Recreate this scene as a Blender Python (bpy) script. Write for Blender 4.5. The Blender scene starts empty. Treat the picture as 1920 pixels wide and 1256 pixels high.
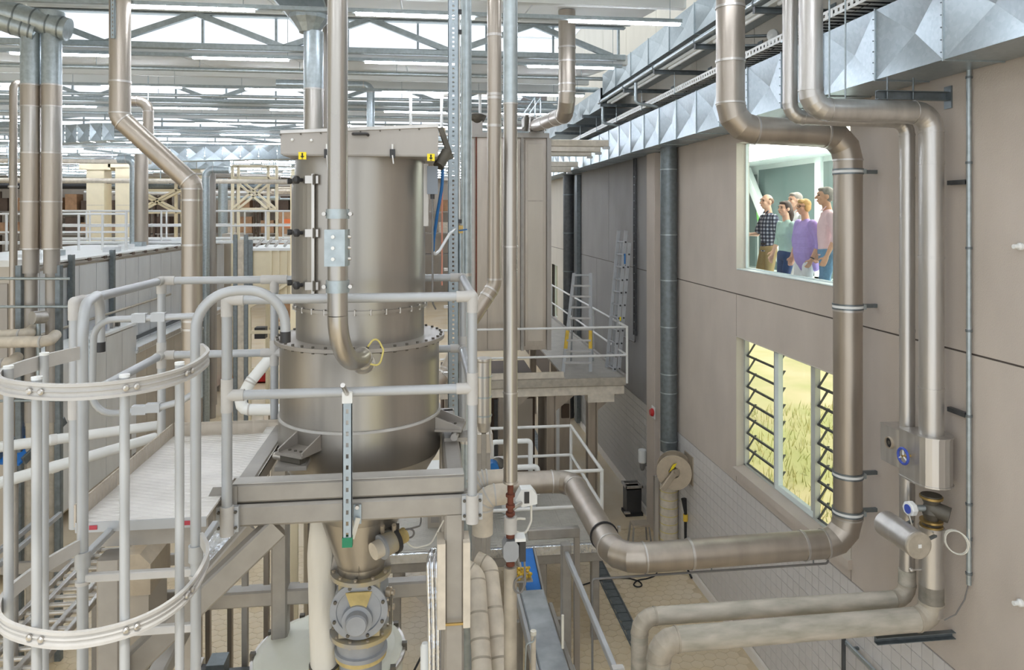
import bpy, bmesh, math, random
from mathutils import Vector, Matrix
random.seed(7)
S = bpy.context.scene
COL = S.collection
PI = math.pi

# ------------------------------------------------------------------ camera, sky, sun, exposure
HC = 6.4                      # the photographer stands 6.4 m above the hall floor
F = 1345.0                    # focal length in pixels of the 1920 px wide frame
TH = math.atan(164.0 / F)     # the camera looks a little to the right of the hall's long axis
cam_data = bpy.data.cameras.new('camera')
cam = bpy.data.objects.new('camera', cam_data)
COL.objects.link(cam)
cam.location = (0, 0, HC)
cam.rotation_euler = (PI / 2, 0, -TH)
cam_data.sensor_width = 36.0
cam_data.lens = F / 1920 * 36.0
cam_data.shift_y = -227.0 / 1920
cam_data.clip_start = 0.05
cam_data.clip_end = 400
S.camera = cam

world = bpy.data.worlds.new('overcast_sky')
S.world = world
world.use_nodes = True
bg = world.node_tree.nodes['Background']
bg.inputs[0].default_value = (0.93, 0.97, 1.0, 1)
bg.inputs[1].default_value = 1.15
sun_d = bpy.data.lights.new('sun', 'SUN')
sun_d.energy = 1.5
sun_d.angle = 0.02
sun_d.color = (1.0, 0.95, 0.85)
sun = bpy.data.objects.new('sun', sun_d)
COL.objects.link(sun)
sun.location = (10, -20, 40)
sun.rotation_euler = (math.radians(32), 0, math.radians(12))
S.view_settings.view_transform = 'Standard'
S.view_settings.look = 'None'
S.view_settings.gamma = 1.0
S.view_settings.use_curve_mapping = False
S.view_settings.exposure = 0.36

# ------------------------------------------------------------------ picture <-> place helpers
ST, CT = math.sin(TH), math.cos(TH)
def ray(px, py):
    xc = (px - 960) / F
    yc = (401 - py) / F
    return Vector((ST + xc * CT, CT - xc * ST, yc))
def aY(px, py, Y):
    d = ray(px, py); t = Y / d.y
    return Vector((d.x * t, Y, HC + d.z * t))
def aX(px, py, X):
    d = ray(px, py); t = X / d.x
    return Vector((X, d.y * t, HC + d.z * t))
def aZ(px, py, Z):
    d = ray(px, py); t = (Z - HC) / d.z
    return Vector((d.x * t, d.y * t, Z))
def roof_z(Y):
    return HC + 2.58 + ((Y - 12) % 5.7) / 5.7 * .62
def xAt(px, Y):
    d = ray(px, 401); return d.x / d.y * Y
def yAt(px, X):
    d = ray(px, 401); return d.y / d.x * X
def zAt(py, X, Y):
    return HC + (401 - py) / F * (X * ST + Y * CT)

# ------------------------------------------------------------------ materials
def srgb(r, g, b):
    f = lambda c: (c / 255 / 12.92) if c <= 10 else (((c / 255) + 0.055) / 1.055) ** 2.4
    return (f(r), f(g), f(b), 1.0)
MATS = {}
def new_mat(name):
    m = bpy.data.materials.new(name); m.use_nodes = True
    nt = m.node_tree
    MATS[name] = m
    return m, nt, nt.nodes['Principled BSDF']
def mat(name, rgb, metal=0.0, rough=0.5, var=0.10, scale=6.0, stretch=(1, 1, 1), bump=0.0, bscale=60.0,
        rgb2=None, detail=4.0, spec=0.5, rvar=0.08):
    m, nt, b = new_mat(name)
    c = srgb(*rgb)
    tc = nt.nodes.new('ShaderNodeTexCoord')
    mp = nt.nodes.new('ShaderNodeMapping'); mp.inputs['Scale'].default_value = stretch
    nt.links.new(tc.outputs['Object'], mp.inputs['Vector'])
    n = nt.nodes.new('ShaderNodeTexNoise'); n.inputs['Scale'].default_value = scale; n.inputs['Detail'].default_value = detail
    nt.links.new(mp.outputs[0], n.inputs['Vector'])
    r = nt.nodes.new('ShaderNodeValToRGB')
    c2 = srgb(*rgb2) if rgb2 else tuple(min(1, x * (1 + var)) for x in c[:3]) + (1,)
    c1 = c if rgb2 else tuple(x * (1 - var) for x in c[:3]) + (1,)
    r.color_ramp.elements[0].color = c1; r.color_ramp.elements[0].position = 0.32
    r.color_ramp.elements[1].color = c2; r.color_ramp.elements[1].position = 0.68
    nt.links.new(n.outputs['Fac'], r.inputs[0])
    nt.links.new(r.outputs[0], b.inputs['Base Color'])
    b.inputs['Metallic'].default_value = metal
    b.inputs['Specular IOR Level'].default_value = spec
    mr = nt.nodes.new('ShaderNodeMapRange')
    mr.inputs['To Min'].default_value = max(0.03, rough - rvar); mr.inputs['To Max'].default_value = min(1, rough + rvar)
    nt.links.new(n.outputs['Fac'], mr.inputs['Value'])
    nt.links.new(mr.outputs[0], b.inputs['Roughness'])
    if bump > 0:
        n2 = nt.nodes.new('ShaderNodeTexNoise'); n2.inputs['Scale'].default_value = bscale
        nt.links.new(mp.outputs[0], n2.inputs['Vector'])
        bp = nt.nodes.new('ShaderNodeBump'); bp.inputs['Strength'].default_value = bump; bp.inputs['Distance'].default_value = 0.01
        nt.links.new(n2.outputs['Fac'], bp.inputs['Height'])
        nt.links.new(bp.outputs[0], b.inputs['Normal'])
    return m
def emit(name, rgb, strength):
    m, nt, b = new_mat(name)
    b.inputs['Base Color'].default_value = srgb(*rgb)
    b.inputs['Emission Color'].default_value = srgb(*rgb)
    b.inputs['Emission Strength'].default_value = strength
    return m

mat('steel', (180, 176, 170), 0.90, 0.30, 0.10, 9, (1, 1, 0.12))
mat('steel_soft', (166, 161, 155), 0.60, 0.48, 0.07, 5, (1, 1, 0.3))
mat('steel_tank', (164, 160, 154), 0.85, 0.33, 0.09, 7, (1, 1, 0.10), 0.02, 30)
mat('steel_bright', (198, 195, 191), 0.85, 0.36, 0.10, 14, (1, 1, 0.08))
mat('steel_brown', (176, 167, 156), 0.82, 0.38, 0.10, 7, (1, 1, 0.15))
mat('steel_dusty', (178, 170, 156), 0.30, 0.62, 0.14, 10, (1, 1, 1))
mat('frame_steel', (160, 156, 150), 0.45, 0.50, 0.08, 8, (1, 1, 1))
mat('alu_paint', (178, 181, 184), 0.25, 0.42, 0.05, 5)
mat('alu_dusty', (192, 190, 187), 0.05, 0.60, 0.06, 9)
mat('white_rail', (226, 226, 224), 0.05, 0.40, 0.04, 5)
mat('white_paint', (232, 234, 233), 0.0, 0.50, 0.03, 4)
mat('roof_white', (226, 230, 230), 0.0, 0.70, 0.03, 1.5)
mat('galv_steel', (172, 182, 186), 0.70, 0.38, 0.12, 18)
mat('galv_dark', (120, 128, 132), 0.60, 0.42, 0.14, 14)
mat('strut_zinc', (166, 178, 186), 0.45, 0.45, 0.08, 20)
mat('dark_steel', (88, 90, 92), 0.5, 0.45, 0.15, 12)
mat('concrete', (194, 184, 174), 0.0, 0.82, 0.055, 2.2, (1, 1, 0.5), 0.25, 120, detail=8)
mat('concrete_pale', (206, 200, 188), 0.0, 0.82, 0.05, 2.2, (1, 1, 0.5), 0.2, 120, detail=8)
mat('concrete_shadow_gap', (96, 88, 82), 0.0, 0.9, 0.05, 3)
mat('concrete_shade_grey', (150, 148, 146), 0.0, 0.82, 0.06, 2.2, (1, 1, 0.5), 0.2, 120, detail=8)  # greyer concrete, with the shade beyond the pilaster put into its colour
mat('wall_tile', (208, 205, 203), 0.0, 0.32, 0.035, 3)
mat('grout', (180, 172, 164), 0.0, 0.8, 0.05, 8)
mat('baseboard', (226, 220, 212), 0.0, 0.4, 0.03, 6)
mat('wall_tile_shade_grey', (172, 172, 170), 0.0, 0.32, 0.04, 3)  # same tile darkened: shade on the wall past the pilaster is in the colour
mat('floor_tile', (222, 208, 184), 0.0, 0.42, 0.07, .8, rgb2=(212, 192, 156), detail=3)
mat('floor_grout', (204, 186, 154), 0.0, 0.7, 0.08, 5)
mat('cream_paint', (238, 226, 196), 0.0, 0.45, 0.03, 4)
mat('panel_grey', (218, 221, 224), 0.35, 0.42, 0.06, 3, (1, 1, 0.3), 0.05, 8)
mat('panel_beige', (190, 182, 170), 0.35, 0.45, 0.06, 3, (1, 1, 0.3))
mat('black_rubber', (34, 34, 36), 0.0, 0.6, 0.15, 20)
mat('black_plastic', (52, 52, 54), 0.0, 0.40, 0.1, 10)
mat('dark_brown', (92, 76, 64), 0.0, 0.7, 0.2, 2)
mat('cardboard', (172, 136, 104), 0.0, 0.8, 0.2, 3)
mat('rust_red', (112, 62, 46), 0.1, 0.7, 0.2, 20)
mat('blue_hose', (36, 110, 178), 0.0, 0.35, 0.05, 5)
mat('white_hose', (232, 236, 240), 0.0, 0.40, 0.03, 5)
mat('pink_tube', (232, 160, 140), 0.0, 0.5, 0.05, 5)
mat('cable_grey', (120, 118, 116), 0.0, 0.5, 0.06, 10)
mat('cable_white', (224, 222, 212), 0.0, 0.5, 0.04, 10)
mat('cable_yellow', (214, 200, 120), 0.0, 0.5, 0.04, 10)
mat('yellow_sign', (244, 222, 40), 0.0, 0.45, 0.02, 5)
mat('yellow_paint', (226, 190, 70), 0.0, 0.5, 0.08, 8)
mat('sign_black', (24, 24, 22), 0.0, 0.5, 0.05, 5)
mat('red_plastic', (200, 44, 46), 0.0, 0.4, 0.06, 6)
mat('red_label', (176, 60, 74), 0.0, 0.5, 0.05, 40)
mat('green_cap', (24, 128, 92), 0.0, 0.45, 0.05, 8)
mat('valve_grey', (158, 162, 168), 0.25, 0.50, 0.08, 9)
mat('dust_yellow', (196, 176, 120), 0.0, 0.85, 0.18, 14)
mat('valve_dust', (150, 154, 162), 0.15, 0.6, 0.1, 5, rgb2=(190, 172, 122))
mat('filter_cloth', (228, 224, 214), 0.0, 0.9, 0.04, 6, (1, 1, 0.4), 0.3, 26)
mat('drum_white', (226, 228, 216), 0.0, 0.35, 0.04, 3)
mat('dusty_pipe', (208, 199, 184), 0.05, 0.68, 0.12, 9, bump=0.1, bscale=40)
mat('mottled_pipe', (198, 191, 179), 0.12, 0.62, 0.14, 11, (0.3, 1, 1), 0.1, 60, rgb2=(160, 157, 144))
mat('foil', (226, 230, 236), 0.95, 0.16, 0.1, 10, (1, 1, 1), 0.8, 14)
mat('belt_grey', (150, 156, 162), 0.25, 0.50, 0.10, 4, rgb2=(184, 190, 194))
mat('blue_belt', (40, 120, 206), 0.0, 0.5, 0.06, 6)
mat('window_frame', (196, 200, 196), 0.2, 0.45, 0.05, 4)
mat('window_white', (226, 238, 238), 0.0, 0.4, 0.03, 4)
mat('gallery_white', (230, 242, 242), 0.0, 0.6, 0.02, 2)
mat('gallery_green', (96, 116, 116), 0.0, 0.35, 0.05, 1.5)
mat('orange_plastic', (226, 118, 64), 0.0, 0.5, 0.06, 5)
mat('reel_steel', (190, 178, 160), 0.55, 0.42, 0.08, 9)
mat('brass', (176, 150, 96), 0.8, 0.35, 0.1, 20)
mat('cast_dark', (96, 92, 84), 0.4, 0.5, 0.15, 16)
emit('lamp_white', (238, 244, 255), 34.0)
emit('gallery_lamp', (255, 248, 236), 8.5)

def checker(name, rgb, metal, rough):
    m, nt, b = new_mat(name)
    c = srgb(*rgb)
    tc = nt.nodes.new('ShaderNodeTexCoord')
    def bars(ang):
        mp = nt.nodes.new('ShaderNodeMapping'); mp.inputs['Rotation'].default_value = (0, 0, ang)
        mp.inputs['Scale'].default_value = (14, 34, 14)
        nt.links.new(tc.outputs['Object'], mp.inputs['Vector'])
        v = nt.nodes.new('ShaderNodeTexVoronoi'); v.inputs['Randomness'].default_value = 0.0; v.inputs['Scale'].default_value = 1
        nt.links.new(mp.outputs[0], v.inputs['Vector'])
        return v
    v1, v2 = bars(PI / 4), bars(-PI / 4)
    mn = nt.nodes.new('ShaderNodeMath'); mn.operation = 'MINIMUM'
    nt.links.new(v1.outputs['Distance'], mn.inputs[0]); nt.links.new(v2.outputs['Distance'], mn.inputs[1])
    bp = nt.nodes.new('ShaderNodeBump'); bp.invert = True; bp.inputs['Strength'].default_value = 0.9; bp.inputs['Distance'].default_value = 0.02
    nt.links.new(mn.outputs[0], bp.inputs['Height']); nt.links.new(bp.outputs[0], b.inputs['Normal'])
    n = nt.nodes.new('ShaderNodeTexNoise'); n.inputs['Scale'].default_value = 5
    nt.links.new(tc.outputs['Object'], n.inputs['Vector'])
    r = nt.nodes.new('ShaderNodeValToRGB')
    r.color_ramp.elements[0].color = tuple(x * .88 for x in c[:3]) + (1,); r.color_ramp.elements[0].position = .35
    r.color_ramp.elements[1].color = c; r.color_ramp.elements[1].position = .65
    nt.links.new(n.outputs['Fac'], r.inputs[0]); nt.links.new(r.outputs[0], b.inputs['Base Color'])
    b.inputs['Metallic'].default_value = metal; b.inputs['Roughness'].default_value = rough
checker('checker_white', (232, 230, 226), 0.15, 0.5)
checker('checker_grey', (188, 184, 176), 0.3, 0.5)
checker('checker_beige', (204, 194, 180), 0.15, 0.55)

def galv_sheet():
    m, nt, b = new_mat('galv_sheet')
    tc = nt.nodes.new('ShaderNodeTexCoord')
    v = nt.nodes.new('ShaderNodeTexVoronoi'); v.inputs['Scale'].default_value = 30
    nt.links.new(tc.outputs['Object'], v.inputs['Vector'])
    r = nt.nodes.new('ShaderNodeValToRGB')
    r.color_ramp.elements[0].color = srgb(166, 177, 183); r.color_ramp.elements[1].color = srgb(180, 190, 195)
    nt.links.new(v.outputs['Color'], r.inputs[0]); nt.links.new(r.outputs[0], b.inputs['Base Color'])
    b.inputs['Metallic'].default_value = 0.85; b.inputs['Roughness'].default_value = 0.38
galv_sheet()

def glass(name, tint, gloss):
    m, nt, b = new_mat(name)
    nt.nodes.remove(b)
    out = nt.nodes['Material Output']
    t = nt.nodes.new('ShaderNodeBsdfTransparent'); t.inputs[0].default_value = tint
    g = nt.nodes.new('ShaderNodeBsdfGlossy'); g.inputs['Roughness'].default_value = 0.02
    lw = nt.nodes.new('ShaderNodeFresnel'); lw.inputs['IOR'].default_value = 1.35
    ml = nt.nodes.new('ShaderNodeMath'); ml.operation = 'MULTIPLY'; ml.inputs[1].default_value = gloss
    nt.links.new(lw.outputs[0], ml.inputs[0])
    mx = nt.nodes.new('ShaderNodeMixShader')
    nt.links.new(ml.outputs[0], mx.inputs[0]); nt.links.new(t.outputs[0], mx.inputs[1]); nt.links.new(g.outputs[0], mx.inputs[2])
    nt.links.new(mx.outputs[0], out.inputs['Surface'])
glass('clear_glass', (0.97, 0.985, 0.98, 1), 0.08)
def frosted():
    m, nt, b = new_mat('frosted_pane'); nt.nodes.remove(b)
    t = nt.nodes.new('ShaderNodeBsdfTranslucent'); t.inputs[0].default_value = (.92, .94, .96, 1)
    nt.links.new(t.outputs[0], nt.nodes['Material Output'].inputs['Surface'])
frosted()
glass('skylight_glass', (0.97, 0.98, 1.0, 1), 0.3)

def plaid():
    m, nt, b = new_mat('plaid_cloth')
    tc = nt.nodes.new('ShaderNodeTexCoord')
    def wave(ax):
        w = nt.nodes.new('ShaderNodeTexWave'); w.bands_direction = ax; w.inputs['Scale'].default_value = 5.5
        mp = nt.nodes.new('ShaderNodeMapping'); mp.inputs['Rotation'].default_value = (0, 0, -PI / 4)
        nt.links.new(tc.outputs['Object'], mp.inputs['Vector']); nt.links.new(mp.outputs[0], w.inputs['Vector'])
        g = nt.nodes.new('ShaderNodeMath'); g.operation = 'GREATER_THAN'; g.inputs[1].default_value = 0.55
        nt.links.new(w.outputs['Fac'], g.inputs[0]); return g
    wx, wz = wave('Y'), wave('Z')
    ad = nt.nodes.new('ShaderNodeMath'); ad.operation = 'ADD'
    nt.links.new(wx.outputs[0], ad.inputs[0]); nt.links.new(wz.outputs[0], ad.inputs[1])
    dv = nt.nodes.new('ShaderNodeMath'); dv.operation = 'MULTIPLY'; dv.inputs[1].default_value = .5
    nt.links.new(ad.outputs[0], dv.inputs[0])
    r = nt.nodes.new('ShaderNodeValToRGB'); r.color_ramp.interpolation = 'CONSTANT'
    r.color_ramp.elements[0].color = srgb(34, 40, 60); r.color_ramp.elements[0].position = 0
    r.color_ramp.elements[1].color = srgb(84, 92, 116); r.color_ramp.elements[1].position = .4
    e = r.color_ramp.elements.new(.9); e.color = srgb(196, 200, 212)
    nt.links.new(dv.outputs[0], r.inputs[0]); nt.links.new(r.outputs[0], b.inputs['Base Color'])
    b.inputs['Roughness'].default_value = .8
plaid()

# ------------------------------------------------------------------ objects
def origin_of(o):
    v = Vector(o.location)
    while o.parent:
        o = o.parent; v = v + o.location
    return v
def thing(name, label, cat, loc=(0, 0, 0), group=None, kind=None):
    o = bpy.data.objects.new(name, None); COL.objects.link(o)
    o.empty_display_size = 0.1
    o.location = loc
    if label: o['label'] = label
    if cat: o['category'] = cat
    if group: o['group'] = group
    if kind: o['kind'] = kind
    return o
def copy_tree(o, delta=(0, 0, 0), parent=None, label=None):
    c = o.copy(); COL.objects.link(c)
    c.parent = parent
    if parent is None:
        c.location = Vector(o.location) + Vector(delta)
        if label: c['label'] = label
    for ch in o.children: copy_tree(ch, (0, 0, 0), c)
    return c

def frame_of(t):
    t = t.normalized()
    up = Vector((0, 0, 1)) if abs(t.z) < 0.95 else Vector((1, 0, 0))
    s = t.cross(up).normalized(); u = s.cross(t).normalized()
    return s, u
def fillet(pts, R, n=5):
    """polyline with its corners rounded to radius R; returns list of points"""
    P = [Vector(p) for p in pts]
    out = [P[0]]
    for i in range(1, len(P) - 1):
        a, b, c = P[i - 1], P[i], P[i + 1]
        d1 = (a - b); d2 = (c - b); l1, l2 = d1.length, d2.length
        d1.normalize(); d2.normalize()
        ang = d1.angle(d2)
        if ang > PI - 0.02: continue
        t = min(R / math.tan(ang / 2), l1 * 0.49 if i > 1 else l1 * .98, l2 * 0.49 if i < len(P) - 2 else l2 * .98)
        r = t * math.tan(ang / 2)
        cen = b + (d1 + d2).normalized() * (r / math.sin(ang / 2))
        s = b + d1 * t; e = b + d2 * t
        v0, v1 = s - cen, e - cen
        tot = v0.angle(v1); ax = v0.cross(v1).normalized()
        for k in range(n + 1):
            out.append(cen + Matrix.Rotation(tot * k / n, 3, ax) @ v0)
    out.append(P[-1])
    return out

class MB:
    def __init__(s): s.v = []; s.f = []; s.sm = []
    def add(s, vs, fs, smooth=False):
        b = len(s.v); s.v += [Vector(v) for v in vs]
        for f in fs: s.f.append(tuple(b + i for i in f)); s.sm.append(smooth)
        return s
    def box(s, a, b):
        x0, x1 = sorted((a[0], b[0])); y0, y1 = sorted((a[1], b[1])); z0, z1 = sorted((a[2], b[2]))
        return s.add([(x0, y0, z0), (x1, y0, z0), (x1, y1, z0), (x0, y1, z0), (x0, y0, z1), (x1, y0, z1), (x1, y1, z1), (x0, y1, z1)],
                     [(0, 3, 2, 1), (4, 5, 6, 7), (0, 1, 5, 4), (1, 2, 6, 5), (2, 3, 7, 6), (3, 0, 4, 7)])
    def bx(s, c, w, d, h): return s.box((c[0] - w / 2, c[1] - d / 2, c[2] - h / 2), (c[0] + w / 2, c[1] + d / 2, c[2] + h / 2))
    def prof(s, p0, p1, poly, up=None, smooth=False):
        """closed 2-D outline swept from p0 to p1"""
        p0, p1 = Vector(p0), Vector(p1); t = (p1 - p0).normalized()
        if up is not None:
            u = Vector(up); sd = t.cross(u).normalized(); u = sd.cross(t).normalized()
        else: sd, u = frame_of(t)
        n = len(poly)
        A = [p0 + sd * x + u * y for x, y in poly]; B = [p1 + sd * x + u * y for x, y in poly]
        s.add(A + B, [(i, (i + 1) % n, n + (i + 1) % n, n + i) for i in range(n)], smooth)
        s.add(A, [tuple(reversed(range(n)))]); s.add(B, [tuple(range(n))])
        return s
    def beam(s, p0, p1, w, h, up=None, ch=0.12):
        c = min(w, h) * ch; a, b = w / 2, h / 2
        return s.prof(p0, p1, [(-a + c, -b), (a - c, -b), (a, -b + c), (a, b - c), (a - c, b), (-a + c, b), (-a, b - c), (-a, -b + c)], up)
    def channel(s, p0, p1, w, h, t=0.006, up=None):
        a, b = w / 2, h / 2
        return s.prof(p0, p1, [(-a, -b), (a, -b), (a, -b + t), (-a + t, -b + t), (-a + t, b - t), (a, b - t), (a, b), (-a, b)], up)
    def hbeam(s, p0, p1, w, h, t=0.012, up=None):
        a, b, q = w / 2, h / 2, t / 2
        return s.prof(p0, p1, [(-a, -b), (a, -b), (a, -b + t), (q, -b + t), (q, b - t), (a, b - t), (a, b), (-a, b), (-a, b - t), (-q, b - t), (-q, -b + t), (-a, -b + t)], up)
    def tube(s, pts, r, n=16, caps=True, mitre=False):
        P = [Vector(p) for p in pts]; m = len(P)
        R = r if isinstance(r, (list, tuple)) else [r] * m
        T = []
        for i in range(m):
            if i == 0: T.append((P[1] - P[0]).normalized())
            elif i == m - 1: T.append((P[-1] - P[-2]).normalized())
            else:
                d = (P[i + 1] - P[i]).normalized() + (P[i] - P[i - 1]).normalized()
                T.append(d.normalized() if d.length > 1e-6 else (P[i + 1] - P[i]).normalized())
        sd, u = frame_of(T[0]); rings = []
        for i in range(m):
            if i > 0:
                q = T[i - 1].rotation_difference(T[i]); sd = q @ sd; u = q @ u
            k = 1.0
            if 0 < i < m - 1:
                ca = (P[i + 1] - P[i]).normalized().dot((P[i] - P[i - 1]).normalized()); k = 1 / max(.5, math.sqrt((1 + ca) / 2))
            bend = None
            if k > 1.001: bend = ((P[i + 1] - P[i]).normalized() - (P[i] - P[i - 1]).normalized()).normalized()
            ring = []
            for j in range(n):
                a = 2 * PI * j / n; o = sd * math.cos(a) + u * math.sin(a)
                if bend is not None: o = o + bend * (o.dot(bend) * (k - 1))
                ring.append(P[i] + o * R[i])
            rings.append(ring)
        if mitre:
            for i in range(m - 1):
                s.add(rings[i] + rings[i + 1], [(j, (j + 1) % n, n + (j + 1) % n, n + j) for j in range(n)], True)
        else:
            s.add([v for rg in rings for v in rg], [(i * n + j, i * n + (j + 1) % n, (i + 1) * n + (j + 1) % n, (i + 1) * n + j) for i in range(m - 1) for j in range(n)], True)
        if caps:
            s.add(rings[0], [tuple(reversed(range(n)))]); s.add(rings[-1], [tuple(range(n))])
        return s
    def cyl(s, p0, p1, r, n=16, r2=None): return s.tube([p0, p1], [r, r2 if r2 is not None else r], n)
    def ring(s, c, axis, ro, ri, h, n=32):
        """flat washer / collar around axis at c"""
        ax = Vector(axis).normalized(); sd, u = frame_of(ax); c = Vector(c)
        V = []
        for (rr, zz) in ((ro, -h / 2), (ro, h / 2), (ri, h / 2), (ri, -h / 2)):
            V += [c + ax * zz + (sd * math.cos(2 * PI * j / n) + u * math.sin(2 * PI * j / n)) * rr for j in range(n)]
        for k in range(4):
            a, b = k * n, ((k + 1) % 4) * n
            vs = V[a:a + n] + V[b:b + n]
            s.add(vs, [(j, (j + 1) % n, n + (j + 1) % n, n + j) for j in range(n)], k in (0, 2))
        return s
    def lathe(s, c, prof, n=40, axis=(0, 0, 1), smooth=True, caps=True):
        ax = Vector(axis).normalized(); c = Vector(c)
        if abs(ax.z) > .99: sd, u = Vector((1, 0, 0)), Vector((0, 1, 0)) * (1 if ax.z > 0 else -1)
        else: sd, u = frame_of(ax)
        R = [[c + ax * z + (sd * math.cos(2 * PI * j / n) + u * math.sin(2 * PI * j / n)) * max(r, 1e-4) for j in range(n)] for r, z in prof]
        for i in range(len(R) - 1):
            s.add(R[i] + R[i + 1], [(j, (j + 1) % n, n + (j + 1) % n, n + j) for j in range(n)], smooth)
        if caps:
            if prof[0][0] > 1e-3: s.add(R[0], [tuple(reversed(range(n)))])
            if prof[-1][0] > 1e-3: s.add(R[-1], [tuple(range(n))])
        return s
    def ball(s, c, rx, ry=None, rz=None, n=14, m=9, rot=None):
        ry = ry or rx; rz = rz or rx; c = Vector(c); V = []
        for i in range(m + 1):
            t = PI * i / m
            for j in range(n):
                a = 2 * PI * j / n
                p = Vector((rx * math.sin(t) * math.cos(a), ry * math.sin(t) * math.sin(a), rz * math.cos(t)))
                V.append(c + (rot @ p if rot else p))
        return s.add(V, [(i * n + j, (i + 1) * n + j, (i + 1) * n + (j + 1) % n, i * n + (j + 1) % n) for i in range(m) for j in range(n)], True)
    def prism(s, poly, ex):
        """planar polygon (3-D points) extruded by vector ex"""
        P = [Vector(p) for p in poly]; ex = Vector(ex); n = len(P); Q = [p + ex for p in P]
        s.add(P, [tuple(reversed(range(n)))]); s.add(Q, [tuple(range(n))])
        for i in range(n):
            j = (i + 1) % n; s.add([P[i], P[j], Q[j], Q[i]], [(0, 1, 2, 3)])
        return s
    def mesh(s, name, off=(0, 0, 0)):
        me = bpy.data.meshes.new(name); o = Vector(off)
        me.from_pydata([tuple(v - o) for v in s.v], [], s.f)
        me.polygons.foreach_set('use_smooth', s.sm)
        me.update()
        bm = bmesh.new(); bm.from_mesh(me); bmesh.ops.recalc_face_normals(bm, faces=bm.faces); bm.to_mesh(me); bm.free()
        return me
    def build(s, name, m, parent=None, label=None, cat=None, group=None, kind=None):
        if parent is not None: off = origin_of(parent)
        else:
            xs = [v.x for v in s.v]; ys = [v.y for v in s.v]; zs = [v.z for v in s.v]
            off = Vector(((min(xs) + max(xs)) / 2, (min(ys) + max(ys)) / 2, min(zs)))
        me = s.mesh(name, off)
        me.materials.append(MATS[m])
        o = bpy.data.objects.new(name, me); COL.objects.link(o)
        if parent is not None: o.parent = parent
        else: o.location = off
        if label: o['label'] = label
        if cat: o['category'] = cat
        if group: o['group'] = group
        if kind: o['kind'] = kind
        return o
def inst(src, loc, parent, name=None, rot=None):
    """one more object that shares src's mesh"""
    c = src.copy(); COL.objects.link(c); c.parent = parent; c.location = Vector(loc) - origin_of(parent)
    if rot is not None: c.rotation_euler = rot
    return c
def local_part(mb, name, m, parent, loc):
    """a part modelled around its own origin, then set down at loc"""
    me = mb.mesh(name); me.materials.append(MATS[m])
    o = bpy.data.objects.new(name, me); COL.objects.link(o); o.parent = parent
    o.location = Vector(loc) - origin_of(parent)
    return o

def pipe_run(name, label, pts, r, m, R=None, cat='pipe', n=28, rings=(), ring_m='steel_bright', ring_r=1.06, elbow_n=4, elbow_rings=True,
             group=None, parent=None, ring_h=0.025, em=None):
    """a pipe of straight sections, segmented elbows and clamp rings; rings: (segment index, fraction along)"""
    P = [Vector(p) for p in pts]; R = R or r * 2.2
    base = min(P, key=lambda p: p.z)
    t = parent or thing(name, label, cat, base, group)
    cuts = []
    ends = [[P[i].copy(), P[i + 1].copy()] for i in range(len(P) - 1)]
    for i in range(1, len(P) - 1):
        d1 = (P[i - 1] - P[i]).normalized(); d2 = (P[i + 1] - P[i]).normalized(); ang = d1.angle(d2)
        if ang > PI - .02: continue
        tt = min(R / math.tan(ang / 2), (P[i - 1] - P[i]).length * .48, (P[i + 1] - P[i]).length * .48)
        ends[i - 1][1] = P[i] + d1 * tt; ends[i][0] = P[i] + d2 * tt
        a = fillet([P[i] + d1 * tt * 1.0001, P[i], P[i + 1 - 1] + d2 * tt * 1.0001], tt * math.tan(ang / 2) * .9999, elbow_n)
        MB().tube(a, r * 1.004, n, False, True).build('elbow', em or m, t)
        if elbow_rings:
            for e, d in ((a[0], d1), (a[-1], d2)):
                MB().ring(e, d, r * ring_r, r * .9, ring_h * .7, n).build('seam_ring', ring_m, t)
    for i, (a, b) in enumerate(ends):
        if (b - a).length > 1e-3: MB().tube([a, b], r, n).build('pipe_section', m, t)
    for seg, fr in rings:
        a, b = ends[seg]; c = a.lerp(b, fr)
        MB().ring(c, (b - a), r * ring_r, r * .9, ring_h, n).build('clamp_ring', ring_m, t)
    return t

# ================================================================== the hall: floor, walls, roof
WX = 4.70                    # face of the right-hand wall
LW = (7.45, 10.40, 2.56, 4.55)   # louvred window: y0, y1, z0, z1
UW = (7.45, 10.40, 5.56, 7.48)   # gallery window
FW = (25.2, 26.3, 2.56, 4.55)    # far window
def grid_holes(mb, x0, x1, y0, y1, z0, z1, holes):
    ys = sorted({y0, y1} | {min(max(h[i], y0), y1) for h in holes for i in (0, 1)})
    zs = sorted({z0, z1} | {min(max(h[i], z0), z1) for h in holes for i in (2, 3)})
    for a, b in zip(ys, ys[1:]):
        for c, d in zip(zs, zs[1:]):
            if any(h[0] <= (a + b) / 2 <= h[1] and h[2] <= (c + d) / 2 <= h[3] for h in holes): continue
            mb.box((x0, a, c), (x1, b, d))
    return mb

floor = MB().box((-34, -8, -0.2), (WX + .2, 57, 0)).build('floor', 'floor_tile', kind='structure')
HX0, HX1, HY0, HY1 = -6.2, WX - .03, 6.6, 14.2
MB().box((HX0, HY0, 0), (HX1, HY1, .002)).build('grout_bed', 'floor_grout', floor)
AF = .17; hr = AF / math.sqrt(3) - .003; hexes = []
row = 0; y = HY0 + .1
while y < HY1 - .1:
    x = HX0 + .1 + (AF / 2 if row % 2 else 0)
    while x < HX1 - .1:
        if not (3.0 < x < 3.28): hexes.append((x, y))
        x += AF
    y += AF * math.sqrt(3) / 2; row += 1
def in_view(p):
    d = p[0] * ST + p[1] * CT
    if d < .1: return False
    u = 960 + F * (p[0] * CT - p[1] * ST) / d; v = 401 - F * (p[2] - HC) / d
    return 0 < u < 1920 and 0 < v < 1256 and (u > 1050 or 390 < u < 620)
vis = sorted([h for h in hexes if in_view((h[0], h[1], 0))], key=lambda h: h[0] ** 2 + h[1] ** 2)
near = set(vis[:296])
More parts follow.
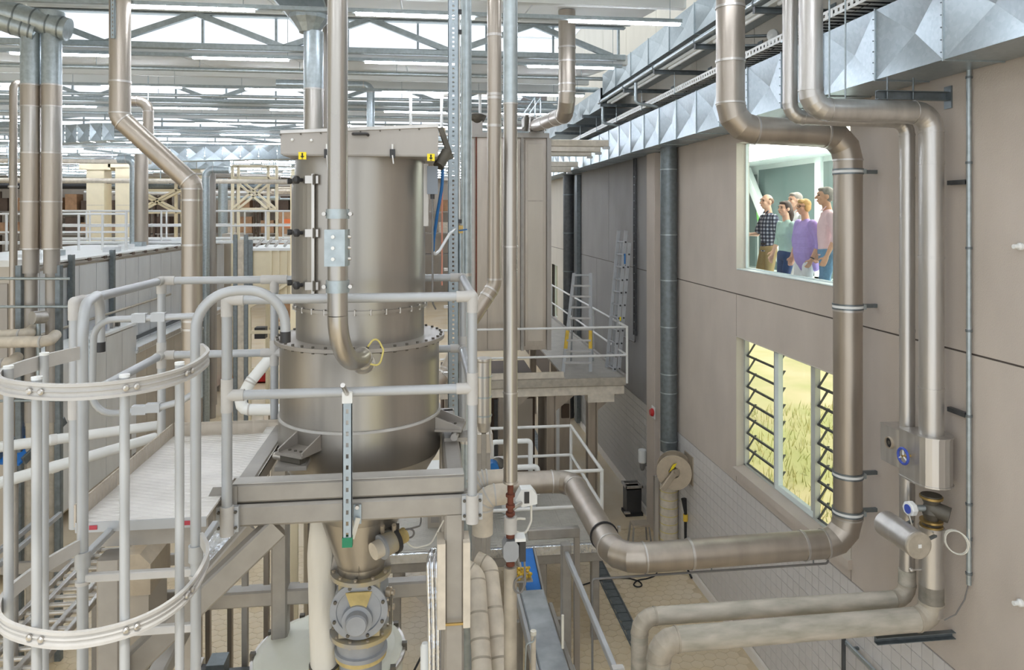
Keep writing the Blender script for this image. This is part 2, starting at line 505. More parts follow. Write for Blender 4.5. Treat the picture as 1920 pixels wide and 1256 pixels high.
hx = MB().prism([(hr * math.sin(PI / 3 * k), hr * math.cos(PI / 3 * k), 0.001) for k in range(6)], (0, 0, .005))
hexsrc = None; rest = MB()
for h in hexes:
    if h in near:
        if hexsrc is None: hexsrc = local_part(hx, 'floor_tile', 'floor_tile', floor, (h[0], h[1], 0))
        else: inst(hexsrc, (h[0], h[1], 0), floor)
    else: rest.prism([(h[0] + hr * math.sin(PI / 3 * k), h[1] + hr * math.cos(PI / 3 * k), 0.001) for k in range(6)], (0, 0, .005))
rest.build('floor_tiling', 'floor_tile', floor, kind='stuff')

# ---- right-hand wall
wall = grid_holes(MB(), WX + .012, WX + .2, -4, 57, 0, 12.2, [LW, UW, FW]).build('wall_right', 'concrete_shadow_gap', kind='structure')
def slab(y0, y1, z0, z1, m='concrete', holes=()):
    g = .009
    grid_holes(MB(), WX, WX + .05, y0 + g, y1 - g, z0 + g, z1 - g, list(holes)).build('concrete_panel', m, wall)
JT, TT = 5.187, 2.325
slab(-4, 3.6, JT, 8.6); slab(3.6, 13.94, JT, 8.6, holes=[UW])
slab(-4, 7.45, TT, JT); slab(7.45, 10.4, 4.55 - .009, JT); slab(7.45, 10.4, TT, 2.56 + .009); slab(10.4, 12.95, TT, JT); slab(12.95, 14.2, TT, JT)
slab(14.2, 19.3, TT, JT, 'concrete_shade_grey'); slab(19.3, 22.4, TT, JT, 'concrete_shade_grey'); slab(13.94, 18.0, JT, 8.6, 'concrete_shade_grey'); slab(18.0, 22.4, JT, 8.6, 'concrete_shade_grey')
slab(22.4, 30, TT, JT, 'concrete_pale', [FW]); slab(22.4, 30, JT, 8.6, 'concrete_pale'); slab(30, 57, TT, 8.6, 'concrete_pale')
for k in range(12): slab(1 + 2.2 * k, 3.2 + 2.2 * k, 8.6, 12.2, 'concrete_pale')  # upper panels: light from the glazed strip above painted in as paler concrete
# pilaster
MB().beam((WX - .055, 14.2, 0.0), (WX - .055, 14.2, 7.63), .13, .52, up=(0, 1, 0), ch=.06).build('trim_4', 'concrete', kind='structure')
# tiles
MB().box((WX + .004, 3, 0), (WX + .012, 22.4, TT)).build('grout_bed', 'grout', wall)
tw = .15; tiles = []
nrow = 14; th = (TT - .16) / nrow
y = 4.2
while y < 22.3:
    for k in range(nrow):
        tiles.append((y + tw / 2, .16 + th * (k + .5)))
    y += tw
def tv(t):
    p = (WX, t[0], t[1]); d = p[0] * ST + p[1] * CT
    u = 960 + F * (p[0] * CT - p[1] * ST) / d; v = 401 - F * (p[2] - HC) / d
    return 0 < u < 1920 and v < 1256 and not (1125 < v - (u - 1440) * -.07 < 1215)
vt = sorted([t for t in tiles if tv(t)], key=lambda t: t[0]); nt_ = set(vt[:296])
tb = MB().box((-.006, -tw / 2 + .003, -th / 2 + .003), (.006, tw / 2 - .003, th / 2 - .003))
ts = None; rest = MB()
for t in tiles:
    if t in nt_:
        if ts is None: ts = local_part(tb, 'tile', 'wall_tile', wall, (WX, t[0], t[1]))
        else: inst(ts, (WX, t[0], t[1]), wall)
    elif t[0] < 14.4: rest.box((WX - .006, t[0] - tw / 2 + .003, t[1] - th / 2 + .003), (WX + .006, t[0] + tw / 2 - .003, t[1] + th / 2 - .003))
rest.build('tiling', 'wall_tile', wall, kind='stuff')
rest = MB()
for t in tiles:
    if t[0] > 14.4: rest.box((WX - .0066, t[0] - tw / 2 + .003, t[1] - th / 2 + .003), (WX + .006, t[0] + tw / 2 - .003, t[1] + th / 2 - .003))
rest.build('shade_grey_tiling', 'wall_tile_shade_grey', wall, kind='stuff')
bb = MB()
bb.prism([(WX, 3, 0), (WX - .045, 3, 0), (WX - .03, 3, .12), (WX - .012, 3, .15), (WX, 3, .15)], (0, 10.9, 0))
bb.build('baseboard_right', 'baseboard', kind='structure')
MB().prism([(WX, 14.5, 0), (WX - .045, 14.5, 0), (WX - .03, 14.5, .12), (WX - .012, 14.5, .15), (WX, 14.5, .15)], (0, 7.9, 0)).build('baseboard_right_2', 'baseboard', kind='structure')

MB().box((-34, 57, 0), (WX + .2, 57.2, 10.2)).build('wall_back', 'panel_beige', kind='structure')
MB().box((-34.2, -4, 0), (-34, 57, 10.2)).build('wall_left', 'white_paint', kind='structure')

# ---- sawtooth roof: low gutter under each north light, ceiling rising away to the next one
Z1, Z2 = HC + 2.62, HC + 3.22
BAY = [12 + 5.7 * k for k in range(-2, 8)]
XL, XR = -34.0, 3.46
ceil = thing('ceiling', 'white sawtooth roof of sloping panels above the hall', None, (0, 12, Z1), kind='structure')
del ceil['label']
for k, Y in enumerate(BAY):
    step = 1.9 if k < 4 else 5.7
    x = XR
    while x > XL + .1:
        x0 = max(XL, x - step)
        MB().prism([(x0 + .012, Y + .06, Z1 - .02), (x - .012, Y + .06, Z1 - .02), (x - .012, Y + 5.62, Z2), (x0 + .012, Y + 5.62, Z2)], (0, 0, .12)).build('roof_panel', 'roof_white', ceil)
        x = x0
    MB().box((XL, Y - .02, Z1 - .06), (XR, Y + .12, Z1 + .1)).build('gutter_beam', 'roof_white', ceil)
    MB().box((XL, Y + 5.5, Z2 - (.04 if Y < 11 else .27)), (XR, Y + 5.56, Z2 + .14)).build('ridge_beam', 'roof_white', ceil)
    MB().box((XL, Y + 2.9, Z1 + .12), (XR, Y + 3.02, Z1 + .25)).build('purlin', 'roof_white', ceil)
for k, Y in enumerate(BAY[2:]):
    w = thing('window_%d' % (k + 10), None, None, (0, Y, Z1), kind='structure')
    pw = 1.14 if k < 3 else 3.8
    x = XR - .15
    src = msrc = None
    while x > max(XL, -8.5 - 5.5 * k):
        c = (x - pw / 2, Y + .03, (Z1 + Z2) / 2 + .04)
        if src is None:
            src = local_part(MB().bx((0, 0, 0), pw - .03, .012, Z2 - Z1 - .12), 'pane', 'skylight_glass', w, c)
            msrc = local_part(MB().bx((0, 0, 0), .035, .06, Z2 - Z1 - .08), 'mullion', 'galv_steel', w, (x, Y + .03, c[2]))
        else:
            inst(src, c, w); inst(msrc, (x, Y + .03, c[2]), w)
        x -= pw
# raised glazed strip over the services along the right-hand wall
w = thing('window_20', None, None, (4.1, 20, HC + 5.6), kind='structure')
for k in range(-3, 18):
    MB().box((XR - 1.2, 1.5 + 3 * k, HC + 5.6), (WX, 4.46 + 3 * k, HC + 5.615)).build('pane', 'frosted_pane', w)
    MB().box((XR - 1.2, 4.46 + 3 * k, HC + 5.56), (WX, 4.5 + 3 * k, HC + 5.64)).build('glazing_bar', 'roof_white', w)
# trusses in the plane of each north light
for k, Y in enumerate(BAY[2:8]):
    xl = max(XL, -8.6 - 5.0 * k)
    t = thing('roof_truss', 'grey steel roof truss with diagonal struts along a skylight band', 'truss', (0, Y - .12, Z1), 'roof trusses along the skylights')
    MB().channel((xl, Y - .12, Z2 + .0), (XR - .08, Y - .12, Z2 + .0), .12, .16, .02, up=(0, 0, 1)).build('top_chord', 'galv_steel', t)
    MB().beam((xl, Y - .12, Z1 + .03), (XR - .08, Y - .12, Z1 + .03), .1, .10, up=(0, 0, 1)).build('bottom_chord', 'galv_steel', t)
    x = XR - .3; s = 0
    sp_ = 1.35 if k < 2 else 4.05
    while x > xl + sp_:
        a, b = ((Z1 + .05, Z2 - .05) if s % 2 == 0 else (Z2 - .05, Z1 + .05))
        MB().channel((x, Y - .12, a), (x - sp_, Y - .12, b), .07, .09, .012).build('diagonal_strut', 'galv_steel', t)
        x -= sp_; s += 1
# services under the gutters: thin straight conduits across the hall
for k, Y in enumerate((13.1, 16.0, 19.0, 24.5)):
    z = HC + 2.52
    p = thing('overhead_conduit', 'thin galvanised conduit running straight across under the sloping roof', 'conduit', (0, Y, z), 'conduits under the roof')
    MB().tube([(max(-30, -9 - 3 * k), Y, z), (3.3, Y, z)], .035, 10).build('tube', 'galv_steel', p)
    for j in range(8):
        x = 2.9 - j * 1.7
        MB().cyl((x, Y, z), (x, Y, roof_z(Y)), .006, 6).build('hanger_rod', 'galv_steel', p)
# light lines
for k in range(-3, 15):
    Y = 9.1 + 2.88 * k; z = HC + 2.5
    xl = -6.2 - 1.95 * max(0, k)
    if xl < -32: xl = -32
    t = thing('light_line', 'slim grey ceiling rail with glowing white tube lights', 'light', (0, Y, z), 'tube light lines under the roof')
    MB().channel((xl, Y, z + .03), (3.36, Y, z + .03), .07, .05, .008, up=(0, 0, 1)).build('rail', 'galv_steel', t)
    MB().bx(((xl + 3.36) / 2, Y, z + .035), 3.36 - xl, .05, .04).build('rail_body', 'galv_steel', t)
    src = None; x = 3.34 - (0 if k % 2 == 0 else .12)
    per = 2.7
    while x > xl + 1.5:
        c = (x - .75, Y, z - .006)
        if src is None: src = local_part(MB().bx((0, 0, 0), 1.48, .06, .036), 'light_tube', 'lamp_white', t, c)
        else: inst(src, c, t)
        x -= per if k < 6 else per * .75
    for j in range(int((3.3 - xl) / 2.7)):
        MB().cyl((3.2 - j * 2.7, Y, z + .05), (3.2 - j * 2.7, Y, roof_z(Y)), .005, 5).build('hanger_rod', 'galv_steel', t)

# ---- louvred window in the right-hand wall
def louvre_window(n, y0, y1, z0, z1, full=True):
    w = thing('window_%d' % n, None, None, (WX + .1, (y0 + y1) / 2, z0), kind='structure')
    xg = WX + .14
    fr = MB()
    t = .06
    fr.box((xg - .03, y0, z0), (xg + .03, y1, z0 + t)); fr.box((xg - .03, y0, z1 - t), (xg + .03, y1, z1))
    fr.box((xg - .03, y0, z0), (xg + .03, y0 + t, z1)); fr.box((xg - .03, y1 - t, z0), (xg + .03, y1, z1))
    fr.build('window_frame', 'window_frame', w)
    # concrete sill and reveal
    MB().prism([(WX - .05, y0 - .02, z0 - .10), (WX - .05, y0 - .02, z0 + .0), (WX + .11, y0 - .02, z0 + .035), (WX + .11, y0 - .02, z0 - .10)], (0, y1 - y0 + .04, 0)).build('window_sill', 'concrete', w)
    if not full:
        MB().box((xg - .004, y0 + t, z0 + t), (xg + .004, y1 - t, z1 - t)).build('pane', 'clear_glass', w)
        return
    # three bays (from far to near): louvres, clear pane, louvres
    edges = [y1 - t, y1 - 1.02, y1 - 1.98, y0 + t]
    for e in edges[1:3]: MB().box((xg - .035, e - .05, z0 + t), (xg + .035, e + .05, z1 - t)).build('mullion', 'window_frame', w)
    MB().box((xg - .045, edges[1] - .10, z0 + t), (xg + .02, edges[1] - .0, z1 - t)).build('mullion', 'window_white', w)
    MB().box((xg - .045, edges[2], z0 + t), (xg + .02, edges[1] - .1, z0 + t + .07)).build('sash_rail', 'window_white', w)
    MB().box((xg - .004, edges[2] + .05, z0 + t), (xg + .004, edges[1] - .05, z1 - t)).build('pane', 'clear_glass', w)
    for ya, yb in ((edges[1] + .05, edges[0]), (edges[3], edges[2] - .05)):
        nb = 8; h = (z1 - z0 - 2 * t) / nb
        for k in range(nb):
            zc = z0 + t + h * (k + .5)
            pn = MB().prism([(xg + .015, ya, zc - h / 2 + .01), (xg + .025, ya, zc - h / 2 + .01), (xg + .145, ya, zc + h * .32), (xg + .135, ya, zc + h * .32)], (0, yb - ya, 0)).build('louvre_blade', 'clear_glass', w)
            MB().box((xg - .005, ya, zc - h / 2 - .012), (xg + .025, yb, zc - h / 2 + .012)).build('louvre_rail', 'dark_steel', pn)
            for yy in (ya + .01, yb - .02):
                MB().prism([(xg + .0, yy, zc - h / 2 + .012), (xg + .025, yy, zc - h / 2 + .012), (xg + .15, yy, zc + h * .34), (xg + .12, yy, zc + h * .36)], (0, .012, 0)).build('louvre_arm', 'dark_steel', pn)
for (ya, yb, za, zb) in (LW, UW):
    r_ = thing('trim_%d' % (2 if za < 5 else 3), None, None, (WX, (ya + yb) / 2, za), kind='structure')
    MB().box((WX - .004, yb - .012, za), (WX + .2, yb + .0, zb)).build('reveal', 'concrete_pale', r_)
    MB().box((WX - .004, ya, za), (WX + .2, ya + .012, zb)).build('reveal', 'concrete_pale', r_)
    MB().box((WX - .004, ya, zb - .012), (WX + .2, yb, zb)).build('reveal', 'concrete_pale', r_)
louvre_window(1, *LW)
louvre_window(3, *FW, full=False)

# ---- gallery window and the visitors' gallery behind it
w = thing('window_2', None, None, (WX + .1, 8.9, UW[2]), kind='structure')
xg = WX + .16
y0, y1, z0, z1 = UW
fr = MB(); t = .03
fr.box((xg - .02, y0, z0), (xg + .02, y1, z0 + t)).box((xg - .02, y0, z1 - t), (xg + .02, y1, z1)).box((xg - .02, y0, z0), (xg + .02, y0 + t, z1)).box((xg - .02, y1 - t, z0), (xg + .02, y1, z1))
fr.build('window_frame', 'window_white', w)
MB().box((xg - .005, y0 + t, z0 + t), (xg + .005, y1 - t, z1 - t)).build('pane', 'clear_glass', w)
MB().box((WX - .0, y0, z0 - .004), (xg - .02, y1, z0 + .012)).build('window_sill', 'window_white', w)
GF, GX = 4.94, 8.4
MB().box((WX + .2, 4, GF - .25), (GX + .2, 24, GF)).build('floor_gallery', 'gallery_white', kind='structure')
MB().box((WX + .2, 4, 7.62), (GX + .2, 24, 7.8)).build('ceiling_gallery', 'gallery_white', kind='structure')
MB().box((GX, 4, GF), (GX + .2, 24, 7.62)).build('wall_gallery', 'gallery_white', kind='structure')
MB().box((WX + .2, 23.8, GF), (GX, 24, 7.62)).build('wall_gallery_end', 'gallery_white', kind='structure')
MB().box((WX + .2, 4, GF), (GX, 4.1, 7.62)).build('wall_gallery_front', 'gallery_white', kind='structure')
gp = thing('glazed_panel', 'dark green glazed panel on the gallery back wall behind the visitors', 'panel', (GX - .04, 15.8, GF))
MB().box((GX - .06, 14.5, GF + .12), (GX - .005, 17.15, 7.5)).build('dark_pane', 'gallery_green', gp)
MB().box((GX - .09, 14.28, GF), (GX - .005, 14.5, 7.62)).build('panel_frame', 'gallery_white', gp)
MB().box((GX - .09, 14.28, GF), (GX - .005, 17.3, GF + .12)).build('panel_frame', 'gallery_white', gp)
gp2 = thing('glazed_panel', 'narrow dark green glazed panel beside a white gallery column', 'panel', (GX - .04, 13.9, GF))
MB().box((GX - .06, 13.5, GF + .12), (GX - .005, 14.2, 7.5)).build('dark_pane', 'gallery_green', gp2)
gp3 = thing('glazed_panel', 'slim dark green glazed strip by the sloping white gallery brace', 'panel', (GX - .04, 18, GF))
MB().box((GX - .06, 17.35, GF + .12), (GX - .005, 18.0, 7.4)).build('dark_pane', 'gallery_green', gp3)
br = thing('gallery_brace', 'white sloping steel brace in front of the dark gallery panel', 'brace', (GX - .2, 15.9, GF))
MB().beam((GX - .22, 17.5, 7.5), (GX - .22, 15.4, 5.03), .16, .26).build('brace_beam', 'gallery_white', br)
MB().beam((GX - .32, 17.42, 7.5), (GX - .32, 15.3, 5.0), .03, .10).build('brace_edge', 'window_white', br)
gl = thing('gallery_light', 'long glowing panel light in the white gallery ceiling', 'light', (6.6, 12, 7.6))
MB().box((5.9, 8.2, 7.58), (7.3, 16.5, 7.618)).build('diffuser', 'gallery_lamp', gl)
gt = thing('gallery_poster', 'pale green leaf-shaped sticker on the gallery panel behind the brace', 'sticker', (GX - .07, 17.2, 6.3))
MB().prism([(GX - .07, 17.0 + .26 * math.cos(a), 6.42 + .34 * math.sin(a)) for a in [2 * PI * i / 14 for i in range(14)]], (.008, 0, 0)).build('leaf_shape', 'leaf_green' if 'leaf_green' in MATS else mat('leaf_green', (150, 226, 132), 0, .6, .05, 4).name, gt)
# lawn outside
mat('lawn', (224, 206, 160), 0, .95, .2, .35, rgb2=(186, 186, 122), detail=9)
MB().box((WX + .25, -40, -.5), (70, 90, -.2)).build('ground', 'lawn', kind='structure')
mat('grass_blade', (158, 170, 98), 0, .8, .2, 3, rgb2=(216, 202, 148))
gr = MB()
for i in range(3000):
    x = random.uniform(7.5, 16.5); y = random.uniform(11.5, 23)
    h = random.uniform(.12, .4); a = random.uniform(0, PI); l = Vector((random.uniform(-.12, .12), random.uniform(-.12, .12), 0))
    s = Vector((math.cos(a), math.sin(a), 0)) * .012; b = Vector((x, y, -.2))
    gr.add([b - s, b + s, b + l + Vector((0, 0, h)), b + l * .5 + s + Vector((0, 0, h * .55))], [(0, 1, 3), (0, 3, 2)])
gr.build('lawn_grass', 'grass_blade', label='dry yellow-green grass growing outside the louvred window', cat='grass', kind='stuff')

# floor drain
d = thing('floor_drain', 'long dark slotted drain channel set in the beige tiled floor', 'drain', (3.14, 10, 0))
MB().box((3.03, 6, -.02), (3.25, 21, .004)).build('channel', 'dark_steel', d)
for sx in (3.035, 3.245): MB().box((sx - .012, 6, 0), (sx + .012, 21, .012)).build('edge_rail', 'galv_dark', d)
src = None
for k in range(60):
    c = (3.14, 7.0 + k * .24, .008)
    if src is None: src = local_part(MB().bx((0, 0, 0), .17, .225, .006), 'grating_plate', 'galv_dark', d, c)
    else: inst(src, c, d)

# ================================================================== services along the right-hand wall
# ---- galvanised air duct with cross-broken panels
DX, DZ0, DZ1 = 4.14, HC + 1.24, HC + 1.885
duct = thing('air_duct', 'long rectangular galvanised air duct with diamond-creased panels along the concrete wall', 'duct', (4.4, 12, DZ0))
L = .88
sh = MB()
hz = (DZ1 - DZ0)
c = Vector((.075, L / 2, hz / 2))
q = [Vector((0, .006, 0)), Vector((0, L - .006, 0)), Vector((0, L - .006, hz)), Vector((0, .006, hz))]
for i in range(4): sh.add([q[i], q[(i + 1) % 4], c], [(0, 1, 2)])
sh.add([(0, .006, 0), (0, L - .006, 0), (.54, L - .006, 0), (.54, .006, 0)], [(0, 1, 2, 3)])
sh.add([(0, .006, hz), (0, L - .006, hz), (.54, L - .006, hz), (.54, .006, hz)], [(0, 1, 2, 3)])
fl = MB().box((-.012, -.006, -.012), (.0, .006, hz + .012)).box((-.012, -.006, -.012), (.54, .006, 0)).box((-.012, -.006, hz), (.54, .006, hz + .012))
bolt = MB()
for k in range(6): bolt.cyl((-.012, .012, .06 + k * .1), (-.02, .012, .06 + k * .1), .006, 6)
s1 = s2 = s3 = None
for k in range(-3, 30):
    y = 5.30 + L * k
    if s1 is None:
        s1 = local_part(sh, 'duct_panel', 'galv_sheet', duct, (DX, y, DZ0)); s2 = local_part(fl, 'flange', 'galv_steel', duct, (DX, y, DZ0)); s3 = local_part(bolt, 'bolt_row', 'galv_dark', duct, (DX, y, DZ0))
    else:
        inst(s1, (DX, y, DZ0), duct); inst(s2, (DX, y, DZ0), duct)
        if k < 6: inst(s3, (DX, y, DZ0), duct)
# ---- upper duct
up = thing('supply_duct', 'large bright galvanised duct running high under the glazed roof edge', 'duct', (4.3, 9, HC + 2.66))
UX, UZ0, UZ1 = 3.96, HC + 2.66, HC + 3.12
hz2 = UZ1 - UZ0; L2 = 1.1; sh = MB()
q = [Vector((0, .006, 0)), Vector((0, L2 - .006, 0)), Vector((0, L2 - .006, hz2)), Vector((0, .006, hz2))]
c = Vector((.05, L2 / 2, hz2 / 2))
for i in range(4): sh.add([q[i], q[(i + 1) % 4], c], [(0, 1, 2)])
sh.add([(0, .006, 0), (0, L2 - .006, 0), (.73, L2 - .006, 0), (.73, .006, 0)], [(0, 1, 2, 3)]); sh.add([(0, .006, hz2), (0, L2 - .006, hz2), (.73, L2 - .006, hz2), (.73, .006, hz2)], [(0, 1, 2, 3)])
fl = MB().box((-.012, -.006, -.012), (.0, .006, hz2 + .012)).box((-.012, -.006, -.012), (.6, .006, 0))
s1 = s2 = None
for k in range(11):
    p = (UX, 3.6 + L2 * k, UZ0)
    if s1 is None: s1 = local_part(sh, 'duct_panel', 'galv_sheet', up, p); s2 = local_part(fl, 'flange', 'galv_steel', up, p)
    else: inst(s1, p, up); inst(s2, p, up)
MB().box((UX, 15.7, UZ0), (UX + .6, 15.72, UZ1)).build('end_plate', 'galv_sheet', up)
up2 = thing('supply_duct', 'smaller creased galvanised duct beyond the end of the large upper duct', 'duct', (4.3, 19, HC + 2.42))
s1 = None
for k in range(7):
    p = (UX, 15.9 + L2 * k, HC + 2.4)
    if s1 is None:
        o = inst(up.children[0], p, up2); o.name = 'duct_panel'; s1 = o
    else: inst(s1, p, up2)
# ---- cantilever arms, conduit on their tips, lamps between them
AZ = HC + 2.33
for k in range(-1, 8):
    y = 7.8 + 1.8 * k
    t = thing('cantilever_arm', 'dark grey steel cantilever arm reaching out from the wall under the ducts', 'bracket', (WX, y, AZ - .05), 'cantilever arms under the upper duct')
    MB().channel((3.74, y, AZ), (WX - .002, y, AZ), .05, .07, .008, up=(0, 0, 1)).build('arm', 'galv_dark', t)
    MB().bx((WX - .008, y, AZ), .014, .14, .2).build('wall_plate', 'galv_dark', t)
    MB().bx((3.737, y, AZ), .008, .06, .08).build('end_cap', 'dark_steel', t)
cd = thing('edge_conduit', 'long grey conduit tube lying on the tips of the cantilever arms', 'conduit', (3.72, 12, AZ + .04))
MB().tube([(3.75, 5.5, AZ + .075), (3.75, 15.2, AZ + .075)], .036, 14).build('tube', 'galv_steel', cd)
for k in range(5): MB().ring((3.75, 7.8 + 1.8 * k, AZ + .075), (0, 1, 0), .045, .03, .03, 14).build('pipe_clip', 'galv_dark', cd)
for k in range(5):
    y0 = 7.8 + 1.8 * k - 1.8
    t = thing('tube_lamp', 'white unlit tube lamp slung lengthwise beside the upper duct between cantilever arms', 'light', (3.9, y0 + .8, AZ - .02), 'tube lamps between the cantilever arms')
    MB().box((3.88, y0, AZ + .034), (3.97, y0 + 1.8, AZ + .08)).build('housing', 'white_paint', t)
    MB().tube([(3.925, y0 + .12, AZ + .015), (3.925, y0 + 1.58, AZ + .015)], .025, 12).build('lamp_tube', 'white_paint', t)
# ---- cable tray over the duct
tr = thing('cable_tray', 'white perforated cable tray filled with black cables above the creased duct', 'cable tray', (4.25, 12, HC + 1.97))
TZ = HC + 1.99
n_s = 0; src = None
for k in range(26):
    y = 4.0 + .7 * k
    m = MB()
    for (xa) in (4.09, 4.5):
        m.box((xa, y, TZ), (xa + .004, y + .69, TZ + .028)); m.box((xa, y, TZ + .062), (xa + .004, y + .69, TZ + .09))
        for j in range(8): m.box((xa, y + j * .0875, TZ + .028), (xa + .004, y + j * .0875 + .05, TZ + .062))
    for j in range(6): m.box((4.09, y + j * .115, TZ), (4.504, y + j * .115 + .05, TZ + .004))
    if src is None: src = local_part(MB(), 'x', 'white_paint', tr, (0, 0, 0)); bpy.data.objects.remove(src); src = m.build('tray_section', 'white_paint', tr)
    else:
        o = src.copy(); COL.objects.link(o); o.parent = tr; o.location = (0, .7 * k, 0)
for j in range(7):
    MB().tube([(4.13 + .055 * j + .012 * math.sin(k * 1.3 + j), 4 + k * .6, TZ + .028 + .012 * math.sin(k * 2.1 + j * 2)) for k in range(30)], .022, 8).build('cable', 'black_rubber', tr)
for k in range(8):
    y = 6.0 + 1.8 * k
    MB().cyl((4.085, y, TZ), (4.085, y, AZ), .006, 6).build('hanger_rod', 'galv_steel', tr)
    MB().bx((4.3, y, TZ - .012), .46, .04, .024).build('cross_rail', 'galv_steel', tr)
# small bent support tubes
for (px, py, Y) in ((1192, 172, 12.4), (1130, 205, 15.2)):
    p = aY(px, py, Y)
    t = thing('support_hook', 'grey bent steel hook hanging below a cantilever arm beside the cable tray', 'bracket', (p.x, Y, p.z - .4), 'bent hooks by the cable tray')
    MB().tube(fillet([(p.x, Y, AZ), (p.x, Y, AZ - .36), (p.x + .4, Y, AZ - .42)], .08, 5), .03, 12).build('hook_tube', 'galv_steel', t)
# ---- conduits climbing the far wall above the duct
for dx in (0, .16):
    t = thing('square_trunking', 'square galvanised trunking climbing the pale wall behind the light lines', 'conduit', (4.5, 16.5, 9.6), 'trunking on the pale upper wall')
    MB().tube([(3.6, 17.2 + dx, HC + 3.05), (4.2, 17.2 + dx, HC + 3.05), (4.4, 17.2 + dx, HC + 2.95), (4.4, 17.2 + dx, HC + 1.9)], .05, 8, True, True).build('trunking', 'galv_steel', t)

# ---- big pipe in front of the gallery window
PY = 7.0
bp = pipe_run('vent_pipe', 'wide brown-grey steel pipe dropping past both windows and turning along the floor side', [(3.1, PY, roof_z(PY)), (3.1, PY, HC + .87), (4.38, PY, HC + .82), (4.38, PY, HC - 3.42), (1.92, PY, HC - 3.46), (1.92, 9.25, HC - 3.5), (1.0, 9.25, HC - 3.5)],
              .142, 'steel_brown', R=.27, rings=[(0, .36), (0, .72), (2, .42), (3, .12), (3, .75)], elbow_n=3)
for i, y in enumerate((322, 574, 888, 958)):
    z = zAt(y, 4.38, PY)
    for dz in (-.022, .022): MB().ring((4.38, PY, z + dz), (0, 0, 1), .153, .13, .016, 28).build('clamp_band', 'galv_dark', bp)
    MB().ring((4.38, PY, z), (0, 0, 1), .149, .13, .028, 28).build('clamp_liner', 'white_paint', bp)
    MB().beam((4.52, PY, z), (WX, PY, z - .0), .04, .04).build('bracket_arm', 'galv_dark', bp)
    MB().bx((4.5, PY - .08, z), .05, .04, .05).build('clamp_bolt', 'galv_steel', bp)
MB().ring((1.92, 7.55, HC - 3.468), (0, 1, 0), .156, .13, .02, 28).build('clamp_band', 'black_rubber', bp)
MB().bx((1.92 + .165, 7.55, HC - 3.4), .03, .04, .05).build('clamp_bolt', 'steel_bright', bp)
# thin steel line slung under it
tl = thing('thin_line', 'thin grey steel line slung under the wide pipe and dropping to the floor', 'pipe', (1.66, PY, 0))
pz = HC - 3.64
MB().tube(fillet([(1.66, PY, .0), (1.66, PY, pz), (4.16, PY, pz + .01), (4.16, PY, pz + .14)], .03, 4), .011, 10).build('line', 'cable_grey', tl)
for x in (2.9, 4.0): MB().cyl((x, PY, pz), (x, PY, pz + .08), .006, 6).build('hanger', 'galv_dark', tl)
MB().bx((1.66, PY, 1.7), .04, .04, .03).build('clip', 'black_plastic', tl)

# ---- pair of insulated pipes with valves
Y1, Y2, XP = 5.89, 6.17, 4.48
pA = pipe_run('insulated_pipe', 'wider polished steel pipe of the pair with the rounded valve box', [(3.34, Y1, roof_z(Y1)), (3.34, Y1, HC + .91), (XP, Y1, HC + .90), (XP, Y1, HC - 2.06)], .1, 'steel_bright', R=.17, rings=[(2, .1), (2, .40), (2, .82)], elbow_n=5)
pipe_run('', '', [(XP, Y1, HC - 2.78), (XP, Y1, HC - 3.56)], .1, 'steel_bright', parent=pA, rings=[(0, .02)])
pipe_run('', '', [(XP, Y1, HC - 3.3), (XP, Y1, HC - 3.60), (1.97, Y1, HC - 3.62), (1.97, Y1, 0.0)], .1, 'mottled_pipe', R=.16, parent=pA, elbow_n=4, em='steel_dusty', ring_m='steel_dusty')
pB = pipe_run('insulated_pipe', 'narrower polished steel pipe of the pair with the valve box that has a round hole', [(3.30, Y2, roof_z(Y2)), (3.30, Y2, HC + .88), (XP - .03, Y2, HC + .86), (XP - .03, Y2, HC - 3.3)], .066, 'steel_bright', R=.13, rings=[(2, .1), (2, .45), (2, .70)], elbow_n=5)
pipe_run('', '', [(XP - .03, Y2, HC - 3.3), (XP - .03, Y2, HC - 3.57), (1.89, Y2, HC - 3.57), (1.89, Y2, 0.0)], .075, 'mottled_pipe', R=.14, parent=pB, elbow_n=4, em='steel_dusty', ring_m='steel_dusty')
def stadium(cx, y0, y1, r, n=10):
    return [(cx + r * math.cos(PI + PI * k / n), y0 + r - r * math.sin(PI * k / n)) for k in range(n + 1)] + [(cx + r, y1), (cx - r, y1)]
zb0, zb1 = zAt(918, XP, 5.7), zAt(828, XP, 5.7)
vb = MB().prism([(x, y, zb0) for x, y in stadium(XP, Y1 - .17, Y1 + .20, .165)], (0, 0, zb1 - zb0)).build('valve_box', 'steel_bright', pA)
MB().prism([(x, y, zb1) for x, y in stadium(XP, Y1 - .18, Y1 + .205, .172)], (0, 0, .012)).build('lid', 'steel_bright', vb)
MB().prism([(x, y, zb0 - .01) for x, y in stadium(XP, Y1 - .18, Y1 + .205, .172)], (0, 0, .012)).build('rim', 'steel_bright', vb)
hw = MB().tube([(XP - .235, Y1 + .05 + .068 * math.cos(a), zb0 + .22 + .068 * math.sin(a)) for a in [2 * PI * i / 20 for i in range(21)]], .012, 8, False).build('hand_wheel', mat('blue_wheel', (62, 84, 176), 0, .35, .04, 6).name, pA)
for k in range(3):
    a = PI / 2 + k * 2 * PI / 3
    MB().cyl((XP - .235, Y1 + .05, zb0 + .22), (XP - .235, Y1 + .05 + .066 * math.cos(a), zb0 + .22 + .066 * math.sin(a)), .007, 6).build('spoke', 'white_paint', hw)
MB().cyl((XP - .245, Y1 + .05, zb0 + .22), (XP - .15, Y1 + .05, zb0 + .22), .012, 10).build('spindle', 'brass', hw)
zc0, zc1 = zAt(885, XP - .03, 6.0), zAt(815, XP - .03, 6.0)
vb = MB().prism([(x, y, zc0) for x, y in stadium(XP - .05, Y2 - .10, Y2 + .20, .11)], (0, 0, zc1 - zc0)).build('valve_box', 'steel_bright', pB)
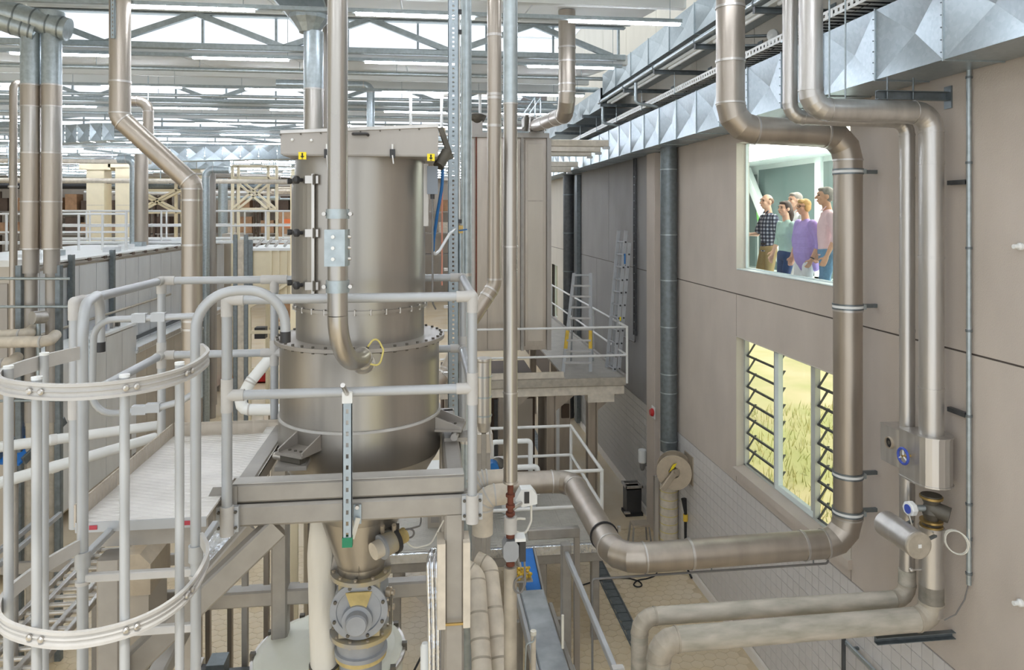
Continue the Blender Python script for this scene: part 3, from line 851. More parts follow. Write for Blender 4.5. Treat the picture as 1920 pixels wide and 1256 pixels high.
MB().prism([(x, y, zc1) for x, y in stadium(XP - .05, Y2 - .11, Y2 + .21, .116)], (0, 0, .01)).build('lid', 'steel_bright', vb)
MB().ring((XP - .165, Y2 + .06, zc0 + .2), (1, 0, 0), .055, .045, .03, 20).build('hole_rim', 'reel_steel', vb)
MB().cyl((XP - .166, Y2 + .06, zc0 + .2), (XP - .158, Y2 + .06, zc0 + .2), .047, 20).build('hole', 'black_rubber', vb)
MB().cyl((XP - .172, Y2 + .06, zc0 + .2), (XP - .16, Y2 + .06, zc0 + .2), .018, 8).build('valve_stub', 'cast_dark', vb)
# open valve body below the box
vz = HC - 2.62
v = MB().lathe((XP, Y1, HC - 2.8), [(.07, 0), (.085, .02), (.05, .06), (.075, .14), (.06, .22), (.085, .27), (.085, .3)], 20).build('valve_body', 'cast_dark', pA)
MB().ring((XP, Y1, HC - 2.73), (0, 0, 1), .095, .03, .018, 20).build('flange', 'brass', v)
MB().ring((XP, Y1, HC - 2.775), (0, 0, 1), .095, .03, .018, 20).build('flange', 'brass', v)
MB().ring((XP, Y1, HC - 2.52), (0, 0, 1), .095, .03, .02, 20).build('flange', 'brass', v)
MB().cyl((XP, Y1, vz), (XP + .1, Y1 - .1, vz - .03), .07, 18).build('side_flange', 'cast_dark', v)
MB().cyl((XP, Y1, vz), (XP - .16, Y1 + .02, vz), .028, 12).build('gauge_stub', 'galv_steel', v)
g = MB().lathe((XP - .16, Y1 + .02, vz), [(.06, 0), (.066, .01), (.066, .05), (.058, .06)], 8, axis=(-1, -.15, 0), smooth=False).build('gauge_head', 'white_paint', pA)
MB().cyl((XP - .218, Y1 + .01, vz), (XP - .226, Y1 + .01, vz), .04, 16).build('gauge_face', 'blue_wheel', g)
for (dx, yy, zz) in ((-.1, Y1, HC - 3.16), (-.066 - .03, Y2, HC - 2.98)):
    k = MB().cyl((XP + dx, yy, zz), (XP + dx - .09, yy - .01, zz + .005), .009, 8).build('drain_stub', 'steel_bright', pA if yy == Y1 else pB)
    MB().ball((XP + dx - .1, yy - .01, zz + .005), .02, n=10, m=6).build('knob', 'steel_bright', k)
MB().channel((3.95, Y1, HC - 3.76), (WX, Y1, HC - 3.76), .05, .06, .006, up=(0, 0, 1)).build('pipe_bracket', 'galv_dark', pA)
MB().channel((4.0, Y1 + .06, HC + 1.06), (WX, Y1 + .06, HC + 1.06), .05, .08, .006, up=(0, 0, 1)).build('pipe_bracket', 'galv_dark', pA)
for (x) in (4.1, 4.35): MB().cyl((x, Y1 + .06, HC + .98), (x, Y1 + .06, HC + 1.22), .008, 6).build('bracket_bolt', 'galv_dark', pA)
MB().bx((WX - .008, Y1 + .06, HC + 1.05), .014, .09, .2).build('wall_plate', 'galv_dark', pA)
# cylinder vessel
cv = thing('condensate_vessel', 'short pale steel cylinder slung beside the polished pipes above the bent ends', 'vessel', (4.15, 5.8, HC - 2.93))
vx, vzz = 4.15, HC - 2.805
MB().lathe((vx, 6.06, vzz), [(.098, 0), (.113, .012), (.113, .43), (.105, .445)], 32, axis=(0, -1, 0)).build('shell', 'steel_bright', cv)
MB().lathe((vx, 5.617, vzz), [(.1135, 0), (.1135, .016), (.10, .02)], 32, axis=(0, -1, 0)).build('end_cap', 'steel_dusty', cv)
MB().bx((vx, 5.592, vzz), .03, .004, .03).build('badge', 'white_paint', cv)
for yy in (5.68, 5.98): MB().beam((vx + .1, yy, vzz), (XP - .06, yy + .08, vzz), .03, .02).build('holder', 'galv_dark', cv)
# conduit, thin cables
cn = thing('conduit_line', 'slim galvanised conduit fixed down the concrete wall beside the polished pipes', 'conduit', (4.66, 5.67, HC - 3.22))
MB().tube([(4.665, 5.67, DZ0), (4.665, 5.67, HC - 3.2)], .02, 12).build('tube', 'galv_steel', cn)
for y in (145, 305, 465, 620, 780, 945, 1010, 1075):
    z = zAt(y, 4.66, 5.67); MB().ring((4.665, 5.67, z), (0, 0, 1), .027, .018, .02, 12).build('conduit_clip', 'galv_dark', cn)
for y in (342, 772):
    z = zAt(y, 4.66, 5.8); MB().channel((4.66, 5.69, z), (4.66, 5.9, z), .04, .04, .006, up=(1, 0, 0)).build('strut', 'dark_steel', cn)
cc = thing('signal_cable', 'thin cream cable coiled in loops between the conduit and the gauge', 'cable', (4.6, 5.7, HC - 3.1))
def coil(c, r, n, ax1, ax2, drift):
    return [Vector(c) + Vector(ax1) * r * math.cos(a) + Vector(ax2) * r * math.sin(a) + Vector(drift) * a for a in [2 * PI * n * i / (20 * n) for i in range(int(20 * n) + 1)]]
loop = coil((4.6, 5.72, HC - 2.86), .1, 2.5, (.5, -.8, 0), (0, 0, 1), (0, .002, 0))
MB().tube([(4.66, 5.67, HC - 2.62)] + loop + [(4.3, 5.86, HC - 2.86), (4.26, 5.88, HC - 2.66)], .006, 6).build('cable', 'cable_white', cc)
MB().tube([(4.66, 5.67, HC - 3.2), (4.64, 5.69, HC - 3.34), (4.58, 5.72, HC - 3.48), (4.52, 5.78, HC - 3.56)], .006, 6).build('cable', 'cable_grey', cc)
sk = thing('round_fitting', 'small white round fitting on the bare concrete wall', 'fitting', (WX, 5.14, HC - .45))
MB().lathe((WX, 5.16, zAt(462, WX, 5.16)), [(.03, 0), (.03, .02), (.018, .03), (.018, .07)], 14, axis=(-1, 0, 0)).build('fitting_body', 'white_paint', sk)
MB().lathe((WX, 5.16, zAt(1130, WX, 5.16)), [(.03, 0), (.03, .02), (.018, .03), (.018, .07)], 14, axis=(-1, 0, 0)).build('round_fitting', 'white_paint', label='small round white fitting low on the concrete wall', cat='fitting')
# hanging rods in front of the duct
for i, px in enumerate((1555, 1585)):
    x = xAt(px, 6.3)
    MB().cyl((x, 6.3, HC + .92), (x, 6.3, HC + 3.2), .008, 8).build('threaded_rod', 'galv_steel', label='thin threaded hanger rod in front of the creased duct', cat='rod', group='hanger rods before the duct')
# round loudspeaker / detector heads by the tray
hd = thing('detector_head', 'pair of white round detector heads beside the tray', 'detector', (3.0, 5.9, HC + 2))
for i, (px, py) in enumerate(((1446, 66), (1444, 84))):
    p = aY(px, py, 8.6)
    MB().lathe(p, [(.02, 0), (.075, .02), (.08, .05), (.03, .06), (.03, .16)], 18, axis=(.8, .5, .1)).build('head', 'white_paint', hd)
    MB().cyl(p + Vector((.1, .08, .02)), (4.1, p.y + .3, p.z + .05), .02, 8).build('arm', 'galv_dark', hd)

# ---- downpipe by the pilaster with wrapped foot
dp = thing('downpipe', 'galvanised vertical downpipe beside the concrete pilaster with a cream wrapped foot', 'pipe', (4.5, 12.95, 0))
x, y = 4.53, 12.95
MB().tube([(x, y, 1.98), (x, y, DZ0)], .155, 28).build('pipe_section', 'galv_dark', dp)
for py in (318, 440, 525, 612, 700, 735, 825): MB().ring((x, y, zAt(py, x, y)), (0, 0, 1), .162, .14, .02, 28).build('seam_ring', 'galv_steel', dp)
MB().tube([(x, y, 1.3), (x, y, 2.0)], .1, 20).build('lower_section', 'galv_steel', dp)
for z in (1.5, 1.62): MB().ring((x, y, z), (0, 0, 1), .107, .09, .02, 20).build('seam_ring', 'galv_steel', dp)
wr = MB().tube([(x, y, .0), (x, y, 1.36)], .168, 20).build('wrapped_foot', 'dusty_pipe', dp)
for k in range(8): MB().ring((x, y, .2 + k * .15), (0, 0, 1), .172, .16, .012, 20).build('wrap_band', 'cable_yellow', wr)
MB().box((x - .27, y - .0, 0), (x - .2, y + .08, 1.5)).build('corner_guard', 'steel_bright', dp)
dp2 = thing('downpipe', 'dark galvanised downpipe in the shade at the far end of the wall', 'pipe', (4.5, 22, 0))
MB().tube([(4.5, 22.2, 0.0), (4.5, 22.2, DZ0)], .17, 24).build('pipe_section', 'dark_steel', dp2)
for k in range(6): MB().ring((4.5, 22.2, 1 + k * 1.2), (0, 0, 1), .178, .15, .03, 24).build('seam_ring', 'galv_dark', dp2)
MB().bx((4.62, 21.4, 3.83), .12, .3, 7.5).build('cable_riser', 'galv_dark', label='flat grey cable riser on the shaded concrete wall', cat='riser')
# ladder-like cable riser on the dark wall
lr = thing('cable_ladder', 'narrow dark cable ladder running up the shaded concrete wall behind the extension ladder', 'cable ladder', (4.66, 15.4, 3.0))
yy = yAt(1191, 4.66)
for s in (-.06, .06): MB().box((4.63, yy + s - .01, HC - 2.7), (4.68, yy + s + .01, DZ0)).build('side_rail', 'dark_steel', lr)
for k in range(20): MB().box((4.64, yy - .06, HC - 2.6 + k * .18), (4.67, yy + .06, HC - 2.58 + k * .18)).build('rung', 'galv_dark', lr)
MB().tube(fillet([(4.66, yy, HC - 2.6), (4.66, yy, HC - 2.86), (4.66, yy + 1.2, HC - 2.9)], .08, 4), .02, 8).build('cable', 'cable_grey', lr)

# ---- hose reel
hr_ = thing('hose_reel', 'beige steel hose reel on a wall bracket beside the downpipe', 'hose reel', (4.4, 12.3, 1.9))
rc = aY(1264, 880, 12.35)
ax = Vector((.35, 1, 0)).normalized()
for s in (-.16, .1):
    MB().ring(rc + ax * s, ax, .30, .10, .015, 32).build('reel_disc', 'reel_steel', hr_)
    MB().ring(rc + ax * s, ax, .305, .285, .03, 32).build('disc_rim', 'reel_steel', hr_)
for k in range(3): MB().ring(rc + ax * (-.1 + k * .07), ax, .2, .10, .06, 28).build('hose_coil', 'dusty_pipe', hr_)
MB().cyl(rc - ax * .2, rc + ax * .14, .05, 16).build('hub', 'reel_steel', hr_)
MB().beam(rc - ax * .2, Vector((WX - .02, rc.y - .1, rc.z + .05)), .05, .12).build('bracket_arm', 'reel_steel', hr_)
MB().beam(rc - ax * .2, rc - ax * .2 + Vector((-.22, 0, -.28)), .05, .1).build('guide_arm', 'reel_steel', hr_)
MB().bx((WX - .014, rc.y - .02, rc.z + .02), .022, .4, .5).build('wall_plate', 'reel_steel', hr_)
lb = MB().prism([rc - ax * .212 + Vector(v) for v in ((-.1, 0, .02), (.0, 0, .1), (.05, 0, .18), (-.02, 0, .16))], ax * .004).build('label_plate', 'yellow_sign', hr_)
sp = thing('spray_gun', 'black hose spray gun with a yellow band hanging by the wrapped pipe foot', 'spray gun', (4.66, 12.4, .3))
gx, gy = 4.64, 12.38
MB().tube([(gx, gy, .35), (gx, gy, 1.05), (gx - .03, gy, 1.3)], [.02, .028, .05], 12).build('hose_end', 'black_rubber', sp)
MB().cyl((gx, gy, .9), (gx, gy, 1.02), .042, 12).build('grip_band', 'yellow_paint', sp)
MB().tube([(gx, gy, .36), (gx, gy - .05, .1), (gx, gy - .3, .03)], .018, 10).build('hose', 'black_rubber', sp)

# ---- things at the foot of the wall
bn = thing('waste_bin', 'tall black waste bin with an open chrome top behind the pilaster', 'bin', (4.42, 14.95, 0))
bx0, bx1, by0, by1, bh = 4.22, 4.6, 14.75, 15.1, .64
MB().prism([(bx0 + .03, by0 + .03, .05), (bx1 - .03, by0 + .03, .05), (bx1 - .03, by1 - .03, .05), (bx0 + .03, by1 - .03, .05)], (0, 0, bh - .12)).build('bin_body', 'black_plastic', bn)
MB().box((bx0, by0, 0), (bx1, by1, .06)).build('bin_base', 'black_rubber', bn)
rm = MB()
rm.box((bx0, by0, bh - .05), (bx1, by0 + .03, bh)).box((bx0, by1 - .03, bh - .05), (bx1, by1, bh)).box((bx0, by0, bh - .05), (bx0 + .03, by1, bh)).box((bx1 - .03, by0, bh - .05), (bx1, by1, bh))
rm.build('bin_rim', 'steel_bright', bn)
MB().box((bx0 + .03, by0 + .03, bh - .09), (bx1 - .03, by1 - .03, bh - .07)).build('bin_inside', 'black_rubber', bn)
MB().bx((bx0 + .02, by0 - .03, .1), .12, .08, .03).build('pedal', 'steel_bright', bn)
ds = thing('soap_dispenser', 'white cylindrical dispenser on the wall above the black bin', 'dispenser', (4.6, 14.9, 1.0))
p = aY(1204, 855, 14.75)
MB().lathe((4.58, 14.75, p.z - .14), [(.07, 0), (.085, .02), (.088, .26), (.08, .28)], 20).build('canister', 'white_paint', ds)
MB().lathe((4.58, 14.75, p.z - .30), [(.03, 0), (.055, .06), (.06, .16)], 16).build('nozzle', 'cable_grey', ds)
MB().box((4.62, 14.7, p.z - .2), (WX, 14.8, p.z + .1)).build('wall_mount', 'cable_grey', ds)
st = thing('step_stool', 'low grey steel step stool on the floor in front of the pilaster', 'stool', (4.16, 13.6, 0))
sx, sy = 4.14, 13.5
MB().beam((sx - .16, sy, .40), (sx + .16, sy, .40), .26, .035, up=(0, 0, 1)).build('seat', 'reel_steel', st)
for i in (-1, 1):
    for j in (-1, 1): MB().beam((sx + i * .15, sy + j * .11, .39), (sx + i * .19, sy + j * .15, 0), .03, .03).build('leg', 'frame_steel', st)
rb = thing('alarm_button', 'small round red alarm button on the edge of the pilaster', 'button', (4.57, 14.1, HC - 4.1))
p = aY(1216, 773, 14.0)
MB().lathe((4.575, 14.0, p.z), [(.07, 0), (.085, .03), (.06, .07)], 18, axis=(-1, 0, 0)).build('button', 'red_plastic', rb)
MB().bx((4.578, 14.0, p.z), .012, .2, .24).build('backplate', 'white_paint', rb)
cb = thing('floor_cable', 'thin dark cable lying in a loop on the beige floor by the drain', 'cable', (3, 9.5, 0))
pts = [aZ(u, v, .018) for u, v in ((1088, 1098), (1120, 1088), (1150, 1083), (1180, 1084), (1200, 1090), (1205, 1098), (1196, 1101), (1187, 1097), (1193, 1088), (1212, 1085), (1228, 1080), (1236, 1066))]
MB().tube(fillet(pts, .2, 4) + [Vector((pts[-1].x + .1, pts[-1].y + .3, .018))], .012, 8).build('cable', 'black_rubber', cb)

gbar = thing('guide_bar', 'slim grey steel guide bar on brackets along the tiled wall below the mottled pipes', 'bar', (4.62, 6.3, 1.6))
MB().beam((4.62, 4.6, 1.67), (4.62, 7.45, 1.67), .03, .045, up=(0, 0, 1)).build('bar', 'galv_steel', gbar)
for yy in (5.2, 6.5, 7.3):
    MB().beam((4.62, yy, 1.67), (WX - .008, yy, 1.67), .03, .03).build('bracket', 'galv_dark', gbar)
MB().beam((4.6, 7.43, 1.1), (4.6, 7.43, 1.72), .03, .04).build('end_post', 'dark_steel', gbar)

# ================================================================== the filter vessel, its frame and platform
TY = 4.65; TX = xAt(677, TY)
def tz(py): return zAt(py, TX, TY)
tank = thing('filter_vessel', 'large round stainless filter vessel with a boxed lid, standing in the steel frame', 'vessel', (TX, TY, tz(1065)))
MB().lathe((TX, TY, 0), [(.405, tz(303)), (.405, tz(568))], 72).build('upper_shell', 'steel_tank', tank)
MB().ring((TX, TY, tz(570)), (0, 0, 1), .418, .36, .018, 72).build('joint_flange', 'steel_tank', tank)
jb = None
for k in range(28):
    a = 2 * PI * k / 28; c = (TX + .413 * math.cos(a), TY + .413 * math.sin(a), tz(570))
    if jb is None: jb = local_part(MB().cyl((0, 0, -.018), (0, 0, .016), .007, 6), 'joint_bolt', 'steel_bright', tank, c)
    else: inst(jb, c, tank)
MB().lathe((TX, TY, 0), [(.398, tz(571)), (.398, tz(632))], 72).build('neck_shell', 'steel_tank', tank)
cl = MB().ring((TX, TY, tz(630)), (0, 0, 1), .528, .37, .022, 80).build('collar_flange', 'steel_soft', tank)
fb = None
for k in range(40):
    a = 2 * PI * k / 40
    c = (TX + .508 * math.cos(a), TY + .508 * math.sin(a), tz(630))
    if fb is None: fb = local_part(MB().cyl((0, 0, -.022), (0, 0, .022), .0085, 8), 'flange_bolt', 'cast_dark', cl, c)
    else: inst(fb, c, cl)
zr = tz(768)
MB().lathe((TX, TY, 0), [(.494, tz(636)), (.494, zr)], 72).build('lower_shell', 'steel_tank', tank)
MB().ring((TX, TY, zr), (0, 0, 1), .505, .45, .014, 72).build('rim_ring', 'alu_dusty', tank)
MB().lathe((TX, TY, 0), [(.502, zr - .005), (.502, tz(838)), (.48, tz(850))], 72).build('skirt_band', 'steel_tank', tank)
MB().lathe((TX, TY, 0), [(.48, tz(848)), (.255, tz(958)), (.15, tz(1052)), (.145, tz(1066))], 48).build('cone', 'steel_tank', tank)
for a in (-PI / 2, 0.1, PI):
    d = Vector((math.cos(a), math.sin(a), 0)); c0 = Vector((TX, TY, 0))
    MB().add([c0 + d * .15 + Vector((0, 0, tz(1066))), c0 + d * .19 + Vector((0, 0, tz(1066))), c0 + d * .157 + Vector((0, 0, tz(1020))), c0 + d * .155 + Vector((.006, 0, tz(1020)))], [(0, 1, 2, 3)]).build('stiffener', 'steel_soft', tank)
# lid box
fy, by_ = 4.19, 5.10
xl, xr = xAt(526, fy), xAt(822, fy)
zb, zl_, zr_ = zAt(290, -.4, fy), zAt(249, xl, fy), zAt(237, xr, fy)
lid = MB().prism([(xl, fy, zb), (xr, fy, zb), (xr, fy, zr_), (xl, fy, zl_)], (0, by_ - fy, 0)).build('lid_box', 'steel_soft', tank)
MB().box((xl + .01, fy + .006, tz(303) - .0), (xr - .005, by_ - .01, zb)).build('lid_flange', 'steel_soft', tank)
edge = MB()
for k in range(9):
    f = k / 8; x = xl + (xr - xl) * f; edge.cyl((x, fy - .002, zl_ + (zr_ - zl_) * f - .012), (x, fy - .008, zl_ + (zr_ - zl_) * f - .012), .005, 6)
edge.build('rivet_row', 'cast_dark', lid)
MB().beam((xl, fy - .004, zl_ + .004), (xr, fy - .004, zr_ + .004), .012, .02).build('top_edge', 'steel_bright', lid)
for (px, py) in ((548, 262), (584, 263)): MB().ball(aY(px, py, fy - .004), .009, n=10, m=6).build('button', 'white_paint', lid)
MB().tube(fillet([aY(662, 251, fy), aY(664, 251, fy - .03), aY(688, 251, fy - .03), aY(690, 253, fy)], .012, 3), .009, 10).build('handle', 'black_plastic', lid)
for (px) in (613, 736):
    p = aY(px, 288, fy - .012)
    cp = MB().bx(p, .03, .02, .05).build('toggle_clamp', 'black_plastic', lid)
    MB().cyl(p + Vector((0, 0, .0)), p + Vector((0, -.005, .055)), .006, 8).build('clamp_pin', 'white_paint', cp)
    MB().beam(p + Vector((0, -.006, -.01)), p + Vector((.006, -.01, -.06)), .012, .008).build('clamp_hook', 'steel_bright', cp)
for (px, py) in ((567, 292), (808, 295)):
    p = aY(px, py, fy + .0)
    sg = MB().bx((p.x, fy - .001, p.z), .043, .004, .042).build('lift_sign', 'yellow_sign', tank, label='yellow sign with a black lifting arrow')
    a = MB().prism([(p.x - .004, fy - .004, p.z - .004), (p.x + .004, fy - .004, p.z - .004), (p.x + .004, fy - .004, p.z + .016), (p.x - .004, fy - .004, p.z + .016)], (0, -.001, 0))
    a.prism([(p.x - .012, fy - .004, p.z - .002), (p.x, fy - .004, p.z - .014), (p.x + .012, fy - .004, p.z - .002)], (0, -.001, 0))
    a.prism([(p.x - .004, fy - .004, p.z - .019), (p.x + .004, fy - .004, p.z - .019), (p.x + .004, fy - .004, p.z - .016), (p.x - .004, fy - .004, p.z - .016)], (0, -.001, 0))
    a.build('arrow_print', 'sign_black', sg)
# inspection door on the left flank
ang = [math.radians(a) for a in range(186, 238, 6)]
dr = MB()
ri, ro = .406, .424
for a, b in zip(ang, ang[1:]):
    P = [(TX + r * math.cos(t), TY + r * math.sin(t), z) for z in (tz(545), tz(332)) for r, t in ((ri, a), (ro, a), (ro, b), (ri, b))]
    dr.add(P, [(0, 1, 2, 3), (4, 5, 6, 7), (1, 2, 6, 5)], False)
door = dr.build('inspection_door', 'steel_tank', tank)
a = ang[-1]
MB().beam((TX + .42 * math.cos(a), TY + .42 * math.sin(a), tz(545)), (TX + .42 * math.cos(a), TY + .42 * math.sin(a), tz(332)), .02, .02).build('door_edge', 'steel_bright', door)
for py in (342, 434, 525):
    c = Vector((TX + .425 * math.cos(math.radians(221)), TY + .425 * math.sin(math.radians(221)), tz(py)))
    d = Vector((math.cos(math.radians(221)), math.sin(math.radians(221)), 0))
    MB().lathe(c, [(.012, 0), (.012, .02), (.024, .026), (.024, .045), (.012, .055)], 14, axis=d).build('door_knob', 'black_plastic', door)
    c2 = Vector((TX + .43 * math.cos(math.radians(234)), TY + .43 * math.sin(math.radians(234)), tz(py)))
    h = MB().bx(c2, .075, .02, .045).build('hinge', 'steel_bright', door)
    MB().cyl(c2 + Vector((.015, -.012, -.03)), c2 + Vector((.015, -.012, .03)), .009, 8).build('hinge_pin', 'cast_dark', h)
    c3 = Vector((TX + .41 * math.cos(math.radians(196)), TY + .41 * math.sin(math.radians(196)), tz(py)))
    MB().lathe(c3, [(.01, 0), (.018, .02), (.018, .04)], 12, axis=(math.cos(math.radians(200)), math.sin(math.radians(200)), 0)).build('door_knob', 'black_plastic', door)
# little latch, control box and its cable on the right flank
bxp = aY(811, 338, 4.42)
cbx = MB().bx(bxp, .065, .06, .17).build('control_box', mat('box_grey', (128, 136, 146), .1, .5, .04, 8).name, tank)
MB().cyl(bxp + Vector((0, 0, -.085)), bxp + Vector((0, 0, -.115)), .014, 10).build('cable_gland', 'black_plastic', cbx)
MB().tube(fillet([bxp + Vector((0, 0, -.11)), bxp + Vector((0, 0, -.75)), bxp + Vector((.02, .1, -.8))], .05, 4), .006, 8).build('cable', 'cable_grey', cbx)
MB().beam(bxp + Vector((-.04, 0, .1)), bxp + Vector((-.04, 0, -.28)), .012, .03).build('mount_strip', 'alu_dusty', tank)
k = aY(833, 275, 4.6)
lt = MB().beam(aY(826, 240, 4.6), aY(846, 298, 4.6), .05, .035).build('lid_latch', 'cast_dark', tank)
MB().cyl(aY(838, 285, 4.56), aY(822, 312, 4.5), .035, 12).build('latch_motor', 'cast_dark', lt)
MB().bx(aY(829, 247, 4.6), .04, .04, .05).build('latch_block', 'reel_steel', lt)
# lugs carrying the vessel on load cells
def lug(ang, name='support_lug'):
    d = Vector((math.cos(ang), math.sin(ang), 0)); s = Vector((-d.y, d.x, 0)); c = Vector((TX, TY, 0))
    zt, zb_ = zr - .01, HC - 1.345
    l = MB().prism([c + d * .49 + s * .095 + Vector((0, 0, zb_)), c + d * .66 + s * .095 + Vector((0, 0, zb_)), c + d * .66 - s * .095 + Vector((0, 0, zb_)), c + d * .49 - s * .095 + Vector((0, 0, zb_))], (0, 0, .014)).build(name, 'steel_soft', tank)
    for k in (-1, 1):
        MB().prism([c + d * .495 + s * k * .085 + Vector((0, 0, zb_ + .012)), c + d * .65 + s * k * .085 + Vector((0, 0, zb_ + .012)), c + d * .65 + s * k * .085 + Vector((0, 0, zb_ + .03)), c + d * .495 + s * k * .085 + Vector((0, 0, zt))], s * .01).build('gusset', 'steel_soft', l)
    for k in range(3): MB().cyl(c + d * .6 + s * (-.04 + .04 * k) + Vector((0, 0, zb_ + .013)), c + d * .6 + s * (-.04 + .04 * k) + Vector((0, 0, zb_ + .02)), .009, 8).build('bolt', 'cast_dark', l)
    q = c + d * .62 + Vector((0, 0, zb_ - .022))
    lc = MB().beam(q - s * .07, q + s * .07, .05, .036, up=(0, 0, 1)).build('load_cell', 'cast_dark', tank)
    MB().bx(q + Vector((0, 0, -.03)), .17, .15, .024).build('cell_base', 'frame_steel', lc)
    MB().cyl(q - s * .07, q - s * .13, .022, 10).build('cell_plug', 'steel_bright', lc)
    MB().cyl(q + Vector((0, 0, .015)), q + Vector((0, 0, .023)), .02, 10).build('cell_pin', 'cast_dark', lc)
lug(math.radians(238)); lug(math.radians(-12)); lug(math.radians(118))
# discharge: flange, rotary valve, vibrator
zf = tz(1066)
MB().ring((TX, TY, zf - .012), (0, 0, 1), .19, .12, .026, 40).build('outlet_flange', 'valve_dust', tank)
for k in range(10):
    a = 2 * PI * k / 10 + .2; MB().cyl((TX + .17 * math.cos(a), TY + .17 * math.sin(a), zf - .02), (TX + .17 * math.cos(a), TY + .17 * math.sin(a), zf + .014), .012, 6).build('flange_bolt', 'reel_steel', tank)
rv = thing('rotary_valve', 'grey dusty rotary valve with a round end cover under the vessel outlet', 'valve', (TX, TY, zf - .46))
vc = Vector((TX, TY, zf - .185))
MB().lathe(vc + Vector((0, .16, 0)), [(.165, 0), (.165, .3)], 40, axis=(0, -1, 0)).build('valve_body', 'valve_grey', rv)
MB().bx(vc, .25, .28, .34).build('valve_block', 'valve_dust', rv)
ec = MB().lathe(vc + Vector((0, -.14, 0)), [(.176, 0), (.176, .02), (.138, .022), (.133, .012), (.02, .012)], 40, axis=(0, -1, 0)).build('end_cover', 'valve_grey', rv)
for k in range(8):
    a = 2 * PI * k / 8 + .35; c = vc + Vector((.156 * math.cos(a), -.16, .156 * math.sin(a))); MB().cyl(c, c + Vector((0, -.014, 0)), .011, 6).build('cover_bolt', 'cast_dark', ec)
MB().prism([vc + Vector(v) for v in ((-.08, -.155, .12), (.08, -.155, .12), (.045, -.155, .02), (-.045, -.155, .02))], (0, -.012, 0)).build('dust_crust', 'dust_yellow', ec)
MB().lathe(vc + Vector((-.01, -.15, -.05)), [(.095, 0), (.092, .03), (.07, .034), (.066, .075), (.058, .085)], 30, axis=(0, -1, 0)).build('bearing_cap', 'valve_grey', ec)
MB().ring(vc + Vector((0, 0, -.2)), (0, 0, 1), .195, .1, .026, 40).build('lower_flange', 'valve_dust', rv)
for k in range(10):
    a = 2 * PI * k / 10; MB().cyl((vc.x + .172 * math.cos(a), vc.y + .172 * math.sin(a), vc.z - .225), (vc.x + .172 * math.cos(a), vc.y + .172 * math.sin(a), vc.z - .178), .011, 6).build('flange_bolt', 'reel_steel', rv)
for dz in (.07, -.02): MB().lathe(vc + Vector((.165, -.08, dz)), [(.03, 0), (.03, .03), (.018, .034), (.018, .05)], 12, axis=(1, -.3, 0)).build('air_fitting', 'reel_steel', rv)
MB().beam(vc + Vector((.19, -.1, .06)), vc + Vector((.19, -.1, -.12)), .02, .02).build('side_bar', 'cast_dark', rv)
MB().lathe((TX, TY, 0), [(.155, vc.z - .215), (.15, vc.z - .3), (.165, vc.z - .305), (.165, vc.z - .33), (.13, vc.z - .345), (.13, vc.z - .72)], 36).build('outlet_spout', 'valve_grey', rv)
MB().ring((TX, TY, vc.z - .34), (0, 0, 1), .16, .1, .035, 36).build('spout_collar', 'dust_yellow', rv)
vm = thing('vibrator_motor', 'small beige vibrator motor bolted to the side of the hopper cone', 'motor', aY(725, 1050, 4.45))
m0, m1 = aY(700, 1034, 4.38), aY(752, 1006, 4.5)
ax = (m1 - m0).normalized()
MB().cyl(m0, m0.lerp(m1, .34), .052, 24).build('end_cap', 'dusty_pipe', vm)
MB().cyl(m0.lerp(m1, .3), m0.lerp(m1, .74), .066, 24).build('motor_body', 'valve_dust', vm)
MB().ring(m0.lerp(m1, .3), ax, .074, .04, .015, 24).build('motor_ring', 'valve_grey', vm)
MB().ring(m0.lerp(m1, .76), ax, .078, .04, .022, 24).build('motor_ring', 'black_plastic', vm)
MB().cyl(m0.lerp(m1, .74), m1 + ax * .03, .045, 24).build('end_cap', 'dust_yellow', vm)
MB().bx(m0.lerp(m1, .52) + Vector((0, .06, .06)), .13, .1, .03).build('motor_foot', 'cast_dark', vm)
for s in (-.03, .04): MB().cyl(m0.lerp(m1, .5) + Vector((s, .02, .06)), m0.lerp(m1, .5) + Vector((s, .0, .115)), .014, 8).build('foot_bolt', 'reel_steel', vm)
MB().tube(fillet([aY(752, 1004, 4.5), aY(762, 990, 4.5), aY(778, 994, 4.5), aY(774, 1008, 4.5), aY(757, 1008, 4.5), aY(752, 996, 4.6), aY(790, 985, 4.9), aY(788, 930, 4.9)], .03, 4), .006, 8).build('motor_cable', 'cable_grey', vm)
MB().tube(fillet([m1, aY(775, 1028, 4.5), aY(808, 1020, 4.5), aY(832, 975, 4.5)], .06, 5), .005, 8).build('motor_cable', 'cable_white', vm)

# filter sock, white drum
dc = Vector((xAt(618, 5.0), 5.0, 0)); zd = zAt(1212, dc.x, dc.y)
drm = thing('white_drum', 'broad white round container with a bolted lid below the rotary valve', 'container', (dc.x, dc.y, 0))
MB().lathe((dc.x, dc.y, 0), [(.02, zd + .03), (.2, zd + .028), (.44, zd), (.49, zd - .02), (.5, zd - .05)], 56).build('lid', 'drum_white', drm)
MB().lathe((dc.x, dc.y, 0), [(.485, .8), (.49, zd - .05)], 56).build('drum_body', 'drum_white', drm)
MB().ring((dc.x, dc.y, zd - .04), (0, 0, 1), .512, .46, .022, 56).build('clamp_hoop', 'steel_bright', drm)
for k in range(12):
    a = 2 * PI * k / 12; c = Vector((dc.x + .505 * math.cos(a), dc.y + .505 * math.sin(a), zd - .03))
    MB().bx(c, .035, .035, .05).build('lid_clip', 'cast_dark', drm)
for k in range(4):
    a = PI / 4 + k * PI / 2; c = (dc.x + .4 * math.cos(a), dc.y + .4 * math.sin(a))
    MB().beam((c[0], c[1], 0), (c[0], c[1], .82), .08, .08).build('leg', 'frame_steel', drm)
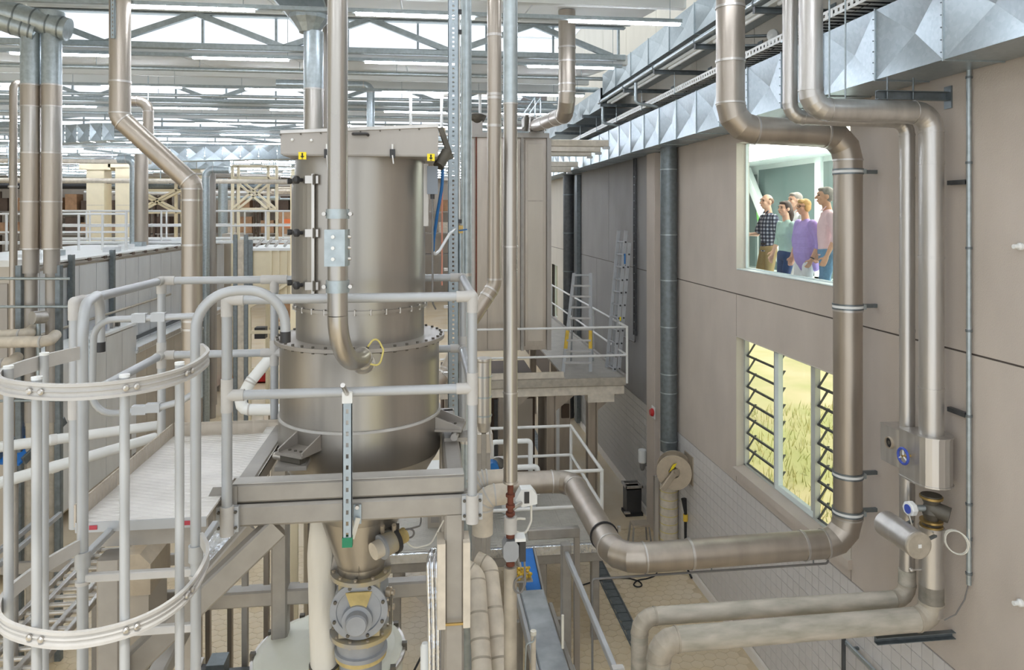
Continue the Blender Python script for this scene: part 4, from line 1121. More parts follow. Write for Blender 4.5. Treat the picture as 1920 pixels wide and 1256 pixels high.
sock = thing('filter_sock', 'tall white cloth filter sock standing on the white drum lid', 'filter sock', (xAt(610, 4.75), 4.75, zd))
sx0, sy0 = xAt(608, 4.72), 4.72
zt_ = zAt(972, sx0, sy0); prof = []
ms = MB(); n = 24; lv = 16; V = []
for i in range(lv + 1):
    f = i / lv
    r = .088 - .022 * max(0, (f - .72) / .28) ** 1.4 - (.0 if f < .95 else .02)
    for j in range(n):
        a = 2 * PI * j / n; rr = r * (1 + .035 * math.sin(5 * a + 7 * f) + .02 * math.sin(3 * a - 11 * f))
        V.append((sx0 + rr * math.cos(a) - .02 * f, sy0 + rr * math.sin(a), zd + .03 + (zt_ - zd) * f))
ms.add(V, [(i * n + j, i * n + (j + 1) % n, (i + 1) * n + (j + 1) % n, (i + 1) * n + j) for i in range(lv) for j in range(n)], True)
ms.build('cloth_tube', 'filter_cloth', sock)
MB().lathe((sx0, sy0, zd + .0), [(.094, 0), (.096, .05), (.09, .055)], 28).build('cuff', 'dust_yellow', sock)
MB().ring((sx0, sy0, zd + .055), (0, 0, 1), .096, .08, .012, 28).build('clamp_wire', 'cast_dark', sock)

# ---------------- steel frame
FY0, FY1, FX0, FX1 = 3.92, 5.18, xAt(398, 3.92), xAt(866, 3.92)
zt = zAt(893, -.4, FY0); fr = thing('vessel_frame', 'heavy grey box-section steel frame carrying the filter vessel', 'frame', (-.4, 4.5, 0))
h1 = .10
def fbeam(a, b, w=.1, h=.1, name='frame_beam', m='frame_steel', p=None): return MB().beam(a, b, w, h, up=(0, 0, 1)).build(name, m, p or fr)
zc = zt - h1 / 2
XA = xAt(440, FY0)
fbeam((XA, FY0, zc), (FX1 + .01, FY0, zc)); fbeam((FX1 - .04, FY0 + .05, zc), (FX1 - .04, FY1, zc)); fbeam((XA + .05, FY0 + .05, zc), (XA + .05, FY1, zc)); fbeam((XA, FY1, zc), (FX1 + .01, FY1, zc))
MB().box((XA, FY0 - .048, zt), (FX1 + .008, FY0 + .048, zt + .003)).build('dust_layer', 'alu_dusty', fr)
z2 = zc - .115
fbeam((FX0 - .02, FY0, z2), (FX1 + .03, FY0, z2), .11, .115); fbeam((FX1 - .04, FY0 + .05, z2), (FX1 - .04, FY1, z2)); fbeam((FX0 + .02, FY0 + .05, z2), (FX0 + .02, FY1, z2)); fbeam((FX0, FY1, z2), (FX1, FY1, z2))
MB().prism([(FX0 - .03, FY0 - .062, z2 - .05), (FX0 - .03, FY0 - .062, z2 + .06), (FX0 + .02, FY0 - .062, z2 + .16), (FX0 + .14, FY0 - .062, z2 + .16), (FX0 + .14, FY0 - .062, z2 - .05)], (0, .006, 0)).build('end_plate', 'frame_steel', fr)
lx = xAt(851, FY0)
for (x, y) in ((lx, FY0), (lx, FY1), (-1.47, 3.62), (-1.55, 4.95), (-1.0, FY1)):
    MB().beam((x, y, 0), (x, y, z2 - .05), .105 if x > 0 else .125, .105 if x > 0 else .11).build('leg', 'frame_steel', fr)
    MB().bx((x, y, .012), .22, .22, .024).build('foot_plate', 'frame_steel', fr)
for (px0, px1) in ((820, 835), (868, 881)):
    x0, x1 = xAt(px0, FY0 - .06), xAt(px1, FY0 - .06)
    MB().box((x0, FY0 - .09, zAt(1165, 0, FY0)), (x1, FY0 + .06, zAt(1008, 0, FY0))).build('guide_angle', 'dusty_pipe', fr)
MB().beam((xAt(826, FY0 - .1), FY0 - .08, zAt(1158, 0, FY0)), (xAt(880, FY0 - .1), FY0 - .08, zAt(1158, 0, FY0)), .012, .012).build('tie_bolt', 'brass', fr)
fbeam(aY(520, 985, FY0), aY(235, 1256, 3.75), .09, .12, 'diagonal_brace')
fbeam(aY(470, 985, 4.9), aY(215, 1280, 4.6), .08, .08, 'diagonal_brace')
zl = zAt(1108, -.6, 5.18)
fbeam((-1.55, FY1, zl), (lx, FY1, zl), .10, .11, 'cross_beam'); fbeam((-1.5, 3.6, zl), (-1.55, 4.95, zl), .1, .1, 'cross_beam')
MB().prism([(lx - .02, FY1, zl - .05), (lx - .25, FY1, zl - .05), (lx - .02, FY1, zl - .26)], (0, .012, 0)).build('gusset', 'frame_steel', fr)
MB().box((-1.6, 3.66, HC - 1.60), (-1.05, 3.74, HC - 1.47)).build('deck_beam', 'frame_steel', fr)
# ---------------- deck
ZD = HC - 1.455
dk = thing('platform_deck', 'white chequer-plate platform deck with upturned kick plates beside the vessel', 'platform', (-1.28, 4.1, ZD - .04))
DXA, DXB, DYA, DYB = -1.63, -1.04, 3.60, 4.93
MB().box((DXA, DYA, ZD - .012), (DXB, DYB, ZD)).build('deck_plate', 'checker_white', dk)
MB().box((DXA, DYA - .006, ZD - .045), (DXB, DYA, ZD + .002)).build('front_lip', 'alu_paint', dk)
MB().prism([(DXA - .008, DYA, ZD - .02), (DXA - .008, DYB, ZD - .02), (DXA - .008, DYB, ZD + .085), (DXA - .008, DYA, ZD + .085)], (.008, 0, 0)).build('kick_plate', 'checker_beige', dk)
MB().box((DXA, DYB, ZD - .02), (DXB + .1, DYB + .008, ZD + .085)).build('kick_plate', 'checker_beige', dk)
for (px, w_) in ((176, .035), (348, .06)):
    p = aY(px, 976, DYA); s = MB().bx((p.x, DYA - .008, ZD - .022), w_, .003, .02).build('red_label', 'red_label', dk)
MB().prism([(XA - .03, FY0 + .1, zt - .02), (XA + .1, FY0 + .1, zt - .02), (XA + .1, DYB, zt - .02), (DXB, DYB, zt - .02)], (0, 0, .012)).build('infill_plate', 'checker_white', dk)

# ---------------- guard rail round the platform
rl = thing('guard_rail', 'light grey tubular guard rail around the filter vessel platform', 'railing', (-.7, 4.4, ZD))
ZT, ZM = HC - .44, HC - .93
A, B, C, D_, E = (-1.005, 3.825), (.253, 3.825), (.262, 4.97), (-1.72, 4.97), (-1.72, 3.79)
def rail_seg(a, b, z, r=.025, m='alu_paint', p=None): return MB().tube([(a[0], a[1], z), (b[0], b[1], z)], r, 18).build('rail', m, p or rl)
for z in (ZT, ZM):
    for a, b in ((A, B), (B, C), (C, D_), (D_, E)): rail_seg(a, b, z)
def post(p, z0, z1, r=.026, m='alu_paint', par=None): return MB().tube([(p[0], p[1], z0), (p[0], p[1], z1)], r, 18).build('post', m, par or rl)
post(A, z2 - .06, ZT); post(B, z2 - .03, ZT); post(C, z2, ZT); post(D_, ZD - .1, ZT); post(E, ZD - .1, ZT); post((-1.0, 4.97), ZD - .1, ZT); post((-.36, 4.97), ZD - .1, ZT)
for (p, dz) in ((A, z2), (B, z2)):
    b_ = MB().bx((p[0], p[1] + .022, dz), .11, .03, .13).build('post_bracket', 'alu_paint', rl)
    MB().ring((p[0], p[1], dz), (0, 0, 1), .034, .02, .15, 20).build('bracket_sleeve', 'alu_dusty', b_)
    for i in (-1, 1):
        for j in (-1, 1): MB().cyl((p[0] + i * .042, p[1] + .008, dz + j * .04), (p[0] + i * .042, p[1] - .004, dz + j * .04), .008, 6).build('bolt', 'cast_dark', b_)
def joint(p, z, dirs, m='alu_dusty'):
    j = MB()
    for d in dirs: j.tube([(p[0], p[1], z), (p[0] + d[0] * .085, p[1] + d[1] * .085, z + d[2] * .085)], .030, 16)
    j.ball((p[0], p[1], z), .030)
    return j.build('joint', m, rl)
for z in (ZT, ZM):
    dn = [(0, 0, -1)] + ([(0, 0, 1)] if z == ZM else [])
    joint(A, z, [(1, 0, 0)] + dn); joint(B, z, [(-1, 0, 0), (0, 1, 0)] + dn); joint(C, z, [(-1, 0, 0), (0, -1, 0)] + dn)
    joint(D_, z, [(1, 0, 0), (0, -1, 0)] + dn); joint(E, z, [(0, 1, 0)] + dn); joint((-1.0, 4.97), z, [(1, 0, 0), (-1, 0, 0)] + dn)
# small spring gate across the ladder opening
gt_ = thing('safety_gate', 'small bent-tube safety gate across the top of the caged ladder', 'gate', (-1.2, 3.45, HC - .95))
gy = 3.44
MB().tube(fillet([aY(368, 592, gy), aY(290, 596, gy), aY(176, 600, gy), aY(172, 780, gy), aY(290, 766, gy), aY(340, 752, gy), aY(366, 736, gy)], .09, 6), .0145, 14).build('gate_tube', 'alu_paint', gt_)
for (px, py) in ((262, 596), (298, 594), (262, 768), (288, 764)):
    p = aY(px, py, gy); MB().bx(p, .06, .035, .04).build('clamp', 'alu_paint', gt_)
MB().beam(aY(375, 572, gy), aY(377, 745, gy), .02, .012).build('hinge_bar', 'galv_steel', gt_)
ch = MB()
for k in range(14): ch.bx(aY(167, 640 + k * 5.2, gy), .011 if k % 2 else .006, .006 if k % 2 else .011, .014)
ch.build('chain', 'galv_steel', gt_)

# ---------------- caged ladder
ld = thing('caged_ladder', 'light grey ladder with a hooped safety cage climbing to the platform', 'ladder', (-1.24, 3.3, 0))
LY = 3.32; SL, SR = -1.475, -1.005
def loop_left():
    return fillet([(SL, LY, 0), (SL, LY, HC - .40), (SL - .16, LY + .55, HC - .40), (SL - .16, LY + .55, HC - .68)], .14, 8)
def loop_right():
    return fillet([(SR, LY, 0), (SR, LY, HC - .345), (SR + .37, LY + .08, HC - .345), (SR + .37, LY + .08, HC - .57)], .17, 9)
for nm, P in (('stile', loop_left()), ('stile', loop_right())):
    MB().tube(P, .0225, 18).build(nm, 'alu_paint', ld)
    MB().cyl(P[-1] + Vector((0, 0, .03)), P[-1] - Vector((0, 0, .02)), .024, 16).build('end_plug', 'black_plastic', ld)
rz = zAt(1077, -1.24, LY); k = 0; src = None
while rz - .245 * k > .15:
    c = ((SL + SR) / 2, LY, rz - .245 * k)
    if src is None: src = local_part(MB().beam((-(SR - SL) / 2, 0, 0), ((SR - SL) / 2, 0, 0), .03, .035, up=(0, 0, 1)), 'rung', 'alu_dusty', ld, c)
    else: inst(src, c, ld)
    k += 1
for x, s in ((SL, -1), (SR, 1)):
    b_ = MB().ring((x, LY, HC - 1.50), (0, 0, 1), .031, .02, .07, 18).build('stile_sleeve', 'alu_paint', ld)
    MB().beam((x, LY, HC - 1.50), (x + .0, LY + .3, HC - 1.50), .03, .03).build('stile_bracket', 'alu_paint', b_)
    MB().ring((x, LY, HC - 1.60), (0, 0, 1), .029, .02, .015, 18).build('clip_ring', 'alu_dusty', ld)
def hoop_path():
    K = [(SL, 3.3), (-1.535, 3.1), (-1.545, 2.87), (-1.44, 2.69), (-1.2, 2.585), (-1.0, 2.645), (-.90, 2.83), (-.905, 3.12), (SR + .02, 3.31)]
    P = []
    for i in range(len(K) - 1):
        p0 = K[max(0, i - 1)]; p1 = K[i]; p2 = K[i + 1]; p3 = K[min(len(K) - 1, i + 2)]
        for s in range(6):
            t = s / 6
            P.append(tuple(.5 * ((2 * p1[q]) + (-p0[q] + p2[q]) * t + (2 * p0[q] - 5 * p1[q] + 4 * p2[q] - p3[q]) * t * t + (-p0[q] + 3 * p1[q] - 3 * p2[q] + p3[q]) * t ** 3) for q in (0, 1)))
    P.append(K[-1]); return P
HP = hoop_path()
def hoop(z):
    prof = [(.0, -.028), (.014, -.028), (.014, -.018), (.006, -.014), (.006, -.004), (.012, 0), (.006, .004), (.006, .014), (.014, .018), (.014, .028), (0, .028)]
    n = len(prof); m = len(HP); V = []
    for i, p in enumerate(HP):
        a = HP[max(0, i - 1)]; b = HP[min(m - 1, i + 1)]
        t = Vector((b[0] - a[0], b[1] - a[1])).normalized(); nrm = Vector((-t.y, t.x)) * -1
        cx = Vector((p[0] + 1.22, p[1] - 2.95))
        if nrm.dot(cx) < 0: nrm = -nrm
        V += [(p[0] + nrm.x * q, p[1] + nrm.y * q, z + w) for q, w in prof]
    h = MB().add(V, [(i * n + j, i * n + (j + 1) % n, (i + 1) * n + (j + 1) % n, (i + 1) * n + j) for i in range(m - 1) for j in range(n)])
    h.add(V[:n], [tuple(range(n))]); h.add(V[-n:], [tuple(range(n))])
    o = h.build('cage_hoop', 'alu_dusty', ld)
    for i in (13, 21, 29, 36):
        for d in (0, 1):
            p = HP[i + d]; c = Vector((p[0] + 1.22, p[1] - 2.95, 0)).normalized()
            MB().lathe((p[0] + c.x * .01, p[1] + c.y * .01, z), [(.011, 0), (.011, .006), (.006, .011)], 10, axis=c).build('bolt', 'steel_bright', o)
hoop(HC - .60); hoop(HC - 1.435); hoop(HC - 2.4); hoop(HC - 3.3)
for i in (6, 13, 21, 29, 36):
    p = HP[i]; c = Vector((p[0] + 1.22, p[1] - 2.95, 0)).normalized() * -.018
    MB().tube([(p[0] + c.x, p[1] + c.y, 2.6), (p[0] + c.x, p[1] + c.y, HC - .565)], .0165, 14).build('cage_bar', 'alu_paint', ld)
    MB().cyl((p[0] + c.x, p[1] + c.y, HC - .568), (p[0] + c.x, p[1] + c.y, HC - .558), .0175, 14).build('bar_cap', 'white_paint', ld)

# ---------------- conveying pipe in front of the vessel
PYF = 3.56; pxx = xAt(633, PYF)
cpipe = thing('conveying_pipe', 'upright steel conveying pipe in front of the vessel curving into its lower shell', 'pipe', (pxx, PYF, zAt(730, pxx, PYF)))
end = Vector((xAt(684, 4.0), 4.0, zAt(700, 0, 4.0)))
zb_ = zAt(712, pxx, PYF)
path = fillet([(pxx, PYF, roof_z(PYF)), (pxx, PYF, zb_), (pxx + .09, PYF + .32, zb_ + .05)], .27, 12)
MB().tube(path[:2], .049, 28).build('pipe_section', 'steel', cpipe)
MB().tube(path[1:], .049, 28).build('bend', 'steel', cpipe)
hp = path[-1]
MB().tube([hp - (hp - path[-2]).normalized() * .06, hp, end + Vector((0, .19, .02))], .047, 24).build('flex_hose', 'filter_cloth', cpipe)
for f in (.1, .45): MB().ring(hp.lerp(end, f), end - hp, .054, .04, .02, 24).build('hose_clip', 'steel_bright', cpipe)
MB().tube(fillet([hp + Vector((.03, 0, .05)), hp + Vector((.07, .05, .1)), hp + Vector((.11, .05, .02)), hp + Vector((.09, .02, -.06)), hp + Vector((.03, 0, -.04))], .03, 4), .005, 8).build('earth_wire', 'cable_yellow', cpipe)
for y0, y1, w in ((392, 410, .125), (525, 548, .118)):
    za, zc_ = zAt(y1, pxx, PYF), zAt(y0, pxx, PYF)
    b_ = MB().ring((pxx, PYF, (za + zc_) / 2), (0, 0, 1), .056, .04, zc_ - za, 28).build('pipe_clamp', 'galv_steel', cpipe)
    for s in (-1, 1): MB().cyl((pxx + s * .062, PYF - .03, (za + zc_) / 2), (pxx + s * .062, PYF + .03, (za + zc_) / 2), .01, 8).build('clamp_bolt', 'steel_bright', b_)
za, zc_ = zAt(498, pxx, PYF), zAt(430, pxx, PYF)
cpl = MB().prism([(pxx - .056, PYF - .056, za), (pxx + .04, PYF - .056, za), (pxx + .052, PYF - .03, za), (pxx + .052, PYF + .06, za), (pxx - .056, PYF + .06, za)], (0, 0, zc_ - za)).build('coupling_shell', 'galv_steel', cpipe)
for k in range(3):
    z = za + (zc_ - za) * (.2 + .3 * k)
    MB().cyl((pxx - .015, PYF - .056, z), (pxx - .015, PYF - .068, z), .009, 8).build('coupling_bolt', 'white_paint', cpl)
    MB().cyl((pxx + .05, PYF - .02, z), (pxx + .066, PYF - .02, z), .008, 8).build('coupling_bolt', 'steel_bright', cpl)
# ---------------- slotted strut holding the pipe
ss = thing('slotted_strut', 'zinc slotted strut rail with a green end cap fixed to the front beam', 'strut', aY(640, 1025, 3.78))
def slotted(mb, x, y, z0, z1, w, pitch, hole, side=.3, depth=.03, t=.004):
    a = w * side
    mb.box((x - w / 2, y, z0), (x - w / 2 + a, y + t, z1)); mb.box((x + w / 2 - a, y, z0), (x + w / 2, y + t, z1))
    mb.box((x - w / 2, y, z0), (x - w / 2 + t, y + depth, z1)); mb.box((x + w / 2 - t, y, z0), (x + w / 2, y + depth, z1))
    z = z0
    while z < z1:
        mb.box((x - w / 2 + a, y, z), (x + w / 2 - a, y + t, min(z1, z + pitch - hole))); z += pitch
    return mb
sxx = xAt(651, 3.78)
slotted(MB(), sxx, 3.78, zAt(1020, sxx, 3.78), zAt(745, sxx, 3.78), .048, .058, .022, .36).build('rail', 'strut_zinc', ss)
MB().box((sxx - .026, 3.776, zAt(1026, sxx, 3.78)), (sxx + .026, 3.815, zAt(1008, sxx, 3.78))).build('end_cap', 'green_cap', ss)
MB().box((sxx - .026, 3.775, zAt(756, sxx, 3.78)), (sxx + .026, 3.812, zAt(735, sxx, 3.78))).build('top_cap', 'white_paint', ss)
bk = MB().bx((sxx + .045, FY0 - .065, zAt(955, sxx, FY0)), .04, .012, .10).build('fixing_plate', 'strut_zinc', ss)
MB().beam((sxx + .05, FY0 - .08, zAt(960, sxx, FY0)), (sxx + .02, 3.81, zAt(1012, sxx, 3.8)), .01, .03).build('fixing_tongue', 'cable_white', bk)
MB().cyl((sxx + .045, FY0 - .068, zAt(940, sxx, FY0)), (sxx + .045, FY0 - .09, zAt(940, sxx, FY0)), .011, 6).build('fixing_bolt', 'steel_bright', bk)
MB().cyl((sxx, 3.79, zAt(740, sxx, 3.78)), (sxx - .005, 3.62, zAt(722, sxx, 3.62)), .012, 10).build('stud', 'steel_bright', ss)

# ================================================================== pipes and struts behind the vessel
YS = 5.45; xs = xAt(850, YS)
pst = thing('perforated_upright', 'tall zinc upright with a line of small square holes beside the vessel', 'upright', (xs, YS, HC - 1.65))
slotted(MB(), xs, YS, HC - 1.68, roof_z(YS), .08, .034, .015, .40, .05).build('channel', 'strut_zinc', pst)
for py in (178, 252, 336, 505, 575, 700): 
    p = aY(836, py, YS - .01); MB().bx(p, .03, .04, .02).build('clip', 'steel_bright', pst)
fbeam((xs, YS, HC - 1.70), (xs, FY1, HC - 1.70), .06, .06, 'foot_arm', p=pst)
wt = thing('air_line', 'slim white compressed air line with a brass valve beside the perforated upright', 'pipe', (xAt(858, 5.52), 5.52, HC - .2))
xw = xAt(858, 5.52)
MB().tube([(xw, 5.52, roof_z(5.52)), (xw, 5.52, zAt(418, xw, 5.52))], .019, 14).build('line', 'white_paint', wt)
MB().bx((xw + .015, 5.5, zAt(430, xw, 5.5)), .05, .04, .06).build('valve', 'brass', wt)
MB().tube([(xw + .02, 5.5, zAt(436, xw, 5.5)), (xw + .02, 5.5, zAt(515, xw, 5.5))], .02, 12).build('line', 'galv_steel', wt)
MB().beam((xw + .01, 5.47, zAt(432, xw, 5.5)), (xw + .07, 5.46, zAt(430, xw, 5.5)), .012, .01).build('lever', 'blue_hose', wt)
for py in (22, 60, 415): MB().bx((xw + .01, 5.5, zAt(py, xw, 5.5)), .04, .03, .03).build('clip', 'black_plastic', wt)
hs = thing('air_hose', 'looping blue air hose with a white end hanging from the lid to the brass valve', 'hose', aY(812, 475, 4.9))
hpts = [aY(830, 312, 4.7), aY(829, 350, 4.72), aY(820, 400, 4.78), aY(813, 450, 4.85), aY(812, 470, 4.9)]
MB().tube(fillet(hpts, .5, 4), .011, 10).build('blue_hose', 'blue_hose', hs)
MB().tube(fillet([hpts[-1], aY(815, 478, 4.95), aY(824, 470, 5.1), aY(843, 438, 5.3), aY(853, 429, 5.45), (xw, 5.5, zAt(430, xw, 5.5))], .12, 5), .010, 10).build('white_hose', 'white_hose', hs)
MB().tube([aY(833, 290, 4.62), aY(829, 315, 4.8), aY(829, 340, 5.3), aY(828.5, 535, 5.3)], .006, 8).build('pink_tube', 'pink_tube', label='thin pink plastic tube hanging straight behind the blue hose', cat='tube')
gx = xAt(874, 5.75)
pipe_run('service_pipe', 'plain galvanised upright pipe just behind the perforated upright', [(gx, 5.75, roof_z(5.75)), (gx, 5.75, 0)], .044, 'galv_steel', rings=[(0, .38), (0, .52)], n=20)
bx_ = xAt(927, 6.6)
pipe_run('dust_pipe', 'brown-grey dust pipe with ringed joints that bends down behind the guard rail', [(bx_, 6.6, roof_z(6.6)), (bx_, 6.6, zAt(535, bx_, 6.6)), aY(878, 610, 6.45), aY(836, 700, 6.3), aY(800, 735, 6.2)], .066, 'steel_brown', R=.16, rings=[(0, .30), (0, .47), (0, .48), (0, .56), (1, .2)], n=22)
fx = xAt(957, 4.6)
fp = thing('coupled_pipe', 'tall polished steel pipe standing in front of the rear filter, with rusty couplings low down', 'pipe', (fx, 4.6, 0))
MB().tube([(fx, 4.6, roof_z(4.6)), (fx, 4.6, zAt(195, fx, 4.6))], .047, 24).build('pipe_section', 'galv_steel', fp)
MB().tube([(fx, 4.6, zAt(195, fx, 4.6)), (fx, 4.6, zAt(905, fx, 4.6))], .046, 24).build('pipe_section', 'steel', fp)
for py in (195, 462, 735, 902): MB().ring((fx, 4.6, zAt(py, fx, 4.6)), (0, 0, 1), .05, .04, .01, 24).build('seam_ring', 'steel_bright', fp)
MB().tube([(fx, 4.6, zAt(905, fx, 4.6)), (fx, 4.6, zAt(968, fx, 4.6))], .020, 14).build('bare_joint', 'rust_red', fp)
for py in (928, 948, 962): MB().ring((fx, 4.6, zAt(py, fx, 4.6)), (0, 0, 1), .03, .01, .018, 16).build('coupling', 'rust_red', fp)
MB().tube([(fx, 4.6, zAt(968, fx, 4.6)), (fx, 4.6, zAt(998, fx, 4.6))], .042, 24).build('pipe_section', 'alu_dusty', fp)
MB().ring((fx, 4.6, zAt(1003, fx, 4.6)), (0, 0, 1), .028, .01, .03, 16).build('coupling', 'rust_red', fp)
hb = MB().prism([(fx + a, 4.56, zAt(1048, fx, 4.6) + b) for a, b in ((-.03, 0), (.03, 0), (.05, .03), (.05, .1), (.03, .13), (-.03, .13), (-.05, .1), (-.05, .03))], (0, .09, 0)).build('valve_housing', 'valve_grey', fp)
MB().bx((fx + .075, 4.6, zAt(1030, fx, 4.6)), .04, .08, .13).build('actuator', 'black_plastic', hb)
MB().bx((fx + .06, 4.6, zAt(1008, fx, 4.6)), .07, .09, .02).build('actuator_cap', 'white_paint', hb)
MB().ring((fx, 4.6, zAt(1055, fx, 4.6)), (0, 0, 1), .028, .01, .03, 16).build('coupling', 'rust_red', fp)
MB().tube([(fx, 4.6, zAt(1062, fx, 4.6)), (fx, 4.6, 0)], .042, 24).build('pipe_section', 'steel_dusty', fp)
wh = aY(985, 930, 5.0)
ac = thing('valve_actuator', 'white boxy valve actuator on a short stub beside the front pipe', 'actuator', wh)
MB().prism([wh + Vector((a, 0, b)) for a, b in ((-.07, -.03), (-.03, .045), (.05, .045), (.085, .0), (.085, -.06), (-.02, -.08))], (0, .09, 0)).build('housing', 'white_paint', ac)
MB().bx(wh + Vector((.01, -.003, -.01)), .035, .006, .08).build('dark_window', 'black_plastic', ac)
MB().cyl(wh + Vector((-.02, .04, -.06)), (fx, 4.62, zAt(960, fx, 4.6)), .014, 10).build('stub', 'steel_bright', ac)
MB().tube(fillet([wh + Vector((.05, .05, -.07)), wh + Vector((.05, .05, -.2)), wh + Vector((-.0, .0, -.27)), wh + Vector((-.09, .0, -.24)), wh + Vector((-.08, 0, -.15)), wh + Vector((.0, .0, -.16))], .05, 5), .008, 8).build('cable', 'cable_white', ac)
cbl = thing('signal_cable', 'grey signal cable drooping in a loop from the valve housing on the front pipe', 'cable', aY(975, 1120, 4.6))
MB().tube(fillet([aY(983, 1040, 4.58), aY(985, 1095, 4.56), aY(975, 1115, 4.56), aY(962, 1105, 4.56), aY(966, 1085, 4.56), aY(980, 1080, 4.56)], .05, 5), .007, 8).build('cable', 'cable_grey', cbl)
# dusty ribbed elbows and the two lagged pipes beside the frame leg
for i, (a, b, c) in enumerate((((952, 897), (905, 900), (885, 915)), ((952, 925), (905, 930), (905, 1000)))):
    Ye = 5.7 - .15 * i
    t = thing('lagged_bend', ('short cream lagged pipe bend behind the frame leg, the level upper one', 'short cream lagged pipe bend behind the frame leg, the one turning down')[i], 'pipe', aY(c[0], c[1], Ye))
    P = fillet([aY(*a, Ye), aY(*b, Ye), aY(*c, Ye)], .1, 6)
    MB().tube(P, .075 if i == 0 else .08, 20).build('lagging', 'dusty_pipe', t)
    for k in range(1, len(P) - 1, 2):
        MB().ring(P[k], P[k + 1] - P[k - 1], .084, .06, .012, 20).build('lagging_seam', 'alu_dusty', t)
for i, (a, b, c) in enumerate((((866, 1062), (893, 1078), (906, 1290)), ((893, 1050), (917, 1062), (942, 1290)))):
    Ya = 5.35 + .12 * i
    P0, P1, P2 = aY(*a, Ya + .05), aY(*b, Ya), aY(*c, Ya - .55)
    pipe_run('lagged_pipe', ('cream dusty lagged pipe sloping down beside the frame leg', 'cream dusty lagged pipe sloping down behind the front pipe')[i], [P0, P1, P2, Vector((P2.x, P2.y - .2, 0.0))], .068, 'dusty_pipe', R=.09, rings=[(1, .35), (1, .62), (1, .8)], n=22, ring_m='steel_dusty', ring_r=1.03, ring_h=.015)
# foil covered cables by the leg, white tube
fo = thing('foil_bundle', 'crinkled silver foil wrapped tubes running down beside the frame leg', 'tubes', (xAt(815, 4.3), 4.3, 0))
for k in range(3):
    x0 = 803 + k * 8
    MB().tube(fillet([aY(832, 1035, 4.5), aY(x0 + 4, 1030, 4.35), aY(x0, 1060, 4.3), aY(x0 + 3, 1170, 4.28), aY(x0 + 4, 1290, 4.25)], .06, 5), .014 + .002 * (k % 2), 10).build('foil_tube', 'foil', fo)
t = thing('sample_tube', 'white closed plastic tube standing by the foil wrapped tubes', 'tube', (xAt(797, 4.3), 4.3, 2.5))
MB().tube([(xAt(797, 4.3), 4.3, .0), (xAt(797, 4.3), 4.3, zAt(1212, 0, 4.3)), (xAt(797, 4.3), 4.3, zAt(1205, 0, 4.3))], [.028, .028, .018], 16).build('tube_body', 'white_paint', t)
MB().tube(fillet([aY(802, 1160, 5.2), aY(830, 1165, 5.2), aY(808, 1195, 5.2), aY(770, 1270, 5.0)], .05, 4), .008, 8).build('loose_cable', 'black_rubber', label='black cable hanging down in front of the chequered floor', cat='cable')

# ================================================================== rear filter and its platform
GY = 14.6
gx0, gx1 = xAt(886, GY), xAt(1034, GY)
z_t, z_b = zAt(258, 2, GY), zAt(658, 2, GY)
rf = thing('bag_filter', 'tall grey-brown rectangular filter housing on the rear platform', 'filter', ((gx0 + gx1) / 2, GY, z_b))
MB().box((gx0, GY + .1, z_b), (gx1, GY + 2.6, z_t)).build('housing', 'steel_brown', rf)
def gp(pa, pb, ya, yb, name, m, d=.05, par=None): return MB().box((xAt(pa, GY), GY + .1 - d, zAt(yb, 2, GY)), (xAt(pb, GY), GY + .1, zAt(ya, 2, GY))).build(name, m, par or rf)
gp(886, 913, 275, 655, 'side_panel', 'steel_brown'); gp(915, 975, 270, 655, 'side_panel', 'steel_brown')
dd = gp(985, 1023, 262, 650, 'door_panel', 'steel_brown', .07)
gp(990, 1018, 270, 375, 'door_inset', 'panel_beige', .078, dd); gp(990, 1018, 378, 640, 'door_inset', 'panel_beige', .078, dd)
gp(977, 982, 258, 658, 'corner_post', 'frame_steel', .08); gp(1026, 1034, 258, 658, 'corner_post', 'steel_soft', .08); gp(884, 889, 262, 658, 'corner_post', 'alu_dusty', .08)
MB().beam((xAt(893, GY), GY - .0, z_b + .1), (xAt(893, GY), GY, z_t), .03, .03).build('cable_strip', 'rust_red', rf)
MB().prism([(xAt(990, GY), GY + .1, z_t), (xAt(1026, GY), GY + .1, z_t), (xAt(1016, GY), GY + .1, zAt(240, 2, GY)), (xAt(1000, GY), GY + .1, zAt(240, 2, GY))], (0, .4, 0)).build('outlet_cone', 'steel_soft', rf)
MB().box((xAt(885, GY), GY, z_t), (xAt(1030, GY), GY + .12, z_t + .1)).build('top_rim', 'frame_steel', rf)
MB().box((xAt(984, GY), GY + .1, zAt(236, 2, GY)), (xAt(1004, GY), GY + .5, zAt(218, 2, GY))).build('valve_box', 'steel_soft', rf)
MB().bx(aY(894, 240, GY + .1), .22, .2, .28).build('fan_base', 'steel_soft', rf)
MB().lathe(aY(894, 232, GY + .1), [(.1, 0), (.17, .08), (.2, .16), (.12, .2)], 16).build('fan_cap', 'cast_dark', rf)
for k in range(6): MB().cyl(aY(988 + 6 * k, 216 + (k % 3) * 4, GY + .1), aY(986 + 7 * k, 246, GY + .1), .035, 8).build('solenoid', ('cast_dark', 'steel_bright')[k % 2], rf)
ux = xAt(1063, 10.6)
pipe_run('clean_air_pipe', 'wide steel pipe with a bend that feeds the top of the rear filter', [(ux, 10.6, roof_z(10.6)), (ux, 10.6, zAt(214, ux, 10.6)), aY(1002, 236, GY + .3)], .128, 'steel_brown', R=.3, rings=[(0, .45), (0, .62), (0, .9), (1, .2), (1, .5)], n=26)
rr = thing('roof_ladder', 'slim grey handrail climbing behind the top of the rear filter', 'railing', aY(980, 225, 15.6))
for dx in (0, .12): MB().tube([aY(976, 222, 15.4) + Vector((dx, 0, 0)), aY(1003, 182, 15.4) + Vector((dx, 0, 0)), aY(1003, 230, 15.4) + Vector((dx, 0, 0))], .022, 8).build('tube', 'galv_steel', rr)
